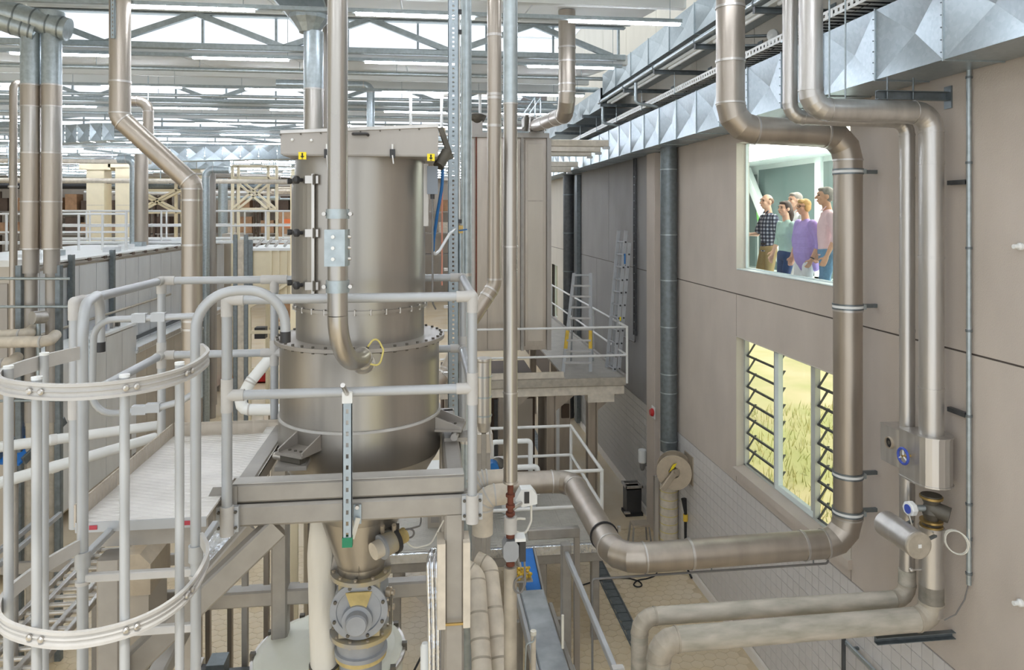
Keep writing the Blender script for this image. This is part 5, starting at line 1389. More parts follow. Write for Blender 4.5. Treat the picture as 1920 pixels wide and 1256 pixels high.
for k, (pa, pb, py, Y) in enumerate(((1032, 1140, 268, 14.7), (1034, 1125, 279, 15.6), (1034, 1108, 287, 16.5), (1034, 1083, 308, 18.9), (1034, 1070, 318, 20.0))):
    x0, x1 = xAt(pa, Y), xAt(pb, Y); z = zAt(py, x0, Y)
    t = thing('bracket_beam', 'beige box beam reaching from the rear filter towards the creased duct', 'beam', (x0, Y, z - .1), 'beige beams beside the rear filter')
    MB().beam((gx1 if Y < 17.2 else x0 - .9, Y, z), (x1, Y, z), .12, .14, up=(0, 0, 1)).build('beam', 'dusty_pipe', t)
    MB().bx((x1 - .04, Y, z - .09), .14, .1, .05).build('end_clip', 'steel_bright', t)
# platform
PZ = HC - 3.34; PX0, PX1, PYA, PYB = .3, 4.08, 14.3, 23.0
pf = thing('grating_platform', 'beige steel platform with grating around the rear filter', 'platform', (2.2, 18, 0))
MB().box((gx1 + .25, PYA, PZ - .04), (PX1, PYB, PZ)).build('grating_deck', 'checker_grey', pf)
MB().box((PX0, PYA, PZ - .04), (gx1 + .25, GY + .02, PZ)).build('grating_deck', 'checker_beige', pf)
MB().beam((PX0, PYA, PZ - .08), (PX1, PYA, PZ - .08), .06, .16, up=(0, 0, 1)).build('edge_beam', 'steel_dusty', pf)
MB().beam((PX0, PYA + .05, PZ - .26), (PX1 - .02, PYA + .05, PZ - .26), .08, .18, up=(0, 0, 1)).build('edge_beam', 'dusty_pipe', pf)
MB().beam((PX1, PYA, PZ - .05), (PX1, PYB, PZ - .05), .05, .22, up=(0, 0, 1)).build('edge_beam', 'frame_steel', pf)
MB().box((gx0, GY - .2, PZ), (gx1 + .22, GY - .17, PZ + .12)).build('kick_plate', 'dusty_pipe', pf)
for (x, y) in ((3.45, 14.6), (2.6, 14.7), (1.6, 14.6), (3.45, 19), (3.45, 22.8), (.5, 14.6)):
    MB().hbeam((x, y, 0), (x, y, PZ - .34), .22, .2, .02).build('column', 'steel_brown', pf)
    MB().prism([(x + .12, y, PZ - .35), (x + .62, y, PZ - .35), (x + .12, y, PZ - .75)], (0, .03, 0)).build('knee_plate', 'steel_brown', pf)
MB().box((3.3, 14.3, PZ - .5), (3.85, 14.6, PZ - .34)).build('bearing_block', 'dusty_pipe', pf)
def railing(name, label, pts, z, h, r, m, posts, mids=(.5,), cat='railing', group=None):
    t = thing(name, label, cat, (pts[0][0], pts[0][1], z), group)
    for f in (1.0,) + tuple(mids):
        for a, b in zip(pts, pts[1:]): MB().tube([(a[0], a[1], z + h * f), (b[0], b[1], z + h * f)], r, 10).build('rail', m, t)
    for p in posts: MB().tube([(p[0], p[1], z), (p[0], p[1], z + h + r * .5)], r * 1.05, 10).build('post', m, t)
    return t
railing('platform_rail', 'white tubular railing along the front and wall side of the rear platform', [(PX0, PYA - .03), (PX1 + .03, PYA - .03), (PX1 + .03, PYB)], PZ - .12, 1.15, .024, 'white_rail', [(1.75, PYA - .03), (PX1 + .03, PYA - .03), (PX1 + .03, 17.2), (PX1 + .03, 20), (PX1 + .03, PYB)])
# things under the platform
uc = thing('machine_cabinet', 'dark open machine cabinet standing below the rear platform', 'cabinet', (1.9, 16.5, 0))
MB().box((.4, 16.2, 0), (2.5, 18, 2.7)).build('cabinet_body', 'dark_brown', uc)
for k in range(4): MB().box((.6 + .48 * k, 16.14, .5 + .2 * (k % 2)), (1.0 + .48 * k, 16.2, 2.2)).build('cabinet_panel', ('cast_dark', 'steel_brown', 'dark_steel', 'panel_beige')[k], uc)
for k in range(3): MB().beam((.7 + .6 * k, 16.1, 0), (.7 + .6 * k, 16.1, 2.7), .05, .05).build('cabinet_post', 'dusty_pipe', uc)
uc2 = thing('machine_cabinet', 'tall brown cabinet with a pale door strip below the platform edge', 'cabinet', (3.0, 16.2, 0))
MB().box((2.7, 15.6, 0), (3.2, 17, 2.6)).build('cabinet_body', 'steel_brown', uc2)
MB().box((2.75, 15.55, .1), (2.95, 15.6, 2.4)).build('door_strip', 'panel_grey', uc2)
MB().box((3.0, 15.55, 1.9), (3.17, 15.6, 2.2)).build('vent', 'dark_brown', uc2)
# ---- stepladder
sl = thing('stepladder', 'aluminium stepladder with ten treads standing on the rear platform', 'ladder', aY(1082, 712, 14.9))
SY = 14.85
tl_, tr_, bl, br_ = aY(1076, 512, SY + .55), aY(1107, 512, SY + .55), aY(1054, 711, SY), aY(1107, 711, SY)
for a, b in ((tl_, bl), (tr_, br_)):
    s_ = MB().beam(a, b, .03, .07).build('stile', 'alu_paint', sl)
    MB().beam(a.lerp(b, .55), a.lerp(b, .72), .034, .074).build('yellow_band', 'yellow_paint', s_)
    MB().beam(b + Vector((0, 0, .03)), b, .04, .08).build('rubber_foot', 'black_rubber', s_)
for k in range(10):
    f = .02 + k * .1035
    a, b = tl_.lerp(bl, f), tr_.lerp(br_, f)
    MB().beam(a, b, .09, .035, up=(0, 0, 1)).build('tread', 'alu_dusty' if k else 'alu_paint', sl)
for a, dx in ((tl_, .05), (tr_, .18)): MB().beam(a, Vector((a.x + dx, a.y + .55, PZ)), .025, .04).build('rear_leg', 'alu_paint', sl)
# ---- extension ladder
el = thing('extension_ladder', 'aluminium extension ladder leaning against the shaded concrete wall', 'ladder', aY(1140, 705, 14.9))
def section(off, name):
    a0, b0 = aY(1137, 697, 15.25) + off, aY(1151, 705, 14.85) + off
    a1, b1 = aY(1160, 432, 15.25) + off, aY(1174, 432, 14.85) + off
    s_ = MB().beam(a0, a1, .025, .075).build('stile', 'alu_paint', el); s2_ = MB().beam(b0, b1, .025, .075).build('stile', 'alu_paint', el)
    for k in range(11):
        f = .05 + k * .087
        MB().cyl(a0.lerp(a1, f), b0.lerp(b1, f), .017, 8).build('rung', 'alu_paint', el)
        MB().cyl(b0.lerp(b1, f) + Vector((0, -.042, 0)), b0.lerp(b1, f) + Vector((0, -.03, 0)), .02, 8).build('rung_plug', 'black_plastic', s2_)
    for q in (a0, b0): MB().bx(q + Vector((0, 0, -.02)), .06, .09, .05).build('rubber_foot', 'black_rubber', el)
    return s2_
section(Vector((0, 0, 0)), 'a'); s2_ = section(Vector((.07, -.02, -.26)), 'b')
b = aY(1166, 485, 14.82) + Vector((.05, -.05, 0)); MB().bx(b, .03, .004, .22).build('blue_sticker', 'blue_hose', s2_)
b = aY(1158, 597, 14.82) + Vector((.045, -.05, 0)); MB().bx(b, .03, .004, .08).build('yellow_sticker', 'yellow_sign', s2_)

# ================================================================== low deck beyond the wide pipe
MZ = HC - 4.92
md = thing('work_deck', 'low chequer-plate work deck with white railings under the rear platform', 'platform', (1.2, 11.7, 0))
MB().box((-.5, 10.55, MZ - .03), (2.66, 12.9, MZ)).build('deck_plate', 'checker_grey', md)
for k in range(6): MB().box((-.45 + .52 * k, 10.6, MZ), (.03 + .52 * k, 12.85, MZ + .006)).build('deck_plate', 'checker_grey', md)
MB().beam((-.5, 10.53, MZ - .08), (2.66, 10.53, MZ - .08), .06, .14, up=(0, 0, 1)).build('edge_beam', 'foil', md)
MB().beam((-.5, 10.56, MZ - .22), (2.66, 10.56, MZ - .22), .08, .14, up=(0, 0, 1)).build('edge_beam', 'frame_steel', md)
for x in (-.4, .8, 1.75, 2.55):
    for y in (10.6, 12.8): MB().beam((x, y, 0), (x, y, MZ - .03), .12, .12).build('leg', 'frame_steel', md)
railing('deck_rail', 'white tubular railing around the low chequer-plate deck', [(-.4, 10.56), (2.65, 10.56), (2.65, 12.85), (.9, 12.85)], MZ, 1.06, .026, 'white_rail', [(-.4, 10.56), (2.65, 10.56), (2.65, 12.85), (.95, 12.85), (1.3, 10.56)])
# equipment on and behind the low deck
eq = thing('pump_unit', 'blue and grey pump unit with white pipework on the low deck', 'pump', (1.5, 11.9, MZ))
MB().bx((1.45, 12.1, MZ + .22), .8, .5, .44).build('base_box', 'panel_grey', eq)
MB().cyl((1.25, 11.8, MZ + .6), (1.25, 12.3, MZ + .6), .13, 18).build('motor', 'cast_dark', eq)
MB().cyl((1.12, 11.75, MZ + .72), (1.12, 11.95, MZ + .72), .1, 16).build('pump_head', 'blue_hose', eq)
MB().tube(fillet([(1.1, 11.8, MZ + .9), (1.1, 11.8, MZ + 1.15), (1.75, 11.8, MZ + 1.15), (1.75, 11.8, MZ + .6)], .06, 4), .04, 12).build('pipe', 'white_paint', eq)
MB().tube(fillet([(1.3, 11.7, MZ + .02), (1.3, 11.7, MZ + .75), (1.85, 11.7, MZ + .75), (1.85, 11.7, MZ + .3)], .06, 4), .045, 12).build('pipe', 'white_paint', eq)
for k in range(5): MB().bx((1.05 + .15 * k, 11.75, MZ + .5 + .04 * (k % 2)), .07, .07, .12).build('valve', ('steel_bright', 'white_paint', 'cast_dark')[k % 3], eq)
wtb = thing('covered_bench', 'white covered bench with steel drawers behind the low deck railing', 'bench', (.6, 12.1, MZ))
MB().box((.0, 11.2, MZ + .55), (.95, 12.6, MZ + .62)).build('top', 'white_paint', wtb)
MB().box((.05, 11.3, MZ), (.9, 12.5, MZ + .55)).build('body', 'panel_beige', wtb)
MB().box((.1, 11.26, MZ + .1), (.45, 11.3, MZ + .45)).build('drawer', 'steel_soft', wtb)
MB().box((.5, 11.26, MZ + .1), (.85, 11.3, MZ + .45)).build('drawer', 'steel_soft', wtb)
cy = thing('surge_vessel', 'upright shiny steel cylinder with a rounded bottom hung behind the guard rail', 'vessel', aY(907, 812, 7.4))
cxx = xAt(907, 7.4)
MB().lathe((cxx, 7.4, 0), [(.02, zAt(812, cxx, 7.4)), (.055, zAt(808, cxx, 7.4)), (.078, zAt(790, cxx, 7.4)), (.08, zAt(770, cxx, 7.4)), (.08, zAt(678, cxx, 7.4)), (.085, zAt(675, cxx, 7.4)), (.085, zAt(671, cxx, 7.4))], 28).build('shell', 'steel_bright', cy)
for py in (705, 743, 778): MB().ring((cxx, 7.4, zAt(py, cxx, 7.4)), (0, 0, 1), .086, .07, .014, 28).build('band', 'galv_steel', cy)
MB().beam((cxx + .06, 7.42, zAt(800, cxx, 7.4)), (cxx + .09, 7.42, zAt(860, cxx, 7.4)), .03, .02).build('stay', 'alu_dusty', cy)
MB().cyl((cxx, 7.4, zAt(706, cxx, 7.4)), (cxx - .16, 7.4, zAt(700, cxx, 7.4)), .05, 16).build('inlet_elbow', 'steel_bright', cy)
MB().beam((cxx, 7.4, zAt(812, cxx, 7.4)), (cxx, 7.4, 0), .05, .05).build('stand', 'frame_steel', cy)
gb = thing('gear_box', 'plain grey-beige steel box under the surge vessel', 'box', aY(905, 845, 7.9))
MB().box((xAt(885, 7.9), 7.9, zAt(850, .6, 7.9)), (xAt(924, 7.9), 8.4, zAt(815, .6, 7.9))).build('box_body', 'panel_beige', gb)
MB().box((xAt(890, 7.9), 7.92, 0), (xAt(920, 7.9), 8.35, zAt(850, .6, 7.9))).build('box_stand', 'frame_steel', gb)

# ================================================================== conveyor running towards the viewer
cv_ = thing('belt_conveyor', 'flat grey belt conveyor with steel side rails coming forward below the front pipe', 'conveyor', (1.36, 7.5, 0))
MB().beam((1.36, 5.2, 1.58), (1.36, 9.05, 1.58), .31, .05, up=(0, 0, 1), ch=.3).build('belt', 'belt_grey', cv_)
MB().beam((1.17, 5.2, 1.55), (1.17, 9.1, 1.55), .04, .16, up=(0, 0, 1)).build('side_rail', 'alu_paint', cv_)
MB().beam((1.555, 5.2, 1.50), (1.555, 8.8, 1.50), .05, .14, up=(0, 0, 1)).build('side_rail', 'frame_steel', cv_)
MB().beam((1.64, 5.2, 1.3), (1.64, 7.9, 1.3), .05, .1, up=(0, 0, 1)).build('side_rail', 'alu_paint', cv_)
for (x, y) in ((1.1, 8.6), (1.62, 8.6), (1.1, 6), (1.62, 6)): MB().beam((x, y, 0), (x, y, 1.48), .07, .07).build('leg', 'frame_steel', cv_)
for (px, py) in ((1000, 1185), (966, 1000)):
    pass
MB().cyl(aY(1055, 1215, 6.4), aY(1055, 1153, 6.4), .012, 10).build('guide_pin', 'cable_white', cv_)
MB().cyl((1.36, 9.05, 1.56), (1.36, 9.05, 1.56001), .001, 6)
pg = thing('sampling_tube', 'cream upright sampling tube with a bent grey line beside the belt', 'tube', aY(1000, 1256, 5.6))
q = aY(1000, 1187, 5.6)
MB().tube([(q.x, q.y, 0), (q.x, q.y, q.z)], .02, 14).build('tube', 'dusty_pipe', pg)
MB().cyl((q.x, q.y, q.z - .01), (q.x, q.y, q.z + .02), .024, 14).build('cap', 'cable_white', pg)
MB().tube(fillet([(q.x + .01, q.y - .03, q.z - .01), (q.x + .0, q.y - .03, q.z - .05), (q.x - .06, q.y - .03, q.z - .06), (q.x - .075, q.y - .03, q.z - .4)], .03, 4), .006, 8).build('line', 'galv_steel', pg)
wb = thing('stringer_bar', 'long pale steel bar sloping from the frame post towards the viewer above the floor', 'bar', (1.6, 7, 0))
MB().beam((1.6, 5.6, HC - 3.86), (1.6, 8.05, HC - 3.86), .045, .07, up=(0, 0, 1)).build('bar', 'alu_paint', wb)
MB().beam((1.6, 8.05, 0), (1.6, 8.05, HC - 3.76), .11, .11).build('post', 'frame_steel', wb)
MB().beam((1.78, 8.3, 0), (1.78, 8.3, HC - 3.7), .05, .07).build('post', 'steel_soft', wb)
MB().beam((1.2, 8.3, HC - 3.74), (1.8, 8.3, HC - 3.74), .08, .12, up=(0, 0, 1)).build('head_beam', 'frame_steel', wb)
MB().bx((1.62, 5.9, HC - 3.85), .1, .06, .06).build('bar_foot', 'alu_dusty', wb)
ch = MB()
bl_ = thing('blue_conveyor', 'narrow steep blue belt conveyor behind the grey belt', 'conveyor', (1.6, 9.8, 0))
MB().beam(aY(1003, 1118, 9.3), aY(985, 1030, 9.9), .2, .03).build('belt', 'blue_belt', bl_)
for s in (-.12, .12): MB().beam(aY(1003, 1118, 9.3) + Vector((s, 0, 0)), aY(985, 1030, 9.9) + Vector((s, 0, 0)), .03, .08).build('side_rail', 'frame_steel', bl_)
for s in (-.1, .1): MB().beam((aY(1003, 1118, 9.3).x + s, 9.3, 0), (aY(1003, 1118, 9.3).x + s, 9.3, aY(1003, 1118, 9.3).z), .05, .05).build('leg', 'frame_steel', bl_)
yb = thing('product_chute', 'small tray of yellow pieces at the head of the grey belt', 'tray', (1.3, 9.2, 1.6))
p0 = Vector((1.24, 9.22, 1.72))
MB().box(p0 - Vector((.14, .12, .04)), p0 + Vector((.14, .12, -.02))).build('tray', 'steel_bright', yb)
MB().beam((1.24, 9.22, 0), (1.24, 9.22, 1.69), .05, .05).build('stand', 'frame_steel', yb)
pc = MB()
for k in range(60): pc.ball(p0 + Vector((random.uniform(-.12, .12), random.uniform(-.1, .1), random.uniform(-.01, .07))), .022, n=6, m=4)
pc.build('yellow_pieces', 'yellow_paint', yb, kind='stuff')

# ================================================================== left side of the hall
# ---- long panelled tunnel along the left
MX = -7.8
tn = thing('tunnel_dryer', 'long light grey panelled tunnel machine running far down the hall', 'machine', (MX - 1.5, 21, 0))
MB().box((MX - 3.2, 14.02, .3), (MX - .03, 29, 5.36)).build('core', 'panel_beige', tn)
k = 0; y = 14.0
while y < 28.9:
    w = .85
    MB().box((MX - .03, y + .012, 2.0), (MX, y + w - .012, 5.22)).build('side_panel', 'panel_grey', tn)
    MB().box((MX - .03, y + .012, .35), (MX, y + w - .012, 1.98)).build('side_panel', 'panel_beige', tn)
    MB().bx((MX - .02, y + w / 2, 5.34), .12, .16, .07).build('latch', 'dark_brown', tn)
    y += w; k += 1
MB().beam((MX, 14, 5.30), (MX, 29, 5.30), .06, .06).build('cornice', 'steel_soft', tn)
MB().box((MX - 3.2, 14, 5.36), (MX + .02, 29, 5.40)).build('roof_sheet', 'white_paint', tn)
for yy in (16.9, 19.0): MB().channel((MX + .06, yy, 2.2), (MX + .06, yy, 5.5), .12, .1, .01).build('cable_riser', 'galv_dark', tn)
for k in range(8): MB().bx((MX - .4 - .3 * (k % 3), 15 + k * 1.7, 5.46), .3, .4, .14).build('roof_box', ('panel_grey', 'white_paint', 'galv_steel')[k % 3], tn)
for k in range(7): MB().beam((MX - .2, 14.4 + 2.2 * k, 0), (MX - .2, 14.4 + 2.2 * k, .32), .1, .1).build('foot', 'frame_steel', tn)
MB().tube([(MX + .1, 14, 3.95), (MX + .1, 23, 3.95)], .03, 10).build('handrail', 'steel_dusty', tn)
lb_ = thing('infeed_block', 'lower grey panelled block in front of the tunnel machine with a white rim', 'machine', (-7.5, 16, 0))
MB().box((MX + .01, 14.05, .3), (-7.3, 19.1, 3.6)).build('core', 'panel_beige', lb_)
y = 14.05
while y < 18.9:
    MB().box((-7.3, y + .01, .35), (-7.275, y + .86, 3.56)).build('side_panel', 'panel_grey', lb_); y += .87
MB().box((MX + .01, 14.05, 3.6), (-7.24, 19.15, 3.66)).build('rim', 'white_paint', lb_)
for yy in (14.3, 16.6, 18.8): MB().beam((-7.4, yy, 0), (-7.4, yy, .32), .09, .09).build('foot', 'frame_steel', lb_)
for k in range(4): MB().bx((-7.45, 17.6 + .3 * k, 3.76), .14, .12, .18).build('switch_box', ('blue_hose', 'panel_grey', 'steel_bright', 'cast_dark')[k], lb_)
ot = thing('outfeed_shelf', 'long white shelf belt with beige side panels along the foot of the tunnel', 'conveyor', (-7.5, 23, 0))
MB().box((MX + .01, 19.2, 2.86), (-7.22, 28, 2.92)).build('shelf', 'white_paint', ot)
MB().beam((-7.2, 19.2, 2.96), (-7.2, 28, 2.96), .03, .12, up=(0, 0, 1)).build('edge_rail', 'steel_bright', ot)
MB().beam((MX + .04, 19.2, 3.05), (MX + .04, 28, 3.05), .03, .1, up=(0, 0, 1)).build('edge_rail', 'dark_steel', ot)
y = 19.25
while y < 27.5:
    MB().box((-7.3, y + .01, .3), (-7.27, y + .68, 2.84)).build('side_panel', 'panel_beige', ot); y += .69
for yy in (19.5, 23, 27): MB().beam((-7.4, yy, 0), (-7.4, yy, 2.85), .08, .08).build('leg', 'frame_steel', ot)
# ---- beige box at the far left with pipework
lbx = thing('steel_cabinet', 'beige steel cabinet with a white top behind the paired upright pipes', 'cabinet', (-8.4, 13.5, 0))
MB().box((-11, 13.3, .2), (-7.0, 13.95, zAt(500, -7.5, 13.3))).build('body', 'panel_beige', lbx)
MB().box((-11, 13.2, zAt(500, -7.5, 13.3)), (-6.98, 14.0, zAt(488, -7.5, 13.3))).build('top', 'white_paint', lbx)
for k in range(3): MB().box((-9.2 + .72 * k, 13.27, 3.6), (-8.55 + .72 * k, 13.3, 5.2)).build('door', 'steel_soft', lbx)
for k in range(2): MB().beam((-9 + 1.9 * k, 13.5, 0), (-9 + 1.9 * k, 13.5, .22), .1, .1).build('foot', 'frame_steel', lbx)
YB = 11.0
for i, (px, r) in enumerate(((58, .131), (97, .129))):
    x = xAt(px, YB)
    lab = ('left upright of the paired wide steel pipes with galvanised tops', 'right upright of the paired wide steel pipes with galvanised tops')[i]
    lab = ('wide upright steel pipe with a galvanised top, the one nearer the beige cabinet end', 'wide upright steel pipe with a galvanised top, the one nearer the panelled tunnel')[i]
    t = thing('exhaust_pipe', lab, 'pipe', (x, YB, 1.8))
    def seg(y0, y1, rr, m): MB().tube([(x, YB, zAt(y1, x, YB)), (x, YB, zAt(y0, x, YB))], rr, 24).build('pipe_section', m, t)
    seg(62, 160, r, 'galv_steel'); seg(160, 200, r * 1.01, 'steel_brown'); seg(200, 285, r * .99, 'steel'); seg(285, 378, r, 'steel_brown'); seg(378, 466, r * 1.0, 'steel_brown'); seg(466, 512, r * .8, 'steel_soft'); seg(512, 790, r * .62, 'steel_soft')
    for py in (160, 200, 287, 378, 466): MB().ring((x, YB, zAt(py, x, YB)), (0, 0, 1), r * 1.05, r * .8, .02, 24).build('seam_ring', 'steel_bright', t)
    MB().lathe((x, YB, zAt(62, x, YB)), [(r, 0), (r * 1.2, .1), (r * 1.3, .3)], 24).build('collar', 'galv_steel', t)
    MB().tube([(x, YB, 0), (x, YB, zAt(780, x, YB))], r * .5, 16).build('pipe_foot', 'steel_dusty', t)
for i, (a, b) in enumerate((((-40, 20), (72, 60)), ((-30, 10), (128, 56)))):
    t = thing('exhaust_header', ('sloping galvanised header duct above the paired pipes, the shorter one', 'sloping galvanised header duct above the paired pipes, the longer one')[i], 'duct', aY(b[0], b[1], YB))
    p0, p1 = aY(*a, YB - .1), aY(*b, YB - .02)
    MB().tube([p0, p1], .165, 24).build('duct', 'galv_steel', t)
    for f in (.4, .6, .78, .92): MB().ring(p0.lerp(p1, f), p1 - p0, .171, .15, .02, 24).build('seam_ring', 'galv_dark', t)
tp = thing('thin_riser', 'slim steel riser pipe with a bent top beside the paired pipes', 'pipe', (xAt(25, 12), 12, 0))
MB().tube(fillet([(xAt(40, 12), 12.2, zAt(155, -6, 12)), (xAt(25, 12), 12, zAt(155, -6, 12)), (xAt(25, 12), 12, 0)], .1, 4), .055, 16).build('tube', 'steel_brown', tp)
MB().ring((xAt(25, 12), 12, zAt(350, -6, 12)), (0, 0, 1), .07, .04, .03, 16).build('clip', 'steel_bright', tp)
for i, (py, pe) in enumerate(((627, 52), (640, 92), (682, 20))):
    Yq = 10.5 - .2 * i
    t = thing('lagged_branch', ('upper cream lagged branch pipe leading to the paired uprights', 'middle cream lagged branch pipe leading to the paired uprights', 'lowest cream lagged branch pipe stub beside the paired uprights')[i], 'pipe', aY(0, py, Yq))
    MB().tube(fillet([aY(-60, py + 3, Yq), aY(pe, py, Yq), aY(pe + 12, py - 12, Yq + .5)], .12, 5), .075, 18).build('lagging', 'dusty_pipe', t)
    MB().ring(aY(pe - 15, py + 1, Yq), (1, 0, 0), .082, .06, .02, 18).build('band', 'alu_dusty', t)
    MB().cyl(aY(-40, py, Yq), Vector((aY(-40, py, Yq).x, Yq, 0)), .03, 8).build('stand', 'frame_steel', t)
sv = thing('silencer', 'short polished steel silencer can hung beside the paired upright pipes', 'silencer', aY(72, 596, 12.0))
MB().cyl(aY(60, 596, 10.6), aY(84, 594, 10.75), .09, 20).build('can', 'steel_bright', sv)
MB().cyl(aY(72, 605, 10.7), Vector((aY(72, 605, 10.7).x, 10.7, 0)), .03, 10).build('stem', 'galv_steel', sv)
for px in (37, 110):
    MB().beam((xAt(px, 11.0), 11.0, 0), (xAt(px, 11.0), 11.0, zAt(498, -6, 11.0)), .09, .09).build('pipe_post', 'galv_dark', label='dark upright post flanking the paired pipes at the %s' % ('cabinet side' if px < 60 else 'tunnel side'), cat='post')
cr = thing('pipe_crossbar', 'thin horizontal grey bars clamping the paired pipes together', 'bar', (xAt(60, 12.2), 12.2, HC - 3))
for py in (522, 575, 752): MB().tube([(xAt(-20, 10.83), 10.83, zAt(py, -6, 10.83)), (xAt(130, 10.83), 10.83, zAt(py + 2, -6, 10.83))], .02, 8).build('bar', 'galv_steel', cr)

# ---- offset pipe, hooded pipe
YO = 9.0
pipe_run('offset_pipe', 'wide brown-grey pipe that steps diagonally sideways before dropping to the floor', [(xAt(225, YO), YO, roof_z(YO)), (xAt(225, YO), YO, zAt(222, -3.5, YO)), (xAt(360, YO), YO, zAt(345, -2.7, YO)), (xAt(360, YO), YO, 0)], .117, 'steel_brown', R=.14, rings=[(0, .78), (2, .02), (2, .10), (2, .235), (2, .25)], n=28, elbow_n=3)
st = thing('pipe_stay', 'thin perforated strut fixed to the top of the offset pipe', 'strut', (xAt(210, 9), 8.9, HC + 2.1))
slotted(MB(), xAt(211, 8.85), 8.85, zAt(72, -3.5, 8.85), roof_z(8.85), .05, .05, .022, .36).build('strut', 'strut_zinc', st)
YH = 9.8; xh = xAt(588, YH)
hp_ = thing('hooded_pipe', 'steel pipe behind the vessel rising into a faceted galvanised hood', 'pipe', (xh, YH, HC + .5))
MB().tube([(xh, YH, zAt(168, xh, YH)), (xh, YH, 0)], .128, 26).build('pipe_section', 'steel', hp_)
MB().tube([(xh, YH, zAt(60, xh, YH)), (xh, YH, zAt(168, xh, YH))], .129, 26).build('pipe_section', 'galv_steel', hp_)
MB().lathe((xh - .06, YH, 0), [(.13, zAt(62, xh, YH)), (.2, zAt(48, xh, YH)), (.26, zAt(38, xh, YH)), (.26, zAt(30, xh, YH))], 12, smooth=False).build('hood', 'galv_steel', hp_)
MB().prism([(xh - .34, YH - .25, zAt(30, xh, YH)), (xh + .2, YH - .25, zAt(30, xh, YH)), (xh + .1, YH - .2, roof_z(YH - .2)), (xh - .6, YH - .2, roof_z(YH - .2))], (0, .5, 0)).build('duct', 'galv_sheet', hp_)
MB().ring((xh, YH, zAt(168, xh, YH)), (0, 0, 1), .134, .1, .02, 26).build('seam_ring', 'steel_bright', hp_)
x2 = xAt(613, 10.2)
pipe_run('service_riser', 'narrow galvanised pipe rising close behind the hooded pipe', [(x2, 10.2, roof_z(10.2)), (x2, 10.2, 0)], .06, 'steel_soft', n=16)
x3 = xAt(695, 16)
pipe_run('service_riser', 'plain galvanised pipe with a bend at its top far behind the vessel lid', [(x3 - 2, 16, zAt(160, x3, 16)), (x3, 16, zAt(160, x3, 16)), (x3, 16, 0)], .085, 'galv_steel', n=16, R=.15)
railing('roof_walk_rail', 'white walkway railing rising beyond the vessel lid', [(xAt(770, 15), 15), (xAt(1000, 15), 15)], zAt(255, 0, 15), .92, .03, 'white_rail', [(xAt(770, 15), 15), (xAt(828, 15), 15), (xAt(900, 15), 15)])
wk = thing('walkway', 'narrow grey walkway beam carrying the railing beyond the vessel lid', 'walkway', (.5, 15, zAt(260, 0, 15)))
MB().beam((xAt(745, 15), 15, zAt(262, 0, 15)), (xAt(975, 15), 15, zAt(262, 0, 15)), .3, .1, up=(0, 0, 1)).build('beam', 'galv_steel', wk)
for px in (755, 880): MB().beam((xAt(px, 15.05), 15.05, 0), (xAt(px, 15.05), 15.05, zAt(266, 0, 15)), .1, .1).build('post', 'frame_steel', wk)

# ---- middle distance: cream columns, lattice towers, pipes
for i, (pa, pb, Y, top) in enumerate(((162, 195, 30, 318), (216, 251, 30, 314), (344, 376, 32, 312))):
    x0, x1 = xAt(pa, Y), xAt(pb, Y); zt_ = zAt(top, x0, Y)
    t = thing('cream_column', ('cream boxed column, the one nearest the paired pipes', 'cream boxed column next to the grey riser pipes', 'cream boxed column half hidden by the offset pipe')[i], 'column', ((x0 + x1) / 2, Y, 0))
    MB().box((x0, Y, 0), (x1, Y + .7, zt_)).build('shaft', 'cream_paint', t)
    MB().box((x0 - .25, Y - .05, zt_), (x1 + .25, Y + .75, zt_ + .28)).build('head', 'cream_paint', t)
    MB().box((x0 + .0, Y - .012, zAt(384, x0, Y) - .02), (x1, Y, zAt(384, x0, Y))).build('seam', 'dusty_pipe', t)
def lattice(label, pxs, ya, yb, Y, w=.1):
    t = thing('lattice_tower', label, 'tower', (xAt(pxs[0], Y), Y, 0))
    for px in pxs: MB().beam((xAt(px, Y), Y, 0), (xAt(px, Y), Y, zAt(ya, -5, Y)), w, w).build('upright', 'cream_paint', t)
    x0, x1 = xAt(pxs[0], Y), xAt(pxs[-1], Y); xm0 = xAt(pxs[1], Y); xm1 = xAt(pxs[-2], Y)
    za, zb2 = zAt(ya + 22, -5, Y), zAt(yb, -5, Y)
    for a, b in (((x0, za), (xm1, zb2)), ((xm0, za), (x1, zb2)), ((x0, zb2), (xm1, za)), ((xm0, zb2), (x1, za))):
        MB().beam((a[0], Y - .08, a[1]), (b[0], Y - .08, b[1]), w, w * .8).build('brace', 'cream_paint', t)
    for z in (za, zb2, zAt(ya, -5, Y)): MB().beam((x0, Y, z), (x1, Y, z), w, w).build('tie', 'cream_paint', t)
lattice('cream lattice tower with crossed braces standing beyond the offset pipe', (436, 447, 503, 519), 312, 392, 28)
lattice('cream lattice frame with crossed braces between the cream columns', (252, 262, 330, 342), 336, 398, 33, .12)
lattice('cream slim upright frame close beside the vessel', (548, 552, 556, 560), 318, 420, 22, .06)
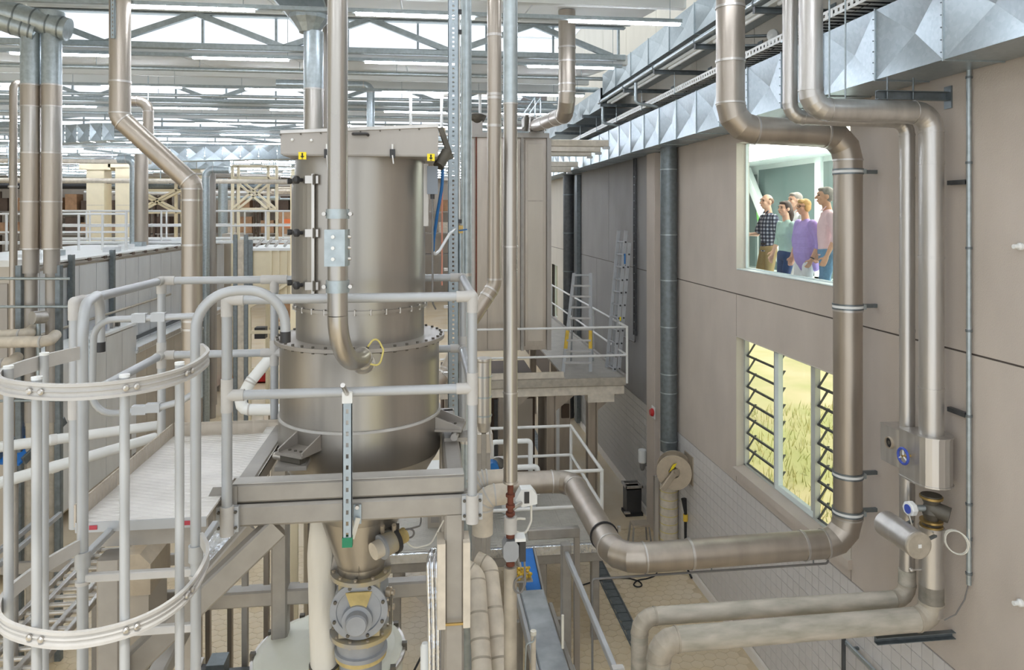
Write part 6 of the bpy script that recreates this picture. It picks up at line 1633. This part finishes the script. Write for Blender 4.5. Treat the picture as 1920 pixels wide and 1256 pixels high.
for i, (px, y0, r, Y, m) in enumerate(((265, 290, .2, 24, 'steel_brown'), (252, 298, .14, 24.6, 'galv_steel'), (386, 318, .11, 23, 'galv_steel'), (397, 322, .12, 23.5, 'steel_soft'), (278, 190, .1, 15, 'steel_brown'), (418, 332, .2, 33, 'galv_steel'))):
    x = xAt(px, Y)
    pipe_run('riser_pipe', ('brown-grey riser pipe beside the second cream column', 'galvanised riser with a small bend beside the brown riser', 'galvanised riser with a top bend just beyond the offset pipe', 'slender steel riser paired with the galvanised bend', 'short steel pipe with a bent top behind the diagonal pipe', 'square-looking grey riser near the lattice tower')[i],
             [(x + (.7 if i in (2, 5) else -.5), Y, zAt(y0, x, Y)), (x, Y, zAt(y0, x, Y)), (x, Y, zAt(268, x, Y) if i == 4 else 5.41 if x < -7.7 and Y < 29 else 0)] if i in (1, 2, 4) else [(x, Y, zAt(y0, x, Y)), (x, Y, 5.41 if x < -7.7 and Y < 29 else 0)], r, m, n=16, R=r * 2)
MB().cyl((xAt(278, 15), 15, zAt(190, -5, 15)), (xAt(278, 15), 15, roof_z(15)), .012, 6).build('hanger_rod', 'galv_steel', label='thin hanger rod above the short bent steel pipe', cat='rod')
t = thing('pipe_rack_beam', 'long dark lagged pipe crossing the hall in front of the store racks', 'pipe', (-14, 36, HC + 1))
MB().tube([(-24, 36, zAt(349, -14, 36)), (-8.2, 36, zAt(349, -10, 36))], .16, 12).build('pipe', 'black_rubber', t)
MB().tube([(-24, 36.4, zAt(340, -14, 36)), (-2, 36.4, zAt(340, -10, 36))], .1, 10).build('pipe', 'dusty_pipe', t)
for x in (-22, -15, -9): MB().beam((x, 36.2, 0), (x, 36.2, zAt(340, -10, 36)), .16, .16).build('post', 'frame_steel', t)
# overhead ducts and pipe tangle under the roof
for i, (x, Y, z, w_) in enumerate(((-12, 22, 2.05, 3.5), (-10, 27, 1.95, 5.5), (-14, 32, 1.9, 6))):
    t = thing('overhead_duct', ('first creased galvanised overhead duct beyond the paired pipes', 'second creased galvanised overhead duct beyond the paired pipes', 'third and farthest creased galvanised overhead duct beyond the paired pipes')[i], 'duct', (x, Y, HC + z))
    for k in range(8):
        xa = x + k * w_ / 8
        sh = MB(); q = [Vector((xa + .01, Y - k * .25 + 1, HC + z)), Vector((xa + w_ / 8 - .01, Y - (k + 1) * .25 + 1, HC + z)), Vector((xa + w_ / 8 - .01, Y - (k + 1) * .25 + 1, HC + z + .5)), Vector((xa + .01, Y - k * .25 + 1, HC + z + .5))]
        c = sum(q, Vector()) / 4 + Vector((0, .05, 0))
        for j in range(4): sh.add([q[j], q[(j + 1) % 4], c], [(0, 1, 2)])
        qb = [v + Vector((0, .6, 0)) for v in q]
        sh.add(q[:2] + [qb[1], qb[0]], [(0, 1, 2, 3)]); sh.add(q[2:] + [qb[3], qb[2]], [(0, 1, 2, 3)])
        sh.build('duct_panel', 'galv_sheet', t)
    for k in (1, 6): MB().cyl((x + k * w_ / 8, Y + .5, HC + z + .5), (x + k * w_ / 8, Y + .5, roof_z(Y + .5)), .02, 6).build('hanger_rod', 'galv_steel', t)
rnd = random.Random(11)
for i in range(22):
    Y = 27 + i * 1.1; z = HC + rnd.uniform(.95, 2.1) * (1 if i % 3 else .8); x0 = rnd.uniform(-22, -9); x1 = x0 + rnd.uniform(3, 11)
    x1 = min(x1, 1.5)
    t = thing('overhead_pipe', 'level service pipe slung across the far part of the hall below the light lines', 'pipe', (x0, Y, z), 'far overhead service pipes')
    MB().tube([(x0, Y, z), (x1, Y, z)], rnd.uniform(.05, .13), 10).build('pipe', rnd.choice(['galv_steel', 'steel_soft', 'white_paint', 'galv_dark', 'dusty_pipe']), t)
    for xx in (x0 + .3, x1 - .3): MB().cyl((xx, Y, z), (xx, Y, roof_z(Y)), .02, 5).build('hanger_rod', 'galv_steel', t)
# walkways with rails on the tunnel roof
for i, (Y, x0, x1) in enumerate(((25, -12, -4.2), (28.6, -14, -4.0), (21, -12.5, -8.2))):
    railing('roof_walk_rail', ('white walkway railing across the middle of the tunnel roof', 'white walkway railing at the far end of the tunnel roof', 'white walkway railing close behind the paired pipes')[i], [(x0, Y), (x1, Y)], 5.5 if i < 2 else 5.4, 1.0, .03, 'white_rail', [(x0 + (x1 - x0) * k / 7, Y) for k in range(8)])
fw = thing('cross_walkway', 'long white cross walkway beyond the tunnel machine', 'walkway', (-6, 27, 0))
MB().box((-14, 24.8, 5.42), (-3.8, 25.4, 5.5)).build('deck', 'white_paint', fw); MB().box((-14, 28.4, 5.42), (-3.8, 29.2, 5.5)).build('deck', 'white_paint', fw)
for x in (-7.0, -4.2):
    for Y in (25.1, 28.8): MB().beam((x, Y, 0), (x, Y, 5.42), .14, .14).build('post', 'frame_steel', fw)
dx_ = thing('dark_enclosure', 'small beige end cabinet with a dark doorway at the end of the tunnel', 'cabinet', (-7.2, 30, 0))
MB().box((xAt(415, 29.5), 29.6, 0), (xAt(440, 29.5), 31, zAt(438, -7, 29.5))).build('body', 'panel_beige', dx_)
# cream process machine right of the tunnel
cm = thing('cream_hopper', 'cream painted hopper machine on an open cream frame beyond the vessel', 'machine', (xAt(512, 20), 20, 0))
x0, x1 = xAt(463, 20), xAt(556, 20); za, zb2 = zAt(470, -4, 20), zAt(560, -4, 20)
MB().box((x0, 20, zb2), (x1, 22.4, za)).build('body', 'cream_paint', cm)
MB().box((x0 - .06, 19.95, za), (x1 + .06, 22.45, za + .07)).build('top_rim', 'white_paint', cm)
for k in range(5): MB().box((x0 + .6 + k * .2, 19.94, zb2), (x0 + .66 + k * .2, 20, za)).build('rib', 'cream_paint', cm)
MB().box((x0 + .02, 19.93, zb2), (x0 + .16, 19.99, za + .3)).build('duct_strip', 'galv_dark', cm)
for k in range(6):
    a = x0 + .1 + k * .25; MB().cyl((a, 20.6, za + .08), (a + .2, 20.6, za + .32), .035, 8).build('nozzle', 'steel_bright', cm)
for (x, y) in ((x0 + .05, 20.05), (x1 - .05, 20.05), (x0 + .05, 22.3), (x1 - .05, 22.3), ((x0 + x1) / 2, 20.05)): MB().beam((x, y, 0), (x, y, zb2), .1, .1).build('leg', 'cream_paint', cm)
for z in (zb2 - .9, zb2 - 1.9): MB().beam((x0, 20.05, z), (x1, 20.05, z), .09, .09).build('cross_rail', 'cream_paint', cm)
MB().beam((x0 + .1, 19.9, zb2 - .2), (x1, 19.9, zb2 + .55), .08, .08).build('slope_rail', 'cream_paint', cm)
for k in range(3): MB().bx((x0 + .3 + .4 * k, 20.3, zb2 - .95), .28, .3, .3).build('drive', 'black_plastic', cm)
pr = thing('cream_post', 'cream painted upright post with black knobs close beside the vessel', 'post', (xAt(551, 10), 10, 0))
MB().beam((xAt(552, 10), 10, 0), (xAt(552, 10), 10, zAt(330, -2, 10)), .07, .1).build('post', 'cream_paint', pr)
for py in (345, 383, 418): MB().ball(aY(552, py, 9.93), .022, n=8, m=5).build('knob', 'black_plastic', pr)
prt = thing('cable_post', 'perforated zinc cable post standing between the tunnel end and the cream machine', 'post', (xAt(442, 17), 17, 0))
for px in (441, 461): slotted(MB(), xAt(px, 17), 17, 0.0, zAt(440, -5, 17), .09, .2, .1, .5).build('rail', 'galv_dark', prt)
MB().box((xAt(443, 17), 17.02, 1), (xAt(459, 17), 17.1, zAt(450, -5, 17))).build('cable_run', 'dusty_pipe', prt)
# red crates on the far floor
for i, (px, py) in enumerate(((450, 716), (486, 708))):
    p = aZ(px, py + 8, 0)
    t = thing('red_crate', ('red plastic crate on the floor beside the yellow broom', 'red plastic crate on the floor under the white pipe')[i], 'crate', (p.x, p.y, 0))
    MB().box((p.x - .3, p.y - .2, .0), (p.x + .3, p.y + .2, .05)).build('base', 'red_plastic', t)
    for a, b in (((-.3, -.2), (.3, -.17)), ((-.3, .17), (.3, .2)), ((-.3, -.2), (-.27, .2)), ((.27, -.2), (.3, .2))): MB().box((p.x + a[0], p.y + a[1], .0), (p.x + b[0], p.y + b[1], .3)).build('side', 'red_plastic', t)
# store racks against the far wall, with cartons
for i in range(9):
    xr_ = -30 + i * 3.6; Yr = 54
    t = thing('store_rack', 'tall brown store rack at the far end of the hall', 'rack', (xr_, Yr, 0), 'far store racks')
    for a in (0, 3.3):
        for b in (0, 1.2): MB().beam((xr_ + a, Yr + b, 0), (xr_ + a, Yr + b, 8.0), .12, .12).build('upright', 'dark_brown', t)
    for z in (1.8, 3.4, 5.0, 6.6): MB().box((xr_, Yr, z - .08), (xr_ + 3.3, Yr + 1.2, z)).build('shelf', 'frame_steel', t)
    for z in (5.0, 6.6):
        for k in range(3):
            if (i + k) % 5 == 4: continue
            w_ = rnd.uniform(.7, .95); h_ = rnd.uniform(.7, 1.25)
            bt = MB().box((xr_ + .15 + 1.05 * k, Yr + .1, z), (xr_ + .15 + 1.05 * k + w_, Yr + 1.1, z + h_))
            bt.build('carton', rnd.choice(['cardboard', 'cardboard', 'dusty_pipe', 'dark_brown']), label='brown cardboard load on a shelf of the far store racks', cat='carton', group='cartons on the far racks')
for i in range(3):
    x = -8.6 + i * 2.3
    t = thing('process_machine', ('orange-trimmed far machine on the tunnel side of the dark doorway', 'dark far machine with a tall doorway between orange panels', 'orange-trimmed far machine on the vessel side of the dark doorway')[i], 'machine', (x, 44, 0))
    MB().box((x, 44, 0), (x + 2.0, 46, 7.2 if i == 1 else 6.6)).build('body', ('cardboard', 'dark_brown', 'cardboard')[i], t)
    if i != 1: MB().box((x + .3, 43.95, 5.6), (x + 1.6, 44, 6.1)).build('trim', 'orange_plastic', t)
    for k in range(2): MB().box((x + .3 + .8 * k, 43.94, 2), (x + .8 + .8 * k, 44, 5.2)).build('panel', ('panel_beige', 'cast_dark', 'panel_beige')[i], t)

# ---- white lagged pipes low on the left
for i, P in enumerate((((-30, 842, 8.0), (300, 797, 9.0)), ((-30, 914, 7.2), (105, 874, 7.6), (290, 820, 8.8)))):
    pts = [aY(*p) for p in P]
    t = thing('white_lagged_pipe', ('upper white lagged pipe passing behind the caged ladder', 'lower white lagged pipe passing behind the caged ladder')[i], 'pipe', pts[0])
    MB().tube(pts, .055, 18).build('lagging', 'white_paint', t)
    MB().ring(pts[0].lerp(pts[-1], .36), pts[-1] - pts[0], .06, .04, .06, 18).build('band', 'white_rail', t)
    for f in (.15, .8):
        q = pts[0].lerp(pts[-1], f); MB().cyl((q.x, q.y, 0), (q.x, q.y, q.z), .03, 8).build('stand', 'frame_steel', t)
pipe_run('white_lagged_pipe', 'white lagged pipe bending in a hairpin behind the platform post', [aY(545, 768, 8.2), aY(440, 768, 8.2), aY(470, 715, 8.3), aY(540, 630, 8.6)], .062, 'white_paint', R=.1, n=18, ring_m='alu_dusty')
MB().beam((xAt(500, 8.25), 8.25, 0), (xAt(500, 8.25), 8.25, zAt(775, -1.8, 8.2)), .06, .06).build('pipe_stand', 'steel_brown', label='brown-grey stand under the hairpin of the white lagged pipe', cat='stand')

# ---- conveyor and machines below the platform, left foreground
rc = thing('roller_conveyor', 'shiny steel conveyor track running away below the caged ladder', 'conveyor', (-3.9, 8, 0))
for x in (-4.2, -4.05, -3.72, -3.56): MB().beam((x, 5.2, HC - 4.2), (x, 10.2, HC - 4.2), .05, .07, up=(0, 0, 1)).build('side_rail', 'steel_bright', rc)
src = None
for k in range(30):
    c = (-3.88, 5.4 + k * .16, HC - 4.22)
    if src is None: src = local_part(MB().cyl((-.28, 0, 0), (.28, 0, 0), .025, 10), 'roller', 'steel_bright', rc, c)
    else: inst(src, c, rc)
for (x, y) in ((-4.2, 5.6), (-3.56, 5.6), (-4.2, 9.8), (-3.56, 9.8)): MB().beam((x, y, 0), (x, y, HC - 4.22), .07, .07).build('leg', 'frame_steel', rc)
rg = thing('guide_rail', 'pair of pale guide rails sloping away beside the steel conveyor track', 'rail', (-5.1, 8, 0))
for x in (-5.2, -5.0): MB().beam((x, 6, HC - 4.15), (x, 10.6, HC - 4.15), .05, .07, up=(0, 0, 1)).build('rail', 'alu_paint', rg)
for y in (6.2, 10.2): MB().beam((-5.1, y, 0), (-5.1, y, HC - 4.18), .08, .08).build('leg', 'frame_steel', rg)
MB().beam((-5.2, 9.6, HC - 4.4), (-2.6, 9.6, HC - 4.4), .06, .14, up=(0, 0, 1)).build('cross_beam', 'frame_steel', rg)
mm = thing('drive_machine', 'dark machine bed crowded with motors and yellow drives below the platform', 'machine', (-2.6, 6.4, 0))
MB().box((-3.2, 5.6, 0.0), (-1.7, 7.4, 1.9)).build('bed', 'dark_steel', mm)
rn2 = random.Random(5)
for k in range(26):
    x, y = rn2.uniform(-3.1, -1.8), rn2.uniform(5.65, 7.3); h_ = rn2.uniform(.08, .3)
    MB().bx((x, y, 1.9 + h_ / 2), rn2.uniform(.08, .25), rn2.uniform(.08, .25), h_).build('drive', rn2.choice(['cast_dark', 'black_plastic', 'yellow_paint', 'galv_dark', 'steel_bright', 'valve_grey']), mm)
for k in range(5):
    x, y = rn2.uniform(-3.0, -2.0), rn2.uniform(5.8, 7.0)
    MB().tube(fillet([(x, y, 1.9), (x, y, 2.3), (x + .3, y + .1, 2.35), (x + .4, y + .1, 1.95)], .1, 4), .018, 8).build('cable', rn2.choice(['black_rubber', 'cable_white']), mm)
th_ = thing('tan_hopper', 'tan dusty hopper hood fed by a steel pipe, seen under the platform', 'hopper', (xAt(248, 8), 8, 0))
hx_, hy_ = xAt(248, 8.0), 8.0
MB().prism([(xAt(205, 8), 8, zAt(1122, -3.5, 8)), (xAt(282, 8), 8, zAt(1122, -3.5, 8)), (xAt(282, 8), 8, zAt(1065, -3.5, 8)), (xAt(262, 8), 8, zAt(1044, -3.5, 8)), (xAt(232, 8), 8, zAt(1044, -3.5, 8)), (xAt(205, 8), 8, zAt(1070, -3.5, 8))], (0, .6, 0)).build('hood', 'reel_steel', th_)
MB().cyl((hx_, 8.3, zAt(1046, -3.5, 8.3)), (hx_, 8.3, zAt(975, -3.2, 8.3)), .09, 18).build('feed_pipe', 'reel_steel', th_)
MB().box((xAt(205, 8.1), 8.05, 0), (xAt(282, 8.1), 8.6, zAt(1122, -3.5, 8))).build('stand', 'panel_beige', th_)
MB().ring((hx_, 8.3, zAt(1036, -3.5, 8.3)), (0, 0, 1), .1, .07, .03, 18).build('collar', 'cable_white', th_)
fd = thing('foil_chute', 'sloping foil bright sheet metal chute under the platform', 'chute', (xAt(420, 7.5), 7.5, 0))
MB().prism([aY(352, 1000, 7.6), aY(470, 985, 7.9), aY(455, 1060, 7.2), aY(390, 1110, 6.9), aY(350, 1090, 7.0)], (0, .05, .08)).build('sheet', 'foil', fd)
for px, py, Y in ((360, 1085, 7.1), (455, 1050, 7.4)): q = aY(px, py, Y); MB().beam((q.x, q.y + .1, 0), (q.x, q.y + .1, q.z), .06, .06).build('leg', 'frame_steel', fd)
tb_ = thing('long_steel_bench', 'open steel bench frame on thin legs standing on the tiled floor', 'bench', (-2.4, 8.6, 0))
MB().beam((-3.4, 8.9, 1.9), (-1.5, 8.9, 1.9), .08, .1, up=(0, 0, 1)).build('beam', 'frame_steel', tb_)
for x in (-3.2, -2.55, -2.3, -1.6):
    MB().beam((x, 8.9, .06), (x, 8.9, 1.9), .06, .06).build('leg', 'steel_brown', tb_); MB().lathe((x, 8.9, 0), [(.05, 0), (.05, .02), (.02, .05), (.02, .08)], 12).build('foot', 'steel_bright', tb_)
br2 = thing('yellow_broom', 'yellow handled broom leaning near the red crate', 'broom', aZ(436, 725, 0))
q = aZ(438, 722, 0); MB().cyl(q + Vector((0, 0, .1)), q + Vector((-.35, .3, 1.3)), .02, 8).build('handle', 'yellow_paint', br2)
MB().bx(q + Vector((0, 0, .06)), .35, .08, .12).build('brush', 'red_plastic', br2)
bb_ = thing('blue_inclined_belt', 'blue inclined belt conveyor in the shade beside the paired pipes', 'conveyor', (-7, 11.2, 0))
MB().beam(aY(15, 870, 10.8), aY(95, 792, 11.5), .35, .04).build('belt', 'blue_belt', bb_)
for s in (-.2, .2): MB().beam(aY(15, 870, 10.8) + Vector((s, 0, .03)), aY(95, 792, 11.5) + Vector((s, 0, .03)), .04, .12).build('side_rail', 'galv_dark', bb_)
for p in (aY(20, 866, 10.9), aY(90, 797, 11.45)): MB().beam((p.x, p.y, 0), (p.x, p.y, p.z - .03), .07, .07).build('leg', 'frame_steel', bb_)

# ================================================================== visitors in the gallery
for nm, c, r_, v in (('skin_fair', (232, 186, 160), .55, .04), ('skin_tan', (222, 172, 142), .55, .04), ('hair_grey', (150, 144, 138), .7, .2), ('hair_dark', (66, 50, 44), .6, .15), ('hair_blond', (198, 158, 96), .6, .15),
                     ('hair_brown', (112, 84, 66), .6, .15), ('cloth_mint', (178, 208, 200), .85, .04), ('cloth_white', (238, 238, 240), .85, .02), ('cloth_purple', (178, 156, 222), .8, .05), ('cloth_pink', (240, 208, 214), .85, .03),
                     ('cloth_khaki', (176, 154, 108), .85, .05), ('denim_dark', (52, 76, 120), .85, .12), ('denim_light', (112, 152, 186), .85, .10), ('shoe_dark', (50, 44, 42), .6, .1), ('lip', (186, 104, 96), .5, .05), ('eye_dark', (40, 34, 32), .3, .05)):
    mat(nm, c, 0, r_, v, 30)
def remeshed(mb, name, m, parent, voxel, smooth=2, label=None):
    """fuse overlapping limbs into one continuous skin"""
    o = mb.build(name, m, parent)
    md = o.modifiers.new('fuse', 'REMESH'); md.mode = 'VOXEL'; md.voxel_size = voxel; md.use_smooth_shade = True
    sm = o.modifiers.new('smooth', 'SMOOTH'); sm.iterations = smooth; sm.factor = .5
    bpy.context.view_layer.update()
    me = bpy.data.meshes.new_from_object(o.evaluated_get(bpy.context.evaluated_depsgraph_get()))
    old = o.data; o.modifiers.clear(); o.data = me; bpy.data.meshes.remove(old)
    if not me.materials: me.materials.append(MATS[m])
    for p in me.polygons: p.use_smooth = True
    if label: o['label'] = label
    return o
def person(label, loc, head, H, sp):
    k = H / 1.78
    f = Vector((head[0], head[1], 0)).normalized(); l = Vector((0, 0, 1)).cross(f)
    base = Vector(loc)
    W = lambda a, b, c: base + (f * a + l * b + Vector((0, 0, c))) * k
    t = thing('person', label, 'person', base, None)
    rot = Matrix((f, l, Vector((0, 0, 1)))).transposed()
    def cap(mb, p, q, r0, r1, n=12):
        mb.tube([p, q], [r0 * k, r1 * k], n); mb.ball(p, r0 * k, n=n, m=8); mb.ball(q, r1 * k, n=n, m=8)
    def ell(mb, c, a, b, d, n=16, m=12): mb.ball(c, a * k, b * k, d * k, n=n, m=m, rot=rot)
    hx, hl, hz = sp.get('head', (.03, 0, 1.645))
    # head turn
    g = sp.get('turn', 0.0)
    hf = Matrix.Rotation(g, 3, 'Z') @ f; hll = Vector((0, 0, 1)).cross(hf); hrot = Matrix((hf, hll, Vector((0, 0, 1)))).transposed()
    HC_ = W(hx, hl, hz)
    HW = lambda a, b, c: HC_ + (hf * a + hll * b + Vector((0, 0, c))) * k
    def hell(mb, c, a, b, d, n=18, m=14): mb.ball(c, a * k, b * k, d * k, n=n, m=m, rot=hrot)
    b = MB()
    hell(b, HW(-.008, 0, .022), .094, .074, .094); hell(b, HW(.022, 0, -.035), .068, .058, .078); hell(b, HW(.045, 0, -.078), .036, .034, .032)
    cap(b, HW(.082, 0, .022), HW(.112, 0, -.018), .010, .0155); hell(b, HW(.075, 0, .045), .022, .045, .014); hell(b, HW(.082, 0, -.055), .016, .028, .013)
    for s in (-1, 1): hell(b, HW(-.012, s * .076, -.005), .024, .011, .034); hell(b, HW(.055, s * .036, -.02), .032, .026, .028)
    cap(b, W(-.005, 0, 1.46), HW(-.012, 0, -.07), .058, .052)
    bw = sp.get('w', 1.0)
    sh = MB(); tr = MB()
    SHZ = 1.40
    # torso under the shirt
    for z0, a, c, h_ in ((.98, .085, .12, .1), (1.10, .08, .11, .1), (1.22, .085, .115, .1), (1.33, .065, .10, .07)): ell(b, W(0, 0, z0), a * bw, c * bw, h_)
    prof = sp['torso']      # (z, half depth, half width, forward shift)
    for i in range(len(prof) - 1):
        for q in range(4):
            u = q / 4; z0, a, c, x = [prof[i][j] * (1 - u) + prof[i + 1][j] * u for j in range(4)]
            ell(sh, W(x, 0, z0), a, c, .05)
    z0, a, c, x = prof[-1]; ell(sh, W(x, 0, z0), a, c, .03)
    ell(sh, W(-.005, 0, 1.465), .058, .066, .03)
    for s, arm in ((1, sp['left']), (-1, sp['right'])):
        S0 = W(-.005, s * .165 * bw, SHZ); E = W(*arm[0]); Wr = W(*arm[1])
        cap(b, S0, E, .046, .038); cap(b, E, Wr, .037, .025)
        if sp['sleeve'] == 'short': cap(sh, S0, S0.lerp(E, .78), .058, .060)
        elif sp['sleeve'] == 'mid': cap(sh, S0, E, .056, .048); cap(sh, E, E.lerp(Wr, .22), .05, .047)
        elif sp['sleeve'] == 'bell': cap(sh, S0, E, .068, .078); cap(sh, E, E.lerp(Wr, .3), .075, .05)
        else: cap(sh, S0, E, .06, .048); cap(sh, E, E.lerp(Wr, .93), .047, .036)
        # hand: palm, four unequal curled fingers, thumb from the side
        d = (Wr - E).normalized(); n_ = (f if abs(d.dot(f)) < .8 else Vector((0, 0, 1))); n_ = (n_ - d * n_.dot(d)).normalized(); s_ = d.cross(n_).normalized()
        inward = -l * s; inward = (inward - d * inward.dot(d)).normalized(); 
        pal = Wr + d * .045 * k
        for w_ in (-.022, 0, .022): cap(b, Wr + d * .012 * k + n_ * w_ * .7 * k, Wr + d * .078 * k + n_ * w_ * k, .018, .015, 10)
        for j, ln in enumerate((.058, .07, .075, .066)):
            o_ = n_ * (-.03 + .02 * j) * k
            a0 = Wr + d * .08 * k + o_; a1 = a0 + (d * .9 + inward * .3).normalized() * ln * .5 * k; a2 = a1 + (d * .6 + inward * .8).normalized() * ln * .5 * k
            cap(b, a0, a1, .0095, .009, 8); cap(b, a1, a2, .009, .0075, 8)
        a0 = Wr + d * .03 * k + n_ * .03 * k; a1 = a0 + (d * .6 + n_ * .7 + inward * .2).normalized() * .04 * k; a2 = a1 + (d * .9 + n_ * .2 + inward * .3).normalized() * .03 * k
        cap(b, a0, a1, .012, .0105, 8); cap(b, a1, a2, .0105, .008, 8)
    ell(tr, W(0, 0, .93), .118 * sp.get('hip', 1), .165 * sp.get('hip', 1), .11)
    for s, leg in ((1, sp['lleg']), (-1, sp['rleg'])):
        h0 = W(0, s * .088, .90); kn = W(*leg[0]); an = W(*leg[1]); lw = sp.get('leg', 1.0)
        cap(b, h0, kn, .07, .05); cap(b, kn, an, .05, .036)
        cap(tr, h0, kn, .092 * lw, .066 * lw); cap(tr, kn, an, .066 * lw, .052 * lw)
        fo = MB(); cap(fo, an + Vector((0, 0, -.035 * k)) - f * .03 * k, an + f * .15 * k + Vector((0, 0, -.045 * k)), .042, .034)
        o = fo.build('shoe', 'shoe_dark', t)
    remeshed(b, 'body', sp['skin'], t, .0075, 2)
    remeshed(sh, 'shirt', sp['shirt'], t, .012, 3, sp.get('shirt_label'))
    remeshed(tr, 'trousers', sp['pants'], t, .013, 3)
    # hair
    h = MB()
    st_ = sp['hair']
    if st_ == 'bald':
        hell(h, HW(-.042, 0, .012), .070, .080, .062)
        for s in (-1, 1): hell(h, HW(-.022, s * .064, .022), .04, .016, .04)
    else:
        hell(h, HW(-.026, 0, .045), .092, .083, .086)
        hell(h, HW(-.045, 0, .0), .066, .079, .078)
        hell(h, HW(.035, 0, .092), .05, .062, .028)
        if st_ == 'ponytail':
            hell(h, HW(-.02, 0, .03), .088, .086, .09); cap(h, HW(-.10, 0, .02), HW(-.11, .03, -.10), .042, .04); cap(h, HW(-.11, .03, -.10), HW(-.085, .05, -.20), .04, .022)
        if st_ == 'bob':
            for s in (-1, 1): hell(h, HW(-.015, s * .07, -.01), .045, .02, .06)
            hell(h, HW(.062, .012, .075), .03, .055, .024)
    remeshed(h, 'hair', sp['hairc'], t, .009, 2)
    for s in (-1, 1):
        MB().ball(HW(.0785, s * .033, .016), .011 * k, .012 * k, .008 * k, n=10, m=6, rot=hrot).build('eye', 'eye_dark', t)
        MB().ball(HW(.083, s * .035, .036), .01 * k, .02 * k, .005 * k, n=8, m=5, rot=hrot).build('eyebrow', sp['hairc'], t)
    MB().ball(HW(.096, 0, -.056), .008 * k, .024 * k, .007 * k, n=10, m=6, rot=hrot).build('mouth', 'lip', t)
    if sp.get('glasses'):
        g_ = MB()
        for s in (-1, 1):
            g_.tube([HW(.094, s * .034 + .022 * math.cos(a), .014 + .018 * math.sin(a)) for a in [2 * PI * i / 14 for i in range(15)]], .0025, 6, False)
            g_.tube([HW(.092, s * .056, .018), HW(.0, s * .082, .015)], .0025, 6)
        g_.tube([HW(.097, -.012, .016), HW(.097, .012, .016)], .0025, 6)
        g_.build('glasses', 'black_plastic', t)
    if sp.get('collar'):
        for s in (-1, 1): MB().prism([W(.055, s * .012, 1.475), W(.07, s * .055, 1.455), W(.02, s * .075, 1.515), W(.03, s * .03, 1.52)], f * .008).build('collar', sp['shirt'], t)
    if sp.get('belt'): MB().lathe(W(0, 0, .985), [(.12 * k, 0), (.12 * k, .03)], 24).build('belt', 'shoe_dark', t)
    if sp.get('watch'):
        E, Wr = W(*sp['left'][0]), W(*sp['left'][1]); MB().ring(E.lerp(Wr, .93), Wr - E, .033 * k, .02 * k, .014, 16).build('bracelet', 'black_plastic', t)
    return t
man = [(.90, .115, .155, 0), (1.02, .112, .148, .0), (1.15, .115, .15, .01), (1.28, .118, .158, .005), (1.36, .10, .150, -.005), (1.41, .075, .115, -.01), (1.45, .055, .075, -.01)]
def spot(px, dep):
    d = ray(px, 401); return (d.x * dep, d.y * dep, GF)
GFt = GF
person('man in a dark plaid short-sleeved shirt and khaki trousers reaching a hand forward', spot(1441, 11.1), (-1, -.05), 1.78, dict(
    torso=man, left=((-.03, .24, 1.14), (.05, .23, .90)), right=((.06, -.24, 1.14), (.21, -.20, 1.14)), lleg=((.06, .10, .50), (.0, .11, .09)), rleg=((.10, -.11, .50), (.05, -.12, .09)),
    sleeve='short', shirt='plaid_cloth', pants='cloth_khaki', skin='skin_fair', hair='bald', hairc='hair_brown', collar=True, belt=True, turn=.05))
wom = [(.96, .10, .155, 0), (1.04, .09, .14, .0), (1.14, .095, .14, .01), (1.25, .125, .14, .02), (1.35, .10, .135, .0), (1.41, .07, .10, -.01), (1.45, .05, .07, -.01)]
person('dark-haired woman with a ponytail in a mint green top and dark jeans', spot(1474, 10.45), (-1, -.2), 1.66, dict(
    torso=wom, w=.9, left=((-.06, .22, 1.15), (.04, .22, .90)), right=((-.02, -.22, 1.15), (.10, -.2, .91)), lleg=((.13, .10, .50), (-.02, .10, .10)), rleg=((.02, -.10, .50), (-.12, -.10, .12)),
    sleeve='mid', shirt='cloth_mint', pants='denim_dark', skin='skin_fair', hair='ponytail', hairc='hair_dark', leg=.92, hip=1.0, watch=True))
person('grey-haired man in a white shirt standing behind the woman in purple', spot(1494, 11.0), (-1, 0), 1.80, dict(
    torso=man, left=((-.03, .23, 1.14), (.05, .22, .90)), right=((-.02, -.23, 1.14), (.06, -.22, .90)), lleg=((.03, .10, .50), (-.02, .10, .09)), rleg=((.03, -.10, .50), (-.02, -.10, .09)),
    sleeve='long', shirt='cloth_white', pants='cloth_white', skin='skin_fair', hair='short', hairc='hair_grey', collar=True))
blouse = [(.74, .13, .19, -.05), (.86, .155, .20, -.02), (.98, .165, .205, 0), (1.12, .16, .20, .01), (1.25, .145, .17, .02), (1.35, .11, .15, .0), (1.41, .075, .11, -.01), (1.45, .05, .075, -.01)]
person('short-haired blond woman with glasses in a loose purple blouse and white trousers', spot(1510, 10.0), (-1, -.1), 1.68, dict(
    torso=blouse, left=((-.06, .25, 1.14), (.06, .23, .89)), right=((-.02, -.24, 1.15), (.08, -.22, .90)), lleg=((.05, .10, .50), (-.02, .10, .09)), rleg=((.06, -.10, .50), (-.03, -.10, .09)),
    sleeve='bell', shirt='cloth_purple', pants='cloth_white', skin='skin_tan', hair='bob', hairc='hair_blond', glasses=True, watch=True, leg=1.05))
person('tall grey-haired man in a pale pink shirt with rolled sleeves and light jeans', spot(1551, 9.55), (-1, .32), 1.83, dict(
    torso=man, left=((-.05, .24, 1.14), (.06, .23, .88)), right=((-.02, -.23, 1.14), (.06, -.22, .90)), lleg=((.07, .10, .50), (.0, .10, .09)), rleg=((.0, -.10, .50), (-.08, -.10, .10)),
    sleeve='mid', shirt='cloth_pink', pants='denim_light', skin='skin_tan', hair='short', hairc='hair_grey', collar=True))
